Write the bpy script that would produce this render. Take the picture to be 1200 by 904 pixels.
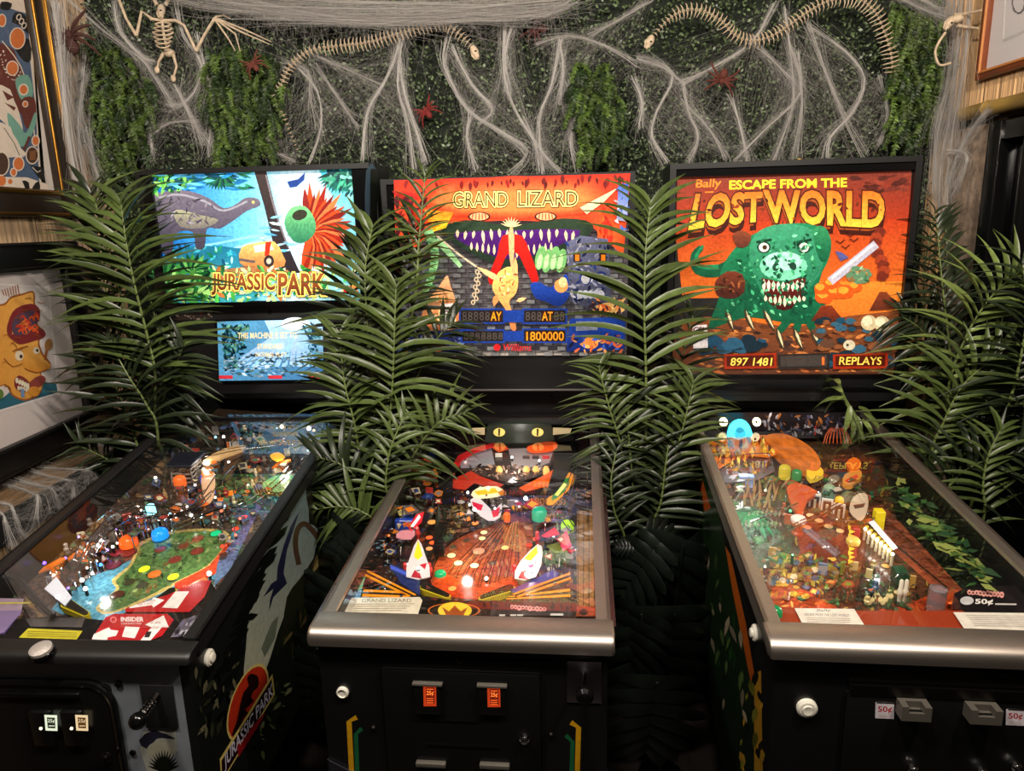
import bpy, bmesh, math, random
from mathutils import Vector, Matrix, geometry
for o in list(bpy.data.objects): bpy.data.objects.remove(o)
SC = bpy.context.scene
COL = SC.collection
# ------------------------------------------------------------ camera
FPX, PITCH, ROLL, CAMH = 833.0, 0.2234, -0.0255, 1.65
cp, sp = math.cos(PITCH), math.sin(PITCH)
fwd = Vector((0, cp, -sp)); right0 = Vector((1, 0, 0)); up0 = Vector((0, sp, cp))
cr, sr = math.cos(ROLL), math.sin(ROLL)
right = right0 * cr + up0 * sr
up = up0 * cr - right0 * sr
CAMPOS = Vector((0, 0, CAMH))
cd = bpy.data.cameras.new('camera'); cam = bpy.data.objects.new('camera', cd); COL.objects.link(cam)
cd.sensor_width = 36; cd.lens = FPX / 1200 * 36; cd.clip_start = 0.02
cam.matrix_world = Matrix(((right.x, up.x, -fwd.x, 0), (right.y, up.y, -fwd.y, 0), (right.z, up.z, -fwd.z, CAMH), (0, 0, 0, 1)))
SC.camera = cam
# ------------------------------------------------------------ world, lights, exposure
W = bpy.data.worlds.new('world'); SC.world = W; W.use_nodes = True
W.node_tree.nodes['Background'].inputs[0].default_value = (1.0, 0.86, 0.72, 1)
W.node_tree.nodes['Background'].inputs[1].default_value = 0.03
def area(name, loc, target, size, power, color):
    l = bpy.data.lights.new(name, 'AREA'); l.size = size; l.energy = power; l.color = color
    o = bpy.data.objects.new(name, l); COL.objects.link(o); o.location = loc
    o.rotation_euler = (Vector(target) - Vector(loc)).to_track_quat('-Z', 'Y').to_euler()
    return o
area('ceiling_spot_light', (-1.0, 0.55, 2.66), (-0.7, 2.6, 1.6), 0.16, 30, (1.0, 0.89, 0.77))
area('ceiling_spot_light', (0.95, 0.50, 2.66), (0.8, 2.6, 1.7), 0.16, 33, (1.0, 0.87, 0.73))
area('ceiling_spot_light', (0.05, 0.60, 2.66), (0.05, 2.6, 1.7), 0.16, 28, (1.0, 0.90, 0.79))
SC.view_settings.view_transform = 'Standard'; SC.view_settings.look = 'None'
SC.view_settings.gamma = 1; SC.view_settings.use_curve_mapping = False
SC.view_settings.exposure = 0.35
# ------------------------------------------------------------ helpers
def ray(px, py):
    a = (px - 600) / FPX; b = (py - 452) / FPX
    return (fwd + right * a - up * b)
def wplane(px, py, p0, n):
    d = ray(px, py); n = Vector(n)
    return CAMPOS + d * ((Vector(p0) - CAMPOS).dot(n) / d.dot(n))
def atY(px, py, y): return wplane(px, py, (0, y, 0), (0, 1, 0))
def atX(px, py, x): return wplane(px, py, (x, 0, 0), (1, 0, 0))
def lin(c):
    r = []
    for v in c[:3]:
        v = max(0.0, v / 255.0); r.append(v / 12.92 if v <= .04045 else ((v + .055) / 1.055) ** 2.4)
    return (r[0], r[1], r[2], 1.0)
def mat(name, c=(128, 128, 128), rough=.5, metal=0, emit=None, es=0, noise=0, nscale=30, bump=0, bscale=80, alpha=1, attr=None, isl=0, trans=0, coat=0, sss=0, spec=None, stretch=None):
    m = bpy.data.materials.new(name); m.use_nodes = True
    nt = m.node_tree; N = nt.nodes; L = nt.links; b = N['Principled BSDF']
    col = lin(c); b.inputs['Base Color'].default_value = col
    b.inputs['Roughness'].default_value = rough; b.inputs['Metallic'].default_value = metal
    if spec is not None: b.inputs['Specular IOR Level'].default_value = spec
    if coat: b.inputs['Coat Weight'].default_value = coat; b.inputs['Coat Roughness'].default_value = .08
    if trans: b.inputs['Transmission Weight'].default_value = trans; b.inputs['IOR'].default_value = 1.2
    src = None
    if attr:
        a = N.new('ShaderNodeVertexColor'); a.layer_name = attr; src = a.outputs['Color']
    elif noise or isl:
        r = N.new('ShaderNodeRGB'); r.outputs[0].default_value = col; src = r.outputs[0]
    tc = None
    if noise or bump:
        tc = N.new('ShaderNodeTexCoord'); co = tc.outputs['Object']
        if stretch:
            mp = N.new('ShaderNodeMapping'); mp.inputs['Scale'].default_value = stretch; L.new(co, mp.inputs[0]); co = mp.outputs[0]
    if noise:
        n = N.new('ShaderNodeTexNoise'); n.inputs['Scale'].default_value = nscale; n.inputs['Detail'].default_value = 4
        L.new(co, n.inputs['Vector'])
        mr = N.new('ShaderNodeMapRange'); mr.inputs[1].default_value = .3; mr.inputs[2].default_value = .7
        mr.inputs[3].default_value = 1 - noise; mr.inputs[4].default_value = 1 + noise; L.new(n.outputs[0], mr.inputs[0])
        v = N.new('ShaderNodeVectorMath'); v.operation = 'SCALE'; L.new(src, v.inputs[0]); L.new(mr.outputs[0], v.inputs['Scale']); src = v.outputs[0]
    if isl:
        g = N.new('ShaderNodeNewGeometry')
        mr = N.new('ShaderNodeMapRange'); mr.inputs[3].default_value = 1 - isl; mr.inputs[4].default_value = 1 + isl
        L.new(g.outputs['Random Per Island'], mr.inputs[0])
        v = N.new('ShaderNodeVectorMath'); v.operation = 'SCALE'; L.new(src, v.inputs[0]); L.new(mr.outputs[0], v.inputs['Scale']); src = v.outputs[0]
    if src is not None:
        L.new(src, b.inputs['Base Color'])
    if es:
        b.inputs['Emission Strength'].default_value = es
        if emit: b.inputs['Emission Color'].default_value = lin(emit)
        elif src is not None: L.new(src, b.inputs['Emission Color'])
        else: b.inputs['Emission Color'].default_value = col
    if bump:
        n = N.new('ShaderNodeTexNoise'); n.inputs['Scale'].default_value = bscale; n.inputs['Detail'].default_value = 3
        L.new(co, n.inputs['Vector'])
        bp = N.new('ShaderNodeBump'); bp.inputs['Strength'].default_value = bump; bp.inputs['Distance'].default_value = .002
        L.new(n.outputs[0], bp.inputs['Height']); L.new(bp.outputs[0], b.inputs['Normal'])
    if alpha < 1: b.inputs['Alpha'].default_value = alpha
    return m
def glassmat(name, tint=(1, 1, 1), refl=1.0, rough=0.0):
    m = bpy.data.materials.new(name); m.use_nodes = True; nt = m.node_tree; N = nt.nodes; L = nt.links
    N.remove(N['Principled BSDF']); out = N['Material Output']
    t = N.new('ShaderNodeBsdfTransparent'); t.inputs[0].default_value = (*tint, 1)
    g = N.new('ShaderNodeBsdfGlossy'); g.inputs['Roughness'].default_value = rough
    f = N.new('ShaderNodeFresnel'); f.inputs[0].default_value = 1.5
    mu = N.new('ShaderNodeMath'); mu.operation = 'MULTIPLY'; mu.inputs[1].default_value = refl; L.new(f.outputs[0], mu.inputs[0])
    ge = N.new('ShaderNodeNewGeometry'); m2 = N.new('ShaderNodeMath'); m2.operation = 'SUBTRACT'; m2.inputs[0].default_value = 1; L.new(ge.outputs['Backfacing'], m2.inputs[1])
    m3 = N.new('ShaderNodeMath'); m3.operation = 'MULTIPLY'; L.new(mu.outputs[0], m3.inputs[0]); L.new(m2.outputs[0], m3.inputs[1]); mu = m3
    mx = N.new('ShaderNodeMixShader'); L.new(mu.outputs[0], mx.inputs[0]); L.new(t.outputs[0], mx.inputs[1]); L.new(g.outputs[0], mx.inputs[2])
    L.new(mx.outputs[0], out.inputs[0]); return m
_mc = {}
def mget(key, *a, **k):
    if key not in _mc: _mc[key] = mat(key, *a, **k)
    return _mc[key]
def cmat(c, rough=.4, es=0, tag=''):
    """plain plastic of a colour"""
    key = 'plastic_%d_%d_%d_%d_%d%s' % (*c, int(rough * 100), int(es * 10), tag)
    return mget(key, c, rough=rough, es=es)

class MB:
    def __init__(s, xf=None): s.v = []; s.f = []; s.c = []; s.cur = None; s.xf = xf
    def add(s, vs, fs):
        k = len(s.v); s.v += [tuple(p) for p in vs]; s.f += [tuple(i + k for i in f) for f in fs]; s.c += [s.cur] * len(fs); return s
    def box(s, x0, x1, y0, y1, z0, z1):
        return s.add([(x, y, z) for z in (z0, z1) for y in (y0, y1) for x in (x0, x1)],
                     [(0, 2, 3, 1), (4, 5, 7, 6), (0, 1, 5, 4), (2, 6, 7, 3), (0, 4, 6, 2), (1, 3, 7, 5)])
    def rbox(s, x0, x1, y0, y1, z0, z1, b=.005, seg=2):
        bm = bmesh.new(); bmesh.ops.create_cube(bm, size=1)
        for v in bm.verts: v.co = Vector(((x0 + x1) / 2 + v.co.x * (x1 - x0), (y0 + y1) / 2 + v.co.y * (y1 - y0), (z0 + z1) / 2 + v.co.z * (z1 - z0)))
        bmesh.ops.bevel(bm, geom=bm.edges[:], offset=b, segments=seg, affect='EDGES', profile=.5)
        bm.verts.index_update()
        s.add([v.co[:] for v in bm.verts], [[v.index for v in f.verts] for f in bm.faces]); bm.free(); return s
    def tube(s, pts, r, n=6, caps=True):
        pts = [Vector(p) for p in pts]; m = len(pts)
        rs = r if isinstance(r, (list, tuple)) else [r] * m
        vs = []; fs = []; ref = None
        for i, p in enumerate(pts):
            d = (pts[min(i + 1, m - 1)] - pts[max(i - 1, 0)])
            if d.length < 1e-9: d = Vector((0, 0, 1))
            d.normalize()
            if ref is None: ref = d.orthogonal().normalized()
            ref = (ref - d * ref.dot(d))
            if ref.length < 1e-6: ref = d.orthogonal()
            ref.normalize(); q = d.cross(ref)
            for k in range(n):
                a = 2 * math.pi * k / n; vs.append(p + (ref * math.cos(a) + q * math.sin(a)) * rs[i])
        for i in range(m - 1):
            for k in range(n):
                fs.append((i * n + k, i * n + (k + 1) % n, (i + 1) * n + (k + 1) % n, (i + 1) * n + k))
        if caps: fs.append(tuple(range(n))[::-1]); fs.append(tuple((m - 1) * n + k for k in range(n)))
        return s.add(vs, fs)
    def cyl(s, p0, p1, r0, r1=None, n=14): return s.tube([p0, p1], [r0, r0 if r1 is None else r1], n)
    def lathe(s, prof, c=(0, 0, 0), axis=(0, 0, 1), n=16):
        ax = Vector(axis).normalized(); a = ax.orthogonal().normalized(); b = ax.cross(a); c = Vector(c); vs = []; fs = []
        for r, h in prof:
            for k in range(n):
                t = 2 * math.pi * k / n; vs.append(c + ax * h + (a * math.cos(t) + b * math.sin(t)) * r)
        for i in range(len(prof) - 1):
            for k in range(n): fs.append((i * n + k, i * n + (k + 1) % n, (i + 1) * n + (k + 1) % n, (i + 1) * n + k))
        fs.append(tuple(range(n))[::-1]); fs.append(tuple((len(prof) - 1) * n + k for k in range(n)))
        return s.add(vs, fs)
    def ell(s, c, r, n=12, m=8, rot=None):
        c = Vector(c); vs = []; fs = []; R = rot if rot else Matrix.Identity(3)
        r = r if isinstance(r, (list, tuple)) else (r, r, r)
        vs.append(c + R @ Vector((0, 0, r[2])))
        for i in range(1, m):
            t = math.pi * i / m
            for k in range(n):
                a = 2 * math.pi * k / n; vs.append(c + R @ Vector((r[0] * math.sin(t) * math.cos(a), r[1] * math.sin(t) * math.sin(a), r[2] * math.cos(t))))
        vs.append(c + R @ Vector((0, 0, -r[2])))
        for k in range(n): fs.append((0, 1 + k, 1 + (k + 1) % n))
        for i in range(m - 2):
            for k in range(n): fs.append((1 + i * n + k, 1 + (i + 1) * n + k, 1 + (i + 1) * n + (k + 1) % n, 1 + i * n + (k + 1) % n))
        e = len(vs) - 1
        for k in range(n): fs.append((e, 1 + (m - 2) * n + (k + 1) % n, 1 + (m - 2) * n + k))
        return s.add(vs, fs)
    def prism(s, poly, f0, f1):
        """poly: 2-D points; f0, f1 map a 2-D point to 3-D for the two faces"""
        n = len(poly); k = len(s.v)
        s.add([f0(*p) for p in poly] + [f1(*p) for p in poly], [])
        tr = geometry.tessellate_polygon([[Vector((p[0], p[1], 0)) for p in poly]])
        for t in tr: s.f.append(tuple(k + i for i in t)); s.f.append(tuple(k + n + i for i in t[::-1])); s.c += [s.cur] * 2
        for i in range(n): s.f.append((k + i, k + (i + 1) % n, k + n + (i + 1) % n, k + n + i)); s.c.append(s.cur)
        return s
    def build(s, name, m, parent=None, sharp=35, fix=True):
        vs = [s.xf(Vector(p)) for p in s.v] if s.xf else s.v
        me = bpy.data.meshes.new(name); me.from_pydata([tuple(v) for v in vs], [], s.f)
        if fix:
            bm = bmesh.new(); bm.from_mesh(me); bmesh.ops.recalc_face_normals(bm, faces=bm.faces[:]); bm.to_mesh(me); bm.free()
        if any(c is not None for c in s.c):
            ca = me.color_attributes.new('Col', 'FLOAT_COLOR', 'CORNER')
            buf = []
            for p in me.polygons:
                c = s.c[p.index] or (.5, .5, .5, 1)
                for _ in range(p.loop_total): buf += list(c)
            ca.data.foreach_set('color', buf)
        if sharp: me.shade_smooth(); me.set_sharp_from_angle(angle=math.radians(sharp))
        if isinstance(m, (list, tuple)):
            for q in m: me.materials.append(q)
        elif m: me.materials.append(m)
        return link(name, me, parent)
def link(name, me, parent=None):
    o = bpy.data.objects.new(name, me); COL.objects.link(o); o.parent = parent; return o
def empty(name, loc=(0, 0, 0), rz=0, label=None, cat=None, group=None):
    o = bpy.data.objects.new(name, None); COL.objects.link(o); o.location = loc; o.rotation_euler = (0, 0, rz); o.empty_display_size = .1
    return tag(o, label, cat, group)
def tag(o, label=None, cat=None, group=None, kind=None):
    if label: o['label'] = label
    if cat: o['category'] = cat
    if group: o['group'] = group
    if kind: o['kind'] = kind
    return o
def catmull(pts, sub=4, closed=False):
    n = len(pts); P = [Vector(p) for p in pts]; out = []
    for i in range(n if closed else n - 1):
        if closed: a, b, c, d = P[(i - 1) % n], P[i], P[(i + 1) % n], P[(i + 2) % n]
        else: a, b, c, d = P[max(i - 1, 0)], P[i], P[i + 1], P[min(i + 2, n - 1)]
        for k in range(sub):
            t = k / sub
            out.append(.5 * ((2 * b) + (c - a) * t + (2 * a - 5 * b + 4 * c - d) * t * t + (3 * b - a - 3 * c + d) * t ** 3))
    if not closed: out.append(P[-1])
    return out
# ---- lettering: the built-in font as triangles
_tc = {}
def glyphs(s, off=0.0, res=3):
    key = (s, off, res)
    if key in _tc: return _tc[key]
    cu = bpy.data.curves.new('t', 'FONT'); cu.body = s; cu.resolution_u = res; cu.offset = off; cu.fill_mode = 'FRONT'
    ob = bpy.data.objects.new('t', cu); COL.objects.link(ob)
    bpy.context.view_layer.update()
    dg = bpy.context.evaluated_depsgraph_get(); me = bpy.data.meshes.new_from_object(ob.evaluated_get(dg))
    me.calc_loop_triangles()
    vs = [(v.co.x, v.co.y) for v in me.vertices]; fs = [tuple(t.vertices) for t in me.loop_triangles]
    bpy.data.objects.remove(ob); bpy.data.curves.remove(cu); bpy.data.meshes.remove(me)
    _tc[key] = (vs, fs); return vs, fs
class Art:
    """flat print on a surface: shapes given as picture points, put on the surface by proj"""
    def __init__(s, proj, nrm, step=4e-5, base=2e-4):
        s.proj = proj; s.n = Vector(nrm); s.step = step; s.k = 0; s.base = base; s.v = []; s.f = []; s.c = []
    def _put(s, pts, fs, cols):
        k = len(s.v); off = s.n * (s.base + s.step * s.k); s.k += 1
        s.v += [tuple(Vector(s.proj(p[0], p[1])) + off) for p in pts]; s.f += [tuple(i + k for i in f) for f in fs]
        if isinstance(cols, tuple): cols = [cols] * len(pts)
        s.c += [lin(c) for c in cols]
    def poly(s, pts, c, c2=None, smooth=0, gdir=None):
        """colour c, or a gradient from c at the first to c2 at the far end along gdir"""
        if smooth: pts = [(p.x, p.y) for p in catmull([(a, b, 0) for a, b in pts], smooth, True)]
        if c2 is not None:
            gx, gy = gdir or (0, 1); t = [p[0] * gx + p[1] * gy for p in pts]; a, b = min(t), max(t)
            cols = [tuple(c[i] + (c2[i] - c[i]) * ((q - a) / (b - a + 1e-9)) for i in range(3)) for q in t]
        else: cols = tuple(c)
        tr = geometry.tessellate_polygon([[Vector((p[0], p[1], 0)) for p in pts]])
        s._put(pts, [tuple(t) for t in tr], cols); return s
    def ell(s, x, y, rx, ry, c, rot=0, n=18, jit=0, seed=0, c2=None):
        R = random.Random(seed + int(x * 7 + y * 13)); pts = []
        for i in range(n):
            a = 2 * math.pi * i / n; q = 1 + R.uniform(-jit, jit); ex, ey = rx * math.cos(a) * q, ry * math.sin(a) * q
            pts.append((x + ex * math.cos(rot) - ey * math.sin(rot), y + ex * math.sin(rot) + ey * math.cos(rot)))
        return s.poly(pts, c, c2)
    def line(s, pts, w, c, w1=None, smooth=0):
        if smooth: pts = [(p.x, p.y) for p in catmull([(a, b, 0) for a, b in pts], smooth)]
        n = len(pts); L = []; R = []
        for i, p in enumerate(pts):
            a = pts[max(i - 1, 0)]; b = pts[min(i + 1, n - 1)]; dx, dy = b[0] - a[0], b[1] - a[1]; l = math.hypot(dx, dy) or 1
            ww = (w if w1 is None else w + (w1 - w) * i / (n - 1)) / 2
            L.append((p[0] - dy / l * ww, p[1] + dx / l * ww)); R.append((p[0] + dy / l * ww, p[1] - dx / l * ww))
        vs = L + R; s._put(vs, [(i, i + 1, n + i + 1, n + i) for i in range(n - 1)], tuple(c)); return s
    def leaf(s, x0, y0, x1, y1, w, c, c2=None):
        dx, dy = x1 - x0, y1 - y0; l = math.hypot(dx, dy) or 1; nx, ny = -dy / l * w / 2, dx / l * w / 2
        pts = [(x0, y0), (x0 + dx * .3 + nx, y0 + dy * .3 + ny), (x0 + dx * .65 + nx * .8, y0 + dy * .65 + ny * .8), (x1, y1), (x0 + dx * .65 - nx * .8, y0 + dy * .65 - ny * .8), (x0 + dx * .3 - nx, y0 + dy * .3 - ny)]
        return s.poly(pts, c, c2)
    def text(s, t, quad, c, off=0.0, c2=None):
        """quad: lower-left, lower-right, upper-right, upper-left picture points of the lettering's box"""
        vs, fs = glyphs(t, off)
        v0, _ = glyphs(t, 0.0)
        if not vs: return s
        xa, xb = min(v[0] for v in v0), max(v[0] for v in v0); ya, yb = min(v[1] for v in v0), max(v[1] for v in v0)
        A, B, C, D = quad; pts = []; cols = []
        for x, y in vs:
            u = (x - xa) / (xb - xa + 1e-9); w = (y - ya) / (yb - ya + 1e-9)
            pts.append(tuple((A[i] * (1 - u) + B[i] * u) * (1 - w) + (D[i] * (1 - u) + C[i] * u) * w for i in (0, 1)))
            cols.append(tuple(c[i] + ((c2 or c)[i] - c[i]) * w for i in range(3)))
        s._put(pts, fs, cols); return s
    def tx(s, t, x, y, w, h, c, off=0.0, slope=0.0, slant=0.0, c2=None):
        """lettering whose lower-left corner is x, y; w wide and h high in picture points"""
        return s.text(t, ((x, y), (x + w, y + w * slope), (x + w + h * slant, y + w * slope - h), (x + h * slant, y - h)), c, off, c2)
    def build(s, name, m, parent):
        me = bpy.data.meshes.new(name); me.from_pydata(s.v, [], s.f)
        ca = me.color_attributes.new('Col', 'FLOAT_COLOR', 'POINT'); ca.data.foreach_set('color', [x for c in s.c for x in c])
        me.materials.append(m); return link(name, me, parent)
# ------------------------------------------------------------ room
XL, XR, YB, ZC = -1.48, 1.58, 2.76, 2.72
m_floor = mat('dark_floor_boards', (30, 24, 20), rough=.5, noise=.3, nscale=6, stretch=(8, 1, 1))
m_plaster = mat('dark_wall_paint', (60, 54, 50), rough=.8, noise=.1)
m_ceil = mat('dark_ceiling_paint', (38, 36, 36), rough=.9)
m_reed = mat('reed_mat', (146, 120, 88), rough=.7, isl=.5, noise=.25, nscale=14, stretch=(1, 1, .25))
m_reed2 = mat('golden_reed_mat', (182, 144, 98), rough=.7, isl=.45, noise=.25, nscale=14, stretch=(1, 1, .25))
m_reedback = mat('reed_backing', (58, 42, 28), rough=.9)
m_black = mat('black_laminate', (11, 11, 12), rough=.38, noise=.2, nscale=8)
m_blackgloss = mat('black_gloss', (10, 10, 11), rough=.16)
m_blackmatte = mat('black_matte', (14, 14, 14), rough=.6, bump=.15, bscale=300)
m_steel = mat('brushed_steel', (206, 196, 186), rough=.42, metal=1, noise=.12, nscale=60, stretch=(1, 30, 30))
m_chrome = mat('chrome', (220, 220, 222), rough=.1, metal=1)
m_darkmetal = mat('dark_metal', (70, 66, 64), rough=.35, metal=1)
m_white = mat('white_plastic', (232, 228, 214), rough=.35)
m_glass = glassmat('playfield_glass', refl=1.9)
m_pane = glassmat('backglass_pane', refl=.9)
def struct(mb, name, m, parent=None, kind='structure'):
    o = mb.build(name, m, parent)
    if parent is None: o['kind'] = kind
    return o
fl = struct(MB().box(XL - .1, XR + .1, -1.5, YB + .1, -.1, 0), 'floor', m_floor)
struct(MB().box(XL - .1, XR + .1, -1.5, YB + .1, ZC, ZC + .1), 'ceiling', m_ceil)
wb_ = struct(MB().box(XL - .1, XR + .1, YB, YB + .1, 0, ZC), 'wall_back', mat('hedge_backing', (16, 24, 14), rough=.95))
wl_ = struct(MB().box(XL - .1, XL, -1.5, YB, 0, ZC), 'wall_left', m_reedback)
wr_ = struct(MB().box(XR, XR + .1, -1.5, 1.32, 0, ZC).box(XR, XR + .1, 2.36, YB, 0, 1.94).box(XR, XR + .1, 1.32, YB, 1.94, ZC).box(XR + .06, XR + .1, 1.32, 2.36, 0, 1.94), 'wall_right', m_reedback)
# reeds on the side walls: split canes a few millimetres wide
def reeds(x, s, y0, y1, z0, z1, seed, parent, m=None):
    R = random.Random(seed); mb = MB(); y = y0
    while y < y1:
        w = R.uniform(.0055, .0105); d = R.uniform(.003, .007); zz0, zz1 = z0 + R.uniform(0, .01), z1
        mb.add([(x, y, zz0), (x + s * d, y + w * .5, zz0), (x, y + w, zz0), (x, y, zz1), (x + s * d, y + w * .5, zz1), (x, y + w, zz1)], [(0, 1, 4, 3), (1, 2, 5, 4)]); y += w * R.uniform(1.05, 1.45)
    o = mb.build('reed_matting', m or m_reed, parent, sharp=0, fix=False); o['kind'] = 'stuff'; return o
reeds(XL, 1, 1.2, YB, 1.0, ZC, 1, wl_)
reeds(XL, 1, 1.2, YB, .0, .93, 2, wl_)
reeds(XR, -1, 1.3, YB, 1.97, ZC, 3, wr_, m_reed2)
reeds(XR, -1, 2.6, YB, .6, 1.97, 4, wr_, m_reed2)
# artificial boxwood matting on the back wall: tiny leaves nobody could count
def hedge():
    R = random.Random(5); mb = MB(); m = mat('boxwood_leaf', (84, 100, 68), rough=.4, isl=.7)
    for i in range(34000):
        x = R.uniform(XL + .01, XR - .01); z = R.uniform(1.45, 2.70); y = YB - R.random() ** .6 * .045
        d = Vector((R.uniform(-1, 1), R.uniform(-1, .25), R.uniform(-.6, 1))).normalized(); l = R.uniform(.010, .018)
        q = d.cross(Vector((R.uniform(-1, 1), R.uniform(-1, 1), R.uniform(-1, 1)))).normalized() * l * .32
        p = Vector((x, y, z)); mid = p + d * l * .5
        mb.add([p, mid + q, p + d * l, mid - q], [(0, 1, 2, 3)])
    o = mb.build('boxwood_leaves', m, wb_, sharp=0, fix=False); o['kind'] = 'stuff'
hedge()
# ------------------------------------------------------------ pinball machines
class Mach:
    H0 = .075
    def __init__(s, label, X, Y, t, zf, slope, L, yb, zt, wb, w=.275):
        s.root = empty('pinball_machine', (X, Y, 0), -t, label, 'pinball machine', 'pinball machines in a row')
        s.zf, s.sl, s.L, s.yb, s.zt, s.wb, s.w = zf, slope, L, yb, zt, wb, w
        s.Ri = Matrix.Rotation(t, 3, 'Z'); s.o = s.Ri @ (CAMPOS - Vector((X, Y, 0)))
        n = math.hypot(1, slope); s.ey = Vector((0, 1 / n, slope / n)); s.ez = Vector((0, -slope / n, 1 / n))
        s.O = Vector((0, .075, zf)) - s.ez * s.H0
        s.Lb = max(L, yb) + .2
    def pl(s, px, py, p0, n):
        d = s.Ri @ ray(px, py); n = Vector(n); return s.o + d * ((Vector(p0) - s.o).dot(n) / d.dot(n))
    def back(s, dy=.015): return lambda px, py: s.pl(px, py, (0, s.yb + dy, 0), (0, 1, 0))
    def front(s, y=.012): return lambda px, py: s.pl(px, py, (0, y, 0), (0, 1, 0))
    def side(s, x): return lambda px, py: s.pl(px, py, (x, 0, 0), (1, 0, 0))
    def onpf(s, h=0.0): return lambda px, py: s.pl(px, py, s.O + s.ez * h, s.ez)
    def pf(s, px, py, h=0.0):
        p = s.pl(px, py, s.O + s.ez * h, s.ez) - s.O; return p.x, p.dot(s.ey)
    def xf(s, p): return s.O + Vector((p.x, 0, 0)) + s.ey * p.y + s.ez * p.z
    def zt_at(s, y): return s.zf + s.sl * (y - .075)
    # ---- shared body
    def body(s, msides, mfront, mrail, mlock, steel=True):
        w = s.w; Lb = s.Lb; zb0, zb1 = .42, .52; R = s.root
        top = lambda y: s.zt_at(y) - .012
        prof = [(.012, zb0), (.012, top(.012) - .02), (.05, top(.05)), (Lb, top(Lb)), (Lb, zb1), (.35, zb0)]
        for i, sx in enumerate((-1, 1)):
            a, b = sx * w, sx * (w - .018)
            MB().prism(prof, lambda y, z: (a, y, z), lambda y, z: (b, y, z)).build('side_panel', msides[i], R, sharp=20)
        s.fp = MB().box(-w + .018, w - .018, .012, .03, zb0, s.zf - .02).build('front_panel', mfront, R)
        MB().box(-w + .018, w - .018, Lb - .02, Lb, zb1, top(Lb)).build('back_panel', m_black, R)
        MB().box(-w + .018, w - .018, .03, Lb - .02, zb0 + .1, zb0 + .115).build('bottom_board', m_black, R)
        g = s.ez * .0
        for sx in (-1, 1):   # rails: a top flange and a side flange
            mb = MB()
            for (x0, x1, h0, h1) in ((w - .020, w + .008, -.004, .005), (w + .001, w + .008, -.034, .005)):
                xa, xb = sorted((sx * x0, sx * x1)); y0, y1 = .04, s.L + .04
                pts = []
                for h in (h0, h1):
                    for y in (y0, y1):
                        for x in (xa, xb): pts.append((x, y, s.zt_at(y) + h))
                mb.add(pts, [(0, 2, 3, 1), (4, 5, 7, 6), (0, 1, 5, 4), (2, 6, 7, 3), (0, 4, 6, 2), (1, 3, 7, 5)])
            mb.build('side_rail', mrail, R)
        # lockdown bar: a rounded profile drawn across the front
        z = s.zf; prof = [(.038, z - .018), (.038, z - .005), (.034, z - .004), (.008, z - .007), (-.002, z - .010), (-.008, z - .017), (-.008, z - .026), (.012, z - .030)]
        if steel: prof = [(.062, z - .012), (.062, z + .003), (.056, z + .005), (.012, z + .003), (.000, z - .001), (-.006, z - .008), (-.008, z - .018), (-.006, z - .030), (.012, z - .034)]
        wl = w + .013
        mb = MB()
        xs = [-wl, -wl + .002, -wl + .007, wl - .007, wl - .002, wl]; sc = [.86, .96, 1, 1, .96, .86]; n = len(prof); cy = sum(p[0] for p in prof) / n; cz = sum(p[1] for p in prof) / n
        vs = [(x, cy + (p[0] - cy) * k, cz + (p[1] - cz) * k) for x, k in zip(xs, sc) for p in prof]
        fs = [(i * n + j, i * n + (j + 1) % n, (i + 1) * n + (j + 1) % n, (i + 1) * n + j) for i in range(5) for j in range(n)] + [tuple(range(n)), tuple(5 * n + j for j in range(n))]
        s.lock = mb.add(vs, fs).build('lockdown_bar', mlock, R, sharp=50)
        # playfield board and the glass above it
        L1 = (s.L - .075) * math.hypot(1, s.sl) + .05
        s.play = MB(s.xf).box(-w + .018, w - .018, 0, L1 + .02, -.012, 0).build('playfield', mat('playfield_wood', (70, 44, 30), rough=.35), R)
        MB(s.xf).box(-w + .004, w - .004, -.002, L1 - .01, s.H0 - .004, s.H0 - .001).build('playfield_glass', m_glass, R)
        MB().box(-w + .02, w - .02, s.L - .004, s.L + .006, s.zt_at(s.L) - .006, s.zt_at(s.L) + .006).build('rear_glass_channel', m_darkmetal if steel else m_black, R)
        # legs with foot pads
        for sx in (-1, 1):
            for y, zz, d in ((.02, .62, -1), (Lb - .03, .66, 1)):
                x = sx * (w + .002); f = (sx * (w + .03), y + d * .04)
                mb = MB()
                for k in (0, 1):
                    dx, dy = (-sx * .055, 0) if k == 0 else (0, -d * .055)
                    vs = [(x, y + d * .012, zz), (x + dx, y + d * .012 + dy, zz - .03), (x + dx * .6, y + d * .012 + dy * .6, .42), (f[0] + dx * .35, f[1] + dy * .35, .04), (f[0], f[1], .04), (x, y + d * .012, .42)]
                    q = [(v[0] + (0 if k == 0 else -sx * .003), v[1] + (-d * .003 if k == 0 else 0), v[2]) for v in vs]
                    mb.add(vs + q, [(0, 1, 2, 5), (5, 2, 3, 4), (6, 11, 8, 7), (11, 10, 9, 8), (0, 6, 7, 1), (1, 7, 8, 2), (2, 8, 9, 3), (3, 9, 10, 4), (4, 10, 11, 5), (5, 11, 6, 0)])
                lg = mb.build('leg', s.mleg, R, sharp=25)
                MB().lathe([(.006, .04), (.006, .015), (.024, .012), (.026, 0.0)], (f[0] - sx * .012, f[1] - d * .012, 0), n=12).build('leg_leveler', m_darkmetal, lg)
                if d < 0:
                    for bz in (.60, .56): MB().ell((x + sx * .002, y + d * .012, bz - .03), .007, 8, 6).build('bolt', m_chrome, lg)
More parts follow.
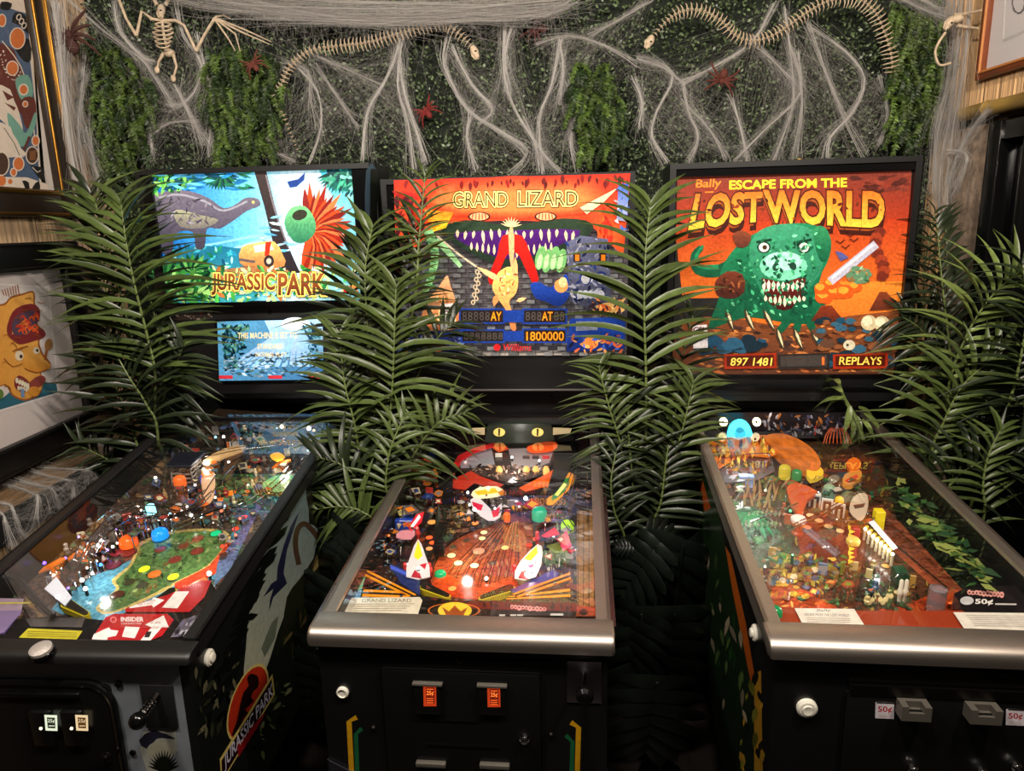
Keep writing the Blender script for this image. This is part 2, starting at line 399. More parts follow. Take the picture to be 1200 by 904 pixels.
    def lamps(s, pts, power, color=(1, .93, .85)):
        for px, py, h in pts:
            x, v = s.pf(px, py, h); l = bpy.data.lights.new('playfield_lamp', 'POINT'); l.energy = power; l.color = color; l.shadow_soft_size = .012
            o = bpy.data.objects.new('playfield_lamp', l); COL.objects.link(o); o.parent = s.play; o.location = s.xf(Vector((x, v, h)))
    # ---- things on the playfield, given by picture points
    def mb(s): return MB(s.xf)
    def rad(s, px, py, r, h=0):
        a = s.pf(px, py, h); b = s.pf(px + r, py, h); return math.hypot(b[0] - a[0], b[1] - a[1])
    def insert(s, px, py, r, c, lit=.3, h=.0018):
        x, v = s.pf(px, py, h); q = s.rad(px, py, r, h)
        o = s.mb().lathe([(q * 1.25, 0), (q * 1.25, h * .6), (q, h * .6)], (x, v, 0), n=12).build('insert_ring', cmat((30, 22, 20)), s.play)
        s.mb().lathe([(q, 0), (q, h), (q * .6, h * 1.3)], (x, v, 0), n=12).build('light_insert', cmat(c, .2, lit), s.play)
    def post(s, px, py, hh, c, r=.004):
        x, v = s.pf(px, py, 0)
        s.mb().lathe([(r, 0), (r, hh * .3), (r * 1.5, hh * .4), (r * 1.5, hh * .55), (r, hh * .65), (r, hh), (r * .6, hh * 1.06)], (x, v, 0), n=10).build('post', cmat(c, .25), s.play)
    def plastic(s, pts, h, c, es=0, th=.002, name='plastic', rough=.2, smooth=0, m=None):
        P = [s.pf(a, b, h) for a, b in pts]; lim = s.w - .0185; P = [(max(-lim, min(lim, a)), b) for a, b in P]
        if smooth: P = [(p.x, p.y) for p in catmull([(a, b, 0) for a, b in P], smooth, True)]
        return s.mb().prism(P, lambda x, y: (x, y, h), lambda x, y: (x, y, h - th)).build(name, m or cmat(c, rough, es), s.play, sharp=20)
    def wire(s, pts, r=.0016, name='wire_ramp', m=None, sub=4):
        P = [(*s.pf(a, b, h), h) for a, b, h in pts]; P = [tuple(p) for p in catmull(P, sub)]
        return s.mb().tube(P, r, 6).build(name, m or m_chrome, s.play)
    def wireramp(s, pts, wd=.016):
        P = [Vector((*s.pf(a, b, h), h)) for a, b, h in pts]; P = catmull(P, 5); mb = s.mb(); n = len(P); A = []; B = []
        for i, p in enumerate(P):
            d = P[min(i + 1, n - 1)] - P[max(i - 1, 0)]; q = Vector((-d.y, d.x, 0)).normalized() * wd; A.append(p + q); B.append(p - q)
        for t in (A, B, [p + Vector((0, 0, -wd * .6)) for p in P]): mb.tube(t, .0016, 5)
        for i in range(0, n, 4): mb.tube([A[i] + Vector((0, 0, .001)), P[i] + Vector((0, 0, -wd * .9)), B[i]], .0014, 5)
        return mb.build('wire_ramp', m_chrome, s.play)
    def dome(s, px, py, r, h, c, es=.5, hh=.012, name='lamp_dome'):
        x, v = s.pf(px, py, h); q = s.rad(px, py, r, h)
        return s.mb().lathe([(q, h - hh), (q, h), (q * .85, h + q * .35), (q * .45, h + q * .6), (.001, h + q * .68)], (x, v, 0), n=16).build(name, cmat(c, .15, es), s.play)
    def block(s, px, py, wx, wy, h0, h1, c, es=0, rot=0, name='target', bev=.0015):
        x, v = s.pf(px, py, h1); a = s.rad(px, py, wx / 2, h1); b = a * wy / wx
        mb = MB(); mb.rbox(-a, a, -b, b, h0, h1, bev, 1); cc, ss = math.cos(rot), math.sin(rot)
        mb.v = [(x + p[0] * cc - p[1] * ss, v + p[0] * ss + p[1] * cc, p[2]) for p in mb.v]; mb.xf = s.xf
        return mb.build(name, cmat(c, .3, es), s.play)
    def standup(s, px, py, wpx, hh, c, es=.1, rot=0):
        """an upright target plate facing the player"""
        x, v = s.pf(px, py, 0); a = s.rad(px, py, wpx / 2); mb = MB(); mb.rbox(-a, a, -.0025, .0025, .004, hh, .001, 1); cc, ss = math.cos(rot), math.sin(rot)
        mb.v = [(x + p[0] * cc - p[1] * ss, v + p[0] * ss + p[1] * cc, p[2]) for p in mb.v]; mb.xf = s.xf
        return mb.build('standup_target', cmat(c, .3, es), s.play)
    def flipper(s, a, b, ctop, crub, h=.028):
        p, q = Vector((*s.pf(*a, h), 0)), Vector((*s.pf(*b, h), 0)); d = (q - p).normalized(); n = Vector((-d.y, d.x, 0))
        def outline(r0, r1):
            pts = []
            for i in range(9): t = math.pi / 2 + math.pi * i / 8; o = p + d * math.cos(t) * r0 + n * math.sin(t) * r0; pts.append((o.x, o.y))
            for i in range(9): t = -math.pi / 2 + math.pi * i / 8; o = q + d * math.cos(t) * r1 + n * math.sin(t) * r1; pts.append((o.x, o.y))
            return pts
        f = s.mb().prism(outline(.0095, .005), lambda x, y: (x, y, h), lambda x, y: (x, y, .006)).build('flipper', cmat(ctop, .25), s.play, sharp=30)
        s.mb().prism(outline(.0125, .0075), lambda x, y: (x, y, h - .004), lambda x, y: (x, y, .010)).build('flipper_rubber', cmat(crub, .5), s.play, sharp=30)
    def bumper(s, px, py, r, ccap, cbody, es=.3):
        h = .045; x, v = s.pf(px, py, h); q = s.rad(px, py, r, h)
        s.mb().lathe([(q * .75, 0), (q * .8, .006), (q * .62, .010), (q * .62, h - .012), (q * .8, h - .01)], (x, v, 0), n=16).build('bumper_body', cmat(cbody, .3), s.play)
        s.mb().lathe([(q * .9, h - .012), (q, h - .008), (q, h - .002), (q * .8, h + .002), (q * .2, h + .004)], (x, v, 0), n=20).build('bumper_cap', cmat(ccap, .2, es), s.play)
    def framebars(s, outer, inner, y0, y1, m, name='backbox_frame'):
        """flat frame between two local x-z rectangles"""
        (a, b, c, d), (e, f, g, h) = outer, inner; mb = MB()
        mb.box(a, e, y0, y1, c, d).box(f, b, y0, y1, c, d).box(e, f, y0, y1, h, d).box(e, f, y0, y1, c, g)
        return mb.build(name, m, s.root)
def mk(label, *a): return Mach(label, *a)
# ---- the three machines, placed
MA = Mach('black-railed pinball machine with bright jungle backglass, small screen and jungle side art', -.884, 1.170, .0653, .912, .160, 1.023, 1.196, 1.849, .392)
MG = Mach('steel-railed pinball machine with red and grey backglass and lit orange coin windows', -.112, 1.180, .1002, .912, .099, 1.133, 1.084, 1.795, .391)
ML = Mach('steel-railed pinball machine with orange backglass showing a green reptile and handwritten price stickers', .722, 1.068, .1128, .932, .093, 1.148, 1.125, 1.814, .359)
m_sideJ = mat('cabinet_side_black', (18, 20, 18), rough=.3)
MA.mleg = m_black; MG.mleg = mat('leg_steel', (120, 122, 132), rough=.35, metal=1); ML.mleg = m_black
m_blackrail = mat('black_powder_coat', (22, 21, 21), rough=.45, bump=.1, bscale=400)
MA.body((m_sideJ, m_sideJ), mat('front_pale_grey', (120, 126, 134), rough=.4, noise=.12, nscale=12), m_blackrail, m_blackrail, steel=False)
MG.body((m_black, m_black), m_black, m_steel, m_steel)
ML.body((m_black, m_black), m_black, m_steel, m_steel)
m_lit = mat('backlit_print', attr='Col', rough=.3, es=.34, noise=.22, nscale=120)
m_litJ = mat('bright_backlit_print', attr='Col', rough=.3, es=.66, noise=.2, nscale=110)
m_print = mat('printed_art', attr='Col', rough=.28, noise=.12, nscale=70)
m_pfprint = mat('playfield_print', attr='Col', rough=.18, noise=.45, nscale=110, coat=.4)

def backbox(M, zb, depth, gl, lower=None, mside=m_black, neckw=.27, lean=0.0):
    """gl: left, right, bottom, top of the lit glass in local x and z"""
    wb, yb, zt, R = M.wb, M.yb, M.zt, M.root
    yr = yb + depth
    for sx in (-1, 1):
        a, b = sx * wb, sx * (wb - .018)
        prof = [(yb - .004, zt), (yr, zt), (yr, zb), (yb + lean, zb)] if lean else [(yb - .004, zt), (yr, zt), (yr, zb), (yb - .004, zb)]
        MB().prism(prof, lambda y, z: (a, y, z), lambda y, z: (b, y, z)).build('backbox_side', mside, R, sharp=20)
    MB().box(-wb + .018, wb - .018, yb - .004, yr, zt - .016, zt).build('backbox_top', m_black, R)
    MB().box(-wb + .018, wb - .018, yr - .012, yr, zb, zt - .016).build('backbox_back', m_black, R)
    MB().box(-wb + .018, wb - .018, yb + max(lean, 0), yr - .012, zb, zb + .016).build('backbox_floor', m_black, R)
    M.framebars((-wb + .018, wb - .018, gl[2] - .014, zt - .016), gl, yb + .002, yb + .02, m_blackgloss if mside is m_black else m_black)
    # pedestal between cabinet and backbox
    MB().box(-neckw, neckw, yb + .07, min(yr, M.Lb), M.zt_at(M.Lb) - .05, zb).build('backbox_pedestal', m_black, R)
    g = gl
    MB().box(g[0] - .004, g[1] + .004, yb + .016, yb + .022, g[2] - .004, g[3] + .004).build('backglass_board', m_blackmatte, R)
    MB().box(g[0], g[1], yb + .006, yb + .008, g[2], g[3]).build('backglass_pane', m_pane, R)
def rect(M, tl, br, dy=.015):
    f = M.back(dy); a, b = f(*tl), f(*br); return [a.x, b.x, b.z, a.z]
gJ = rect(MA, (178, 203), (424, 351)); gJ = [gJ[0], gJ[1], gJ[2], gJ[3]]
backbox(MA, MA.back(.07)(300, 462).z, .20, gJ, lean=.06)
gG = rect(MG, (465, 213), (736, 411)); backbox(MG, MG.back(0)(590, 457).z, .22, gG)
gL = rect(ML, (793, 208), (1056, 438)); backbox(ML, ML.back(0)(930, 470).z, .22, gL)
print('GL rects', gJ, gG, gL)
# ------------------------------------------------------------ prints on the backglasses
def inpoly(x, y, P):
    r = False; j = len(P) - 1
    for i in range(len(P)):
        if (P[i][1] > y) != (P[j][1] > y) and x < (P[j][0] - P[i][0]) * (y - P[i][1]) / (P[j][1] - P[i][1]) + P[i][0]: r = not r
        j = i
    return r
def scat(A, P, n, cols, s0, s1, seed, kind='leaf', ang=(0, 6.28), asp=.35):
    """n small marks of several colours inside a picture polygon; marks share a few layers"""
    R = random.Random(seed); x0, x1 = min(p[0] for p in P), max(p[0] for p in P); y0, y1 = min(p[1] for p in P), max(p[1] for p in P)
    k = 0; base = A.k
    while k < n:
        x, y = R.uniform(x0, x1), R.uniform(y0, y1)
        k += 1
        if not inpoly(x, y, P): continue
        l = R.uniform(s0, s1); a = R.uniform(*ang); c = R.choice(cols); q = R.uniform(.75, 1.2); c = tuple(min(255, v * q) for v in c)
        A.k = base + R.randrange(8)
        if kind == 'leaf': A.leaf(x - l / 2 * math.cos(a), y - l / 2 * math.sin(a), x + l / 2 * math.cos(a), y + l / 2 * math.sin(a), l * asp, c)
        elif kind == 'dot': A.ell(x, y, l / 2, l / 2 * .7, c, n=8)
        else: A.line([(x - l / 2 * math.cos(a), y - l / 2 * math.sin(a)), (x + l / 2 * math.cos(a), y + l / 2 * math.sin(a))], l * asp, c)
    A.k = base + 9
# ---- jungle translite
A = Art(MA.back(.0155), (0, -1, 0))
def mix(a, b, t): return tuple(a[i] + (b[i] - a[i]) * t for i in range(3))
_k = A.k
for i in range(25):
    def skyc(x): return mix((16, 100, 180), (110, 195, 228), (x - 176) / 114) if x < 290 else mix((110, 195, 228), (218, 243, 250), (x - 290) / 55) if x < 345 else mix((218, 243, 250), (90, 180, 200), (x - 345) / 83)
    xa, xb = 176 + i * 10, 186 + i * 10; A.k = _k; sl = .11 * (1 - (xa - 176) / 250); y0 = 203 - i * .2; A.poly([(xa + 2, y0), (xb + 2, y0), (xb + 2 + sl * 148, 352.5), (xa + 2 + sl * 148, 352.5)], skyc(xa), skyc(xb), gdir=(1, 0))
A.k = _k + 1
A.poly([(372, 196), (426, 195), (425, 260), (395, 240)], (50, 160, 190), (140, 215, 225))
for i in range(22): A.line([(318 + i * .8, 270 + i), (196 + i * 10, 300 - (i % 5) * 3)], 1.6, (120 + 4 * i, 210, 235))
A.poly([(192, 300), (240, 288), (300, 296), (310, 318), (300, 352), (194, 352)], (30, 110, 140), (60, 160, 170), smooth=3)
scat(A, [(190, 285), (310, 292), (310, 320), (192, 330)], 120, [(30, 120, 150), (70, 190, 210), (20, 70, 100), (140, 220, 225), (30, 130, 90)], 6, 13, 1)
# grey long-necked reptile, plain
A.poly([(178, 232), (196, 224), (222, 224), (246, 233), (262, 244), (276, 240), (288, 232), (302, 233), (305, 241), (290, 247), (276, 257), (258, 268), (243, 268), (240, 290), (230, 291), (226, 272), (206, 274), (202, 296), (190, 296), (186, 270), (180, 258)], (112, 104, 118), (62, 58, 74), smooth=3)
A.poly([(205, 246), (235, 252), (256, 258), (240, 267), (212, 266)], (160, 158, 130), (110, 105, 100), smooth=3)
A.line([(186, 232), (210, 228), (240, 236), (262, 247), (290, 236)], 2.4, (150, 148, 158), smooth=4)
scat(A, [(184, 232), (222, 226), (256, 246), (250, 262), (190, 262)], 60, [(60, 56, 70), (130, 124, 135), (88, 82, 96)], 5, 11, 3, asp=.25)
A.ell(297, 237, 1.8, 1.6, (250, 220, 120))
# tree trunk, canopy, flying bird
A.poly([(298, 200), (312, 199), (322, 240), (334, 280), (352, 320), (332, 320), (320, 284), (310, 242)], (58, 48, 46), (40, 34, 40))
A.line([(312, 205), (322, 245), (338, 290)], 2, (120, 112, 118), smooth=3)
scat(A, [(178, 202), (232, 200), (218, 222), (180, 226)], 80, [(30, 90, 50), (60, 140, 60), (10, 40, 35), (120, 190, 90)], 8, 17, 4)
for i in range(16): a = .2 + i * .18; A.leaf(258, 204, 258 + 24 * math.cos(a), 204 + 20 * math.sin(a), 4.5, [(12, 50, 48), (20, 80, 70), (40, 110, 60)][i % 3])
for i in range(18): a = .3 + i * .15; A.leaf(400, 200, 400 + 30 * math.cos(a), 202 + 26 * math.sin(a), 5, [(15, 80, 70), (40, 140, 110), (10, 50, 50)][i % 3])
A.poly([(337, 213), (350, 210), (358, 202), (357, 211), (348, 219), (340, 220)], (30, 60, 130))
scat(A, [(180, 202), (296, 200), (298, 222), (250, 226), (200, 222)], 70, [(30, 120, 180), (90, 180, 220), (16, 70, 90), (40, 130, 90)], 8, 20, 301, ang=(-.4, .4), asp=.2)
scat(A, [(372, 198), (424, 197), (425, 240), (400, 226)], 70, [(20, 90, 80), (60, 150, 120), (12, 54, 60), (120, 200, 180)], 8, 18, 302)
scat(A, [(322, 250), (345, 284), (340, 300), (300, 280)], 40, [(190, 225, 240), (120, 200, 230), (90, 170, 210)], 8, 18, 303, ang=(-.3, .3), asp=.2)
# red fan-leaved plant with a green bud
for i in range(30):
    a = -1.75 + i * .125; r = 48 + 7 * math.sin(i * 2.1)
    A.leaf(366, 272, 366 + r * math.cos(a), 272 + r * 1.1 * math.sin(a), 9, [(150, 35, 20), (200, 70, 30), (120, 25, 20), (225, 110, 60)][i % 4])
A.leaf(362, 262, 357, 222, 9, (130, 35, 30))
A.poly([(334, 262), (342, 244), (358, 242), (369, 256), (370, 272), (358, 284), (344, 282)], (120, 200, 130), (40, 110, 80), smooth=3)
A.ell(352, 252, 9, 6, (50, 50, 40), rot=-.3); [A.line([(338 + k * 6, 278 - abs(k - 2)), (346 + k * 4, 262)], 1.2, (60, 130, 90)) for k in range(5)]
# tan field vehicle
A.poly([(284, 290), (300, 285), (322, 283), (332, 298), (334, 312), (300, 316), (282, 308)], (240, 190, 110), (180, 110, 60), smooth=2)
A.poly([(298, 288), (318, 285), (322, 293), (300, 296)], (250, 235, 200)); A.poly([(312, 284), (319, 283), (316, 300), (311, 300)], (200, 50, 30))
A.ell(316, 306, 6, 7, (50, 40, 40)); A.ell(316, 306, 3, 3.5, (190, 180, 160)); A.line([(281, 304), (300, 307)], 3, (90, 80, 80))
for i in range(7): A.line([(283 + i * 2.5, 312), (286 + i * 3, 318)], 1.5, (120, 60, 40))
A.ell(300, 318, 40, 5, (160, 110, 70))
# foreground leaves
for i, (x, y) in enumerate(((200, 320), (228, 312), (214, 338), (240, 330))):
    for j in range(12):
        a = -2.9 + j * .27 + i * .2; A.leaf(x, y + 8, x + 26 * math.cos(a), y + 8 + 24 * math.sin(a), 8, [(20, 80, 40), (60, 140, 60), (14, 56, 40), (110, 180, 90)][(i + j) % 4])
scat(A, [(192, 318), (250, 320), (250, 352), (194, 354)], 90, [(24, 90, 40), (80, 150, 60), (10, 50, 34), (150, 200, 110)], 8, 16, 6)
scat(A, [(250, 312), (422, 314), (422, 351), (250, 352)], 190, [(70, 170, 70), (180, 225, 140), (30, 110, 60), (235, 240, 190), (200, 120, 60)], 7, 15, 7)
for s_, x0, x1 in (('JURASSIC', 250, 323), ('PARK', 328, 381)):
    A.tx(s_, x0, 345, x1 - x0, 24, (60, 40, 20), off=.11); A.tx(s_, x0, 345, x1 - x0, 24, (250, 225, 110), off=.085)
    A.tx(s_, x0, 345, x1 - x0, 24, (96, 44, 24), off=.03, c2=(150, 80, 40))
A.poly([(403, 337), (411, 336), (411, 342), (404, 343)], (220, 50, 50))
A.build('backglass_art', m_litJ, MA.root)
# JP speaker panel with its screen, camera dot and pinstripe
fJ = MA.back(.045)
a, b = fJ(190, 356), fJ(424, 460); q = fJ(416, 460)
MB().box(-MA.wb + .018, MA.wb - .018, MA.yb + .045, MA.yb + .06, MA.back(.045)(300, 461).z, gJ[2] - .012).build('speaker_panel', m_blackmatte, MA.root)
tl, br = fJ(255, 377), fJ(379, 446)
scr = MB().rbox(tl.x - .006, br.x + .006, MA.yb + .036, MA.yb + .045, br.z - .006, tl.z + .006, .003, 1).build('screen_bezel', m_blackgloss, MA.root)
A = Art(MA.back(.0358), (0, -1, 0))
A.poly([(254.5, 377), (378, 374), (379.5, 445), (257, 446.5)], (90, 160, 200), (60, 110, 160), gdir=(1, .3))
A.poly([(310, 376), (378, 374), (379, 420), (330, 420)], (190, 230, 250), (70, 140, 190))
for i in range(12): A.poly([(345, 376), (350, 376), (372 - i * 9, 430), (366 - i * 9, 430)], (150 + 5 * (i % 4), 200, 235))
A.ell(346, 380, 17, 8, (230, 245, 255)); A.ell(347, 378, 11, 6, (255, 255, 255))
scat(A, [(260, 382), (292, 380), (282, 430), (262, 434)], 170, [(20, 60, 70), (50, 110, 110), (100, 160, 130), (10, 36, 50)], 5, 10, 9)
scat(A, [(354, 380), (374, 379), (375, 420), (362, 410)], 90, [(40, 90, 120), (80, 140, 150), (20, 60, 90)], 5, 10, 10)
scat(A, [(263, 418), (374, 412), (374, 441), (264, 442)], 260, [(50, 84, 110), (130, 165, 190), (80, 125, 155), (36, 60, 74), (170, 195, 205), (80, 110, 100)], 3, 8, 11, ang=(-.5, .5))
A.tx('THIS MACHINE IS SET TO:', 279, 397, 70, 7, (250, 225, 170), off=.02, slope=-.01)
A.tx('STANDARD', 302, 409, 30, 6, (250, 225, 160), off=.02); A.tx('NORMAL PLAY', 300, 418, 36, 5, (240, 215, 160), off=.015)
for x in (264, 322, 368): A.poly([(x - 7, 440), (x + 9, 440), (x + 9, 444), (x - 7, 444)], (210, 50, 60))
A.build('screen_picture', mat('screen_glow', attr='Col', rough=.2, es=.55, noise=.15, nscale=90), MA.root)
MB().lathe([(.006, 0), (.006, .004), (.004, .005)], fJ(316, 366), (0, -1, 0), 12).build('camera_lens', m_blackgloss, MA.root)
A = Art(fJ, (0, -1, 0)); A.poly([(208, 364), (248, 363), (249, 374), (207, 375)], (56, 48, 46)); scat(A, [(208, 364), (248, 363), (249, 374), (207, 375)], 26, [(150, 60, 50), (120, 110, 100), (180, 170, 160)], 2, 6, 3); A.build('speaker_decal', m_print, MA.root)

# ---- red and grey backglass
A = Art(MG.back(.0155), (0, -1, 0))
A.poly([(464, 212), (738, 204), (736, 412), (466, 414)], (104, 96, 96), (84, 78, 80))
R_ = random.Random(8)
for j in range(24):                                   # masonry courses
    y = 272 + j * 6
    A.line([(470, y + R_.uniform(-1, 1)), (560, y + R_.uniform(-1, 1)), (650, y + 1), (734, y)], .9, (44, 40, 44))
    for i in range(26): x = 470 + i * 10.2 + (j % 2) * 5; A.line([(x, y), (x + R_.uniform(-1, 1), y + 6)], .9, (52, 46, 50)) if i % 2 else A.poly([(x, y + 1), (x + 9, y + 1), (x + 9, y + 5.4), (x, y + 5.4)], (100 + R_.uniform(-22, 26),) * 3)
A.poly([(464, 212), (600, 208), (738, 204), (730, 300), (690, 262), (600, 258), (520, 262), (490, 290), (466, 282)], (214, 38, 20), (240, 92, 40))
for i in range(14): A.poly([(504 + i * 2, 214 + i * 1.3), (700 - i * 2, 210 + i * 1.3), (690 - i * 2, 252 - i * .6), (520 + i * 2, 254 - i * .6)], (228, 50 + i * 6, 24 + i * 3), smooth=2)
scat(A, [(470, 214), (735, 208), (735, 218), (470, 220)], 60, [(120, 20, 16), (90, 16, 14)], 6, 14, 12, ang=(1.2, 1.9), asp=.4)
scat(A, [(466, 226), (500, 224), (500, 282), (468, 276)], 60, [(190, 30, 24), (120, 20, 20), (220, 70, 30), (90, 14, 30)], 9, 20, 13)
scat(A, [(700, 250), (716, 240), (722, 290), (702, 280)], 40, [(200, 40, 24), (230, 80, 30)], 8, 16, 14, ang=(1, 2))
A.tx('GRAND', 533, 243, 63, 17, (60, 24, 10), off=.09, slope=-.01); A.tx('LIZARD', 608, 242, 69, 17, (60, 24, 10), off=.09, slope=-.01)
A.tx('GRAND', 533, 243, 63, 17, (255, 228, 130), off=.055, slope=-.01); A.tx('LIZARD', 608, 242, 69, 17, (255, 228, 130), off=.055, slope=-.01)
A.tx('GRAND', 533, 243, 63, 17, (62, 30, 14), off=-.012, slope=-.01); A.tx('LIZARD', 608, 242, 69, 17, (62, 30, 14), off=-.012, slope=-.01)
# dark ridge, purple hollow with cream spikes and a red river: a plain landscape
A.poly([(520, 268), (548, 258), (600, 264), (660, 256), (694, 262), (684, 280), (640, 302), (602, 313), (560, 300), (528, 280)], (40, 58, 40), (26, 40, 30), smooth=3)
A.poly([(534, 274), (600, 270), (680, 270), (650, 290), (602, 304), (560, 292)], (74, 24, 110), (50, 14, 80), smooth=3)
for i in range(15):
    x = 538 + i * 9.6; A.leaf(x, 269 + 1.5 * math.sin(i), x + R_.uniform(-2, 2), 277 + R_.uniform(0, 10), 4, (220, 196, 160))
    x2 = 554 + i * 6.6; A.leaf(x2, 300 - abs(x2 - 602) * .2 + 3, x2, 288 - abs(x2 - 602) * .1, 3, (235, 205, 160))
A.poly([(590, 276), (612, 276), (622, 296), (632, 326), (624, 330), (610, 300), (602, 296), (594, 300), (580, 332), (573, 326), (584, 298)], (216, 30, 20), (170, 20, 16), smooth=2)
for x in (563, 640):
    A.ell(x, 254, 13, 5.5, (40, 16, 14)); A.ell(x, 254, 11, 4.4, (236, 170, 120))
    for k in range(5): A.line([(x - 7 + k * 3.5, 250.5), (x - 8 + k * 4, 257.5)], 1.3, (190, 80, 50))
for i in range(9): A.line([(500 + i, 247 + i * 3), (533 - i, 250 + i * 2)], 2.2, (240, 150 + i * 6, 40))
for i in range(8): A.line([(722 - i * 2, 222 + i * 2), (680 + i, 244 + i)], 1.2, (220, 200, 160))
# golden flame column
A.leaf(600, 258, 601, 320, 7, (235, 170, 120)); 
for k in range(9): a = -2.8 + k * .32; A.leaf(600, 266, 600 + 13 * math.cos(a), 266 + 12 * math.sin(a), 2, (245, 205, 150))
A.poly([(586, 318), (600, 312), (608, 324), (606, 342), (598, 352), (602, 366), (606, 384), (600, 384), (595, 364), (584, 348), (578, 334)], (250, 205, 110), (215, 120, 70), smooth=3)
A.leaf(588, 328, 560, 312, 7, (240, 190, 130)); A.leaf(604, 328, 605, 300, 7, (240, 170, 110)); A.leaf(584, 344, 580, 358, 7, (230, 140, 80)); A.leaf(606, 352, 618, 348, 5, (240, 190, 130))
scat(A, [(582, 318), (606, 316), (604, 348), (586, 346)], 34, [(255, 235, 150), (180, 90, 50), (240, 150, 80)], 4, 8, 15)
# pale green vines, peach flame, blue rock, castle tower
A.line([(504, 270), (512, 296), (508, 322), (500, 342)], 11, (140, 200, 130), 7, smooth=4); A.line([(514, 280), (530, 298), (542, 312)], 9, (150, 205, 140), 4, smooth=4)
for k in range(9): A.line([(501 + k % 3, 276 + k * 7), (513, 279 + k * 7)], 1.4, (70, 130, 70))
for k in range(4): A.ell(634 + k * 8, 302 + (k % 2) * 3, 6, 14, (110, 170, 100), rot=.2); A.ell(633 + k * 8, 306, 3, 9, (170, 215, 150), rot=.2)
A.poly([(494, 386), (504, 352), (516, 336), (526, 322), (530, 334), (536, 352), (540, 382)], (245, 185, 130), (200, 110, 60), smooth=3)
scat(A, [(498, 384), (516, 340), (534, 350), (536, 382)], 40, [(255, 225, 160), (190, 110, 60), (240, 160, 100)], 6, 14, 16, ang=(1, 2), asp=.25)
A.line([(514, 276), (540, 298), (560, 312)], 2.2, (210, 190, 160)); 
for k in range(9): A.ell(561 - k * .6 + 3 * (k % 2), 318 + k * 4.4, 2.6, 3, (190, 170, 140)); A.ell(561 - k * .6 + 3 * (k % 2), 318 + k * 4.4, 1.2, 1.6, (70, 60, 60))
A.poly([(622, 332), (634, 330), (646, 336), (664, 320), (668, 344), (656, 358), (640, 352), (628, 348)], (30, 70, 170), (16, 40, 110), smooth=2)
A.ell(658, 334, 8, 8, (240, 150, 80)); A.ell(660, 330, 5, 6, (250, 200, 140))
A.poly([(664, 284), (680, 276), (712, 280), (716, 350), (690, 360), (668, 352)], (96, 100, 128), (60, 62, 80))
scat(A, [(664, 284), (680, 278), (712, 282), (714, 352), (670, 352)], 110, [(30, 44, 100), (130, 130, 150), (24, 30, 60), (160, 160, 170)], 4, 10, 17)
for x in (672, 702): A.poly([(x, 296), (x + 8, 296), (x + 8, 306), (x, 306)], (30, 24, 30)); A.poly([(x + 2, 298), (x + 7, 298), (x + 7, 305), (x + 2, 305)], (240, 130, 30))
for x in (686, 704): A.ell(x, 325, 7, 8, (36, 50, 110)); A.ell(x, 326, 5, 6, (170, 170, 172))
for k in range(5): A.ell(680 + k * 6, 344, 4, 5, (170, 172, 180))
A.poly([(724, 216), (736, 216), (734, 260), (722, 258)], (40, 80, 170), (150, 160, 190)); scat(A, [(722, 218), (736, 218), (734, 280), (720, 280)], 26, [(20, 40, 110), (190, 190, 200), (60, 100, 180)], 5, 9, 18)
A.ell(716, 360, 16, 7, (240, 190, 110)); A.ell(706, 360, 8, 5, (210, 100, 50))
scat(A, [(690, 350), (734, 350), (732, 372), (690, 370)], 40, [(240, 190, 110), (60, 40, 50), (210, 120, 60)], 5, 12, 19)
A.poly([(668, 372), (732, 370), (731, 408), (664, 410)], (26, 62, 150), (16, 36, 100)); A.poly([(675, 375), (700, 375), (700, 385), (675, 386)], (120, 124, 140))
A.ell(692, 400, 9, 7, (220, 130, 60)); scat(A, [(668, 392), (732, 388), (731, 410), (666, 410)], 40, [(240, 160, 80), (60, 90, 180), (190, 90, 50), (20, 20, 50)], 4, 11, 20)
A.poly([(468, 388), (548, 384), (546, 410), (468, 412)], (30, 46, 110), (40, 40, 70)); scat(A, [(468, 390), (544, 386), (544, 410), (468, 411)], 50, [(80, 90, 120), (20, 30, 80), (180, 90, 60), (110, 120, 140)], 5, 12, 21)
for (x0, x1, y0, y1) in ((542, 591, 362, 376), (615, 663, 362, 376), (544, 591, 386, 398), (615, 663, 385, 398)):
    A.poly([(x0 - 2, y0 - 2), (x1 + 2, y0 - 2), (x1 + 2, y1 + 2), (x0 - 2, y1 + 2)], (24, 56, 140)); A.poly([(x0, y0), (x1, y0), (x1, y1), (x0, y1)], (34, 28, 28))
    for k in range(7): A.tx('8', x0 + 2 + k * 6.6, y1 - 2, 5, y1 - y0 - 4, (78, 70, 66))
A.poly([(593, 362), (613, 362), (613, 376), (593, 376)], (24, 56, 140)); A.poly([(593, 386), (613, 386), (613, 398), (593, 398)], (24, 56, 140))
def led(t, x, y, w, h, c=(255, 150, 30), sl=0): A.poly([(x - 1, y - h - 1), (x + w + 1, y - h - 1), (x + w + 1, y + 1 + sl), (x - 1, y + 1 + sl)], (44, 26, 18)); A.tx(t, x, y, w, h, c, off=.012, slope=sl)
led('AY', 577, 374, 12, 10); led('AT', 636, 374, 12, 10); led('1800000', 618, 397, 43, 10)
A.tx('Williams', 590, 409, 33, 8, (214, 36, 40), slant=.2); A.ell(584, 405, 4, 4, (214, 36, 40))
A.poly([(519, 355), (535, 354), (536, 383), (520, 384)], (206, 200, 196)); A.poly([(521, 366), (535, 365), (535, 382), (522, 383)], (186, 182, 180)); A.tx('CSL', 520, 364, 14, 6, (90, 24, 30), off=.03)
A.build('backglass_art', m_lit, MG.root)
fG = MG.back(0)
zt_, zb_ = fG(590, 414).z, fG(590, 457).z
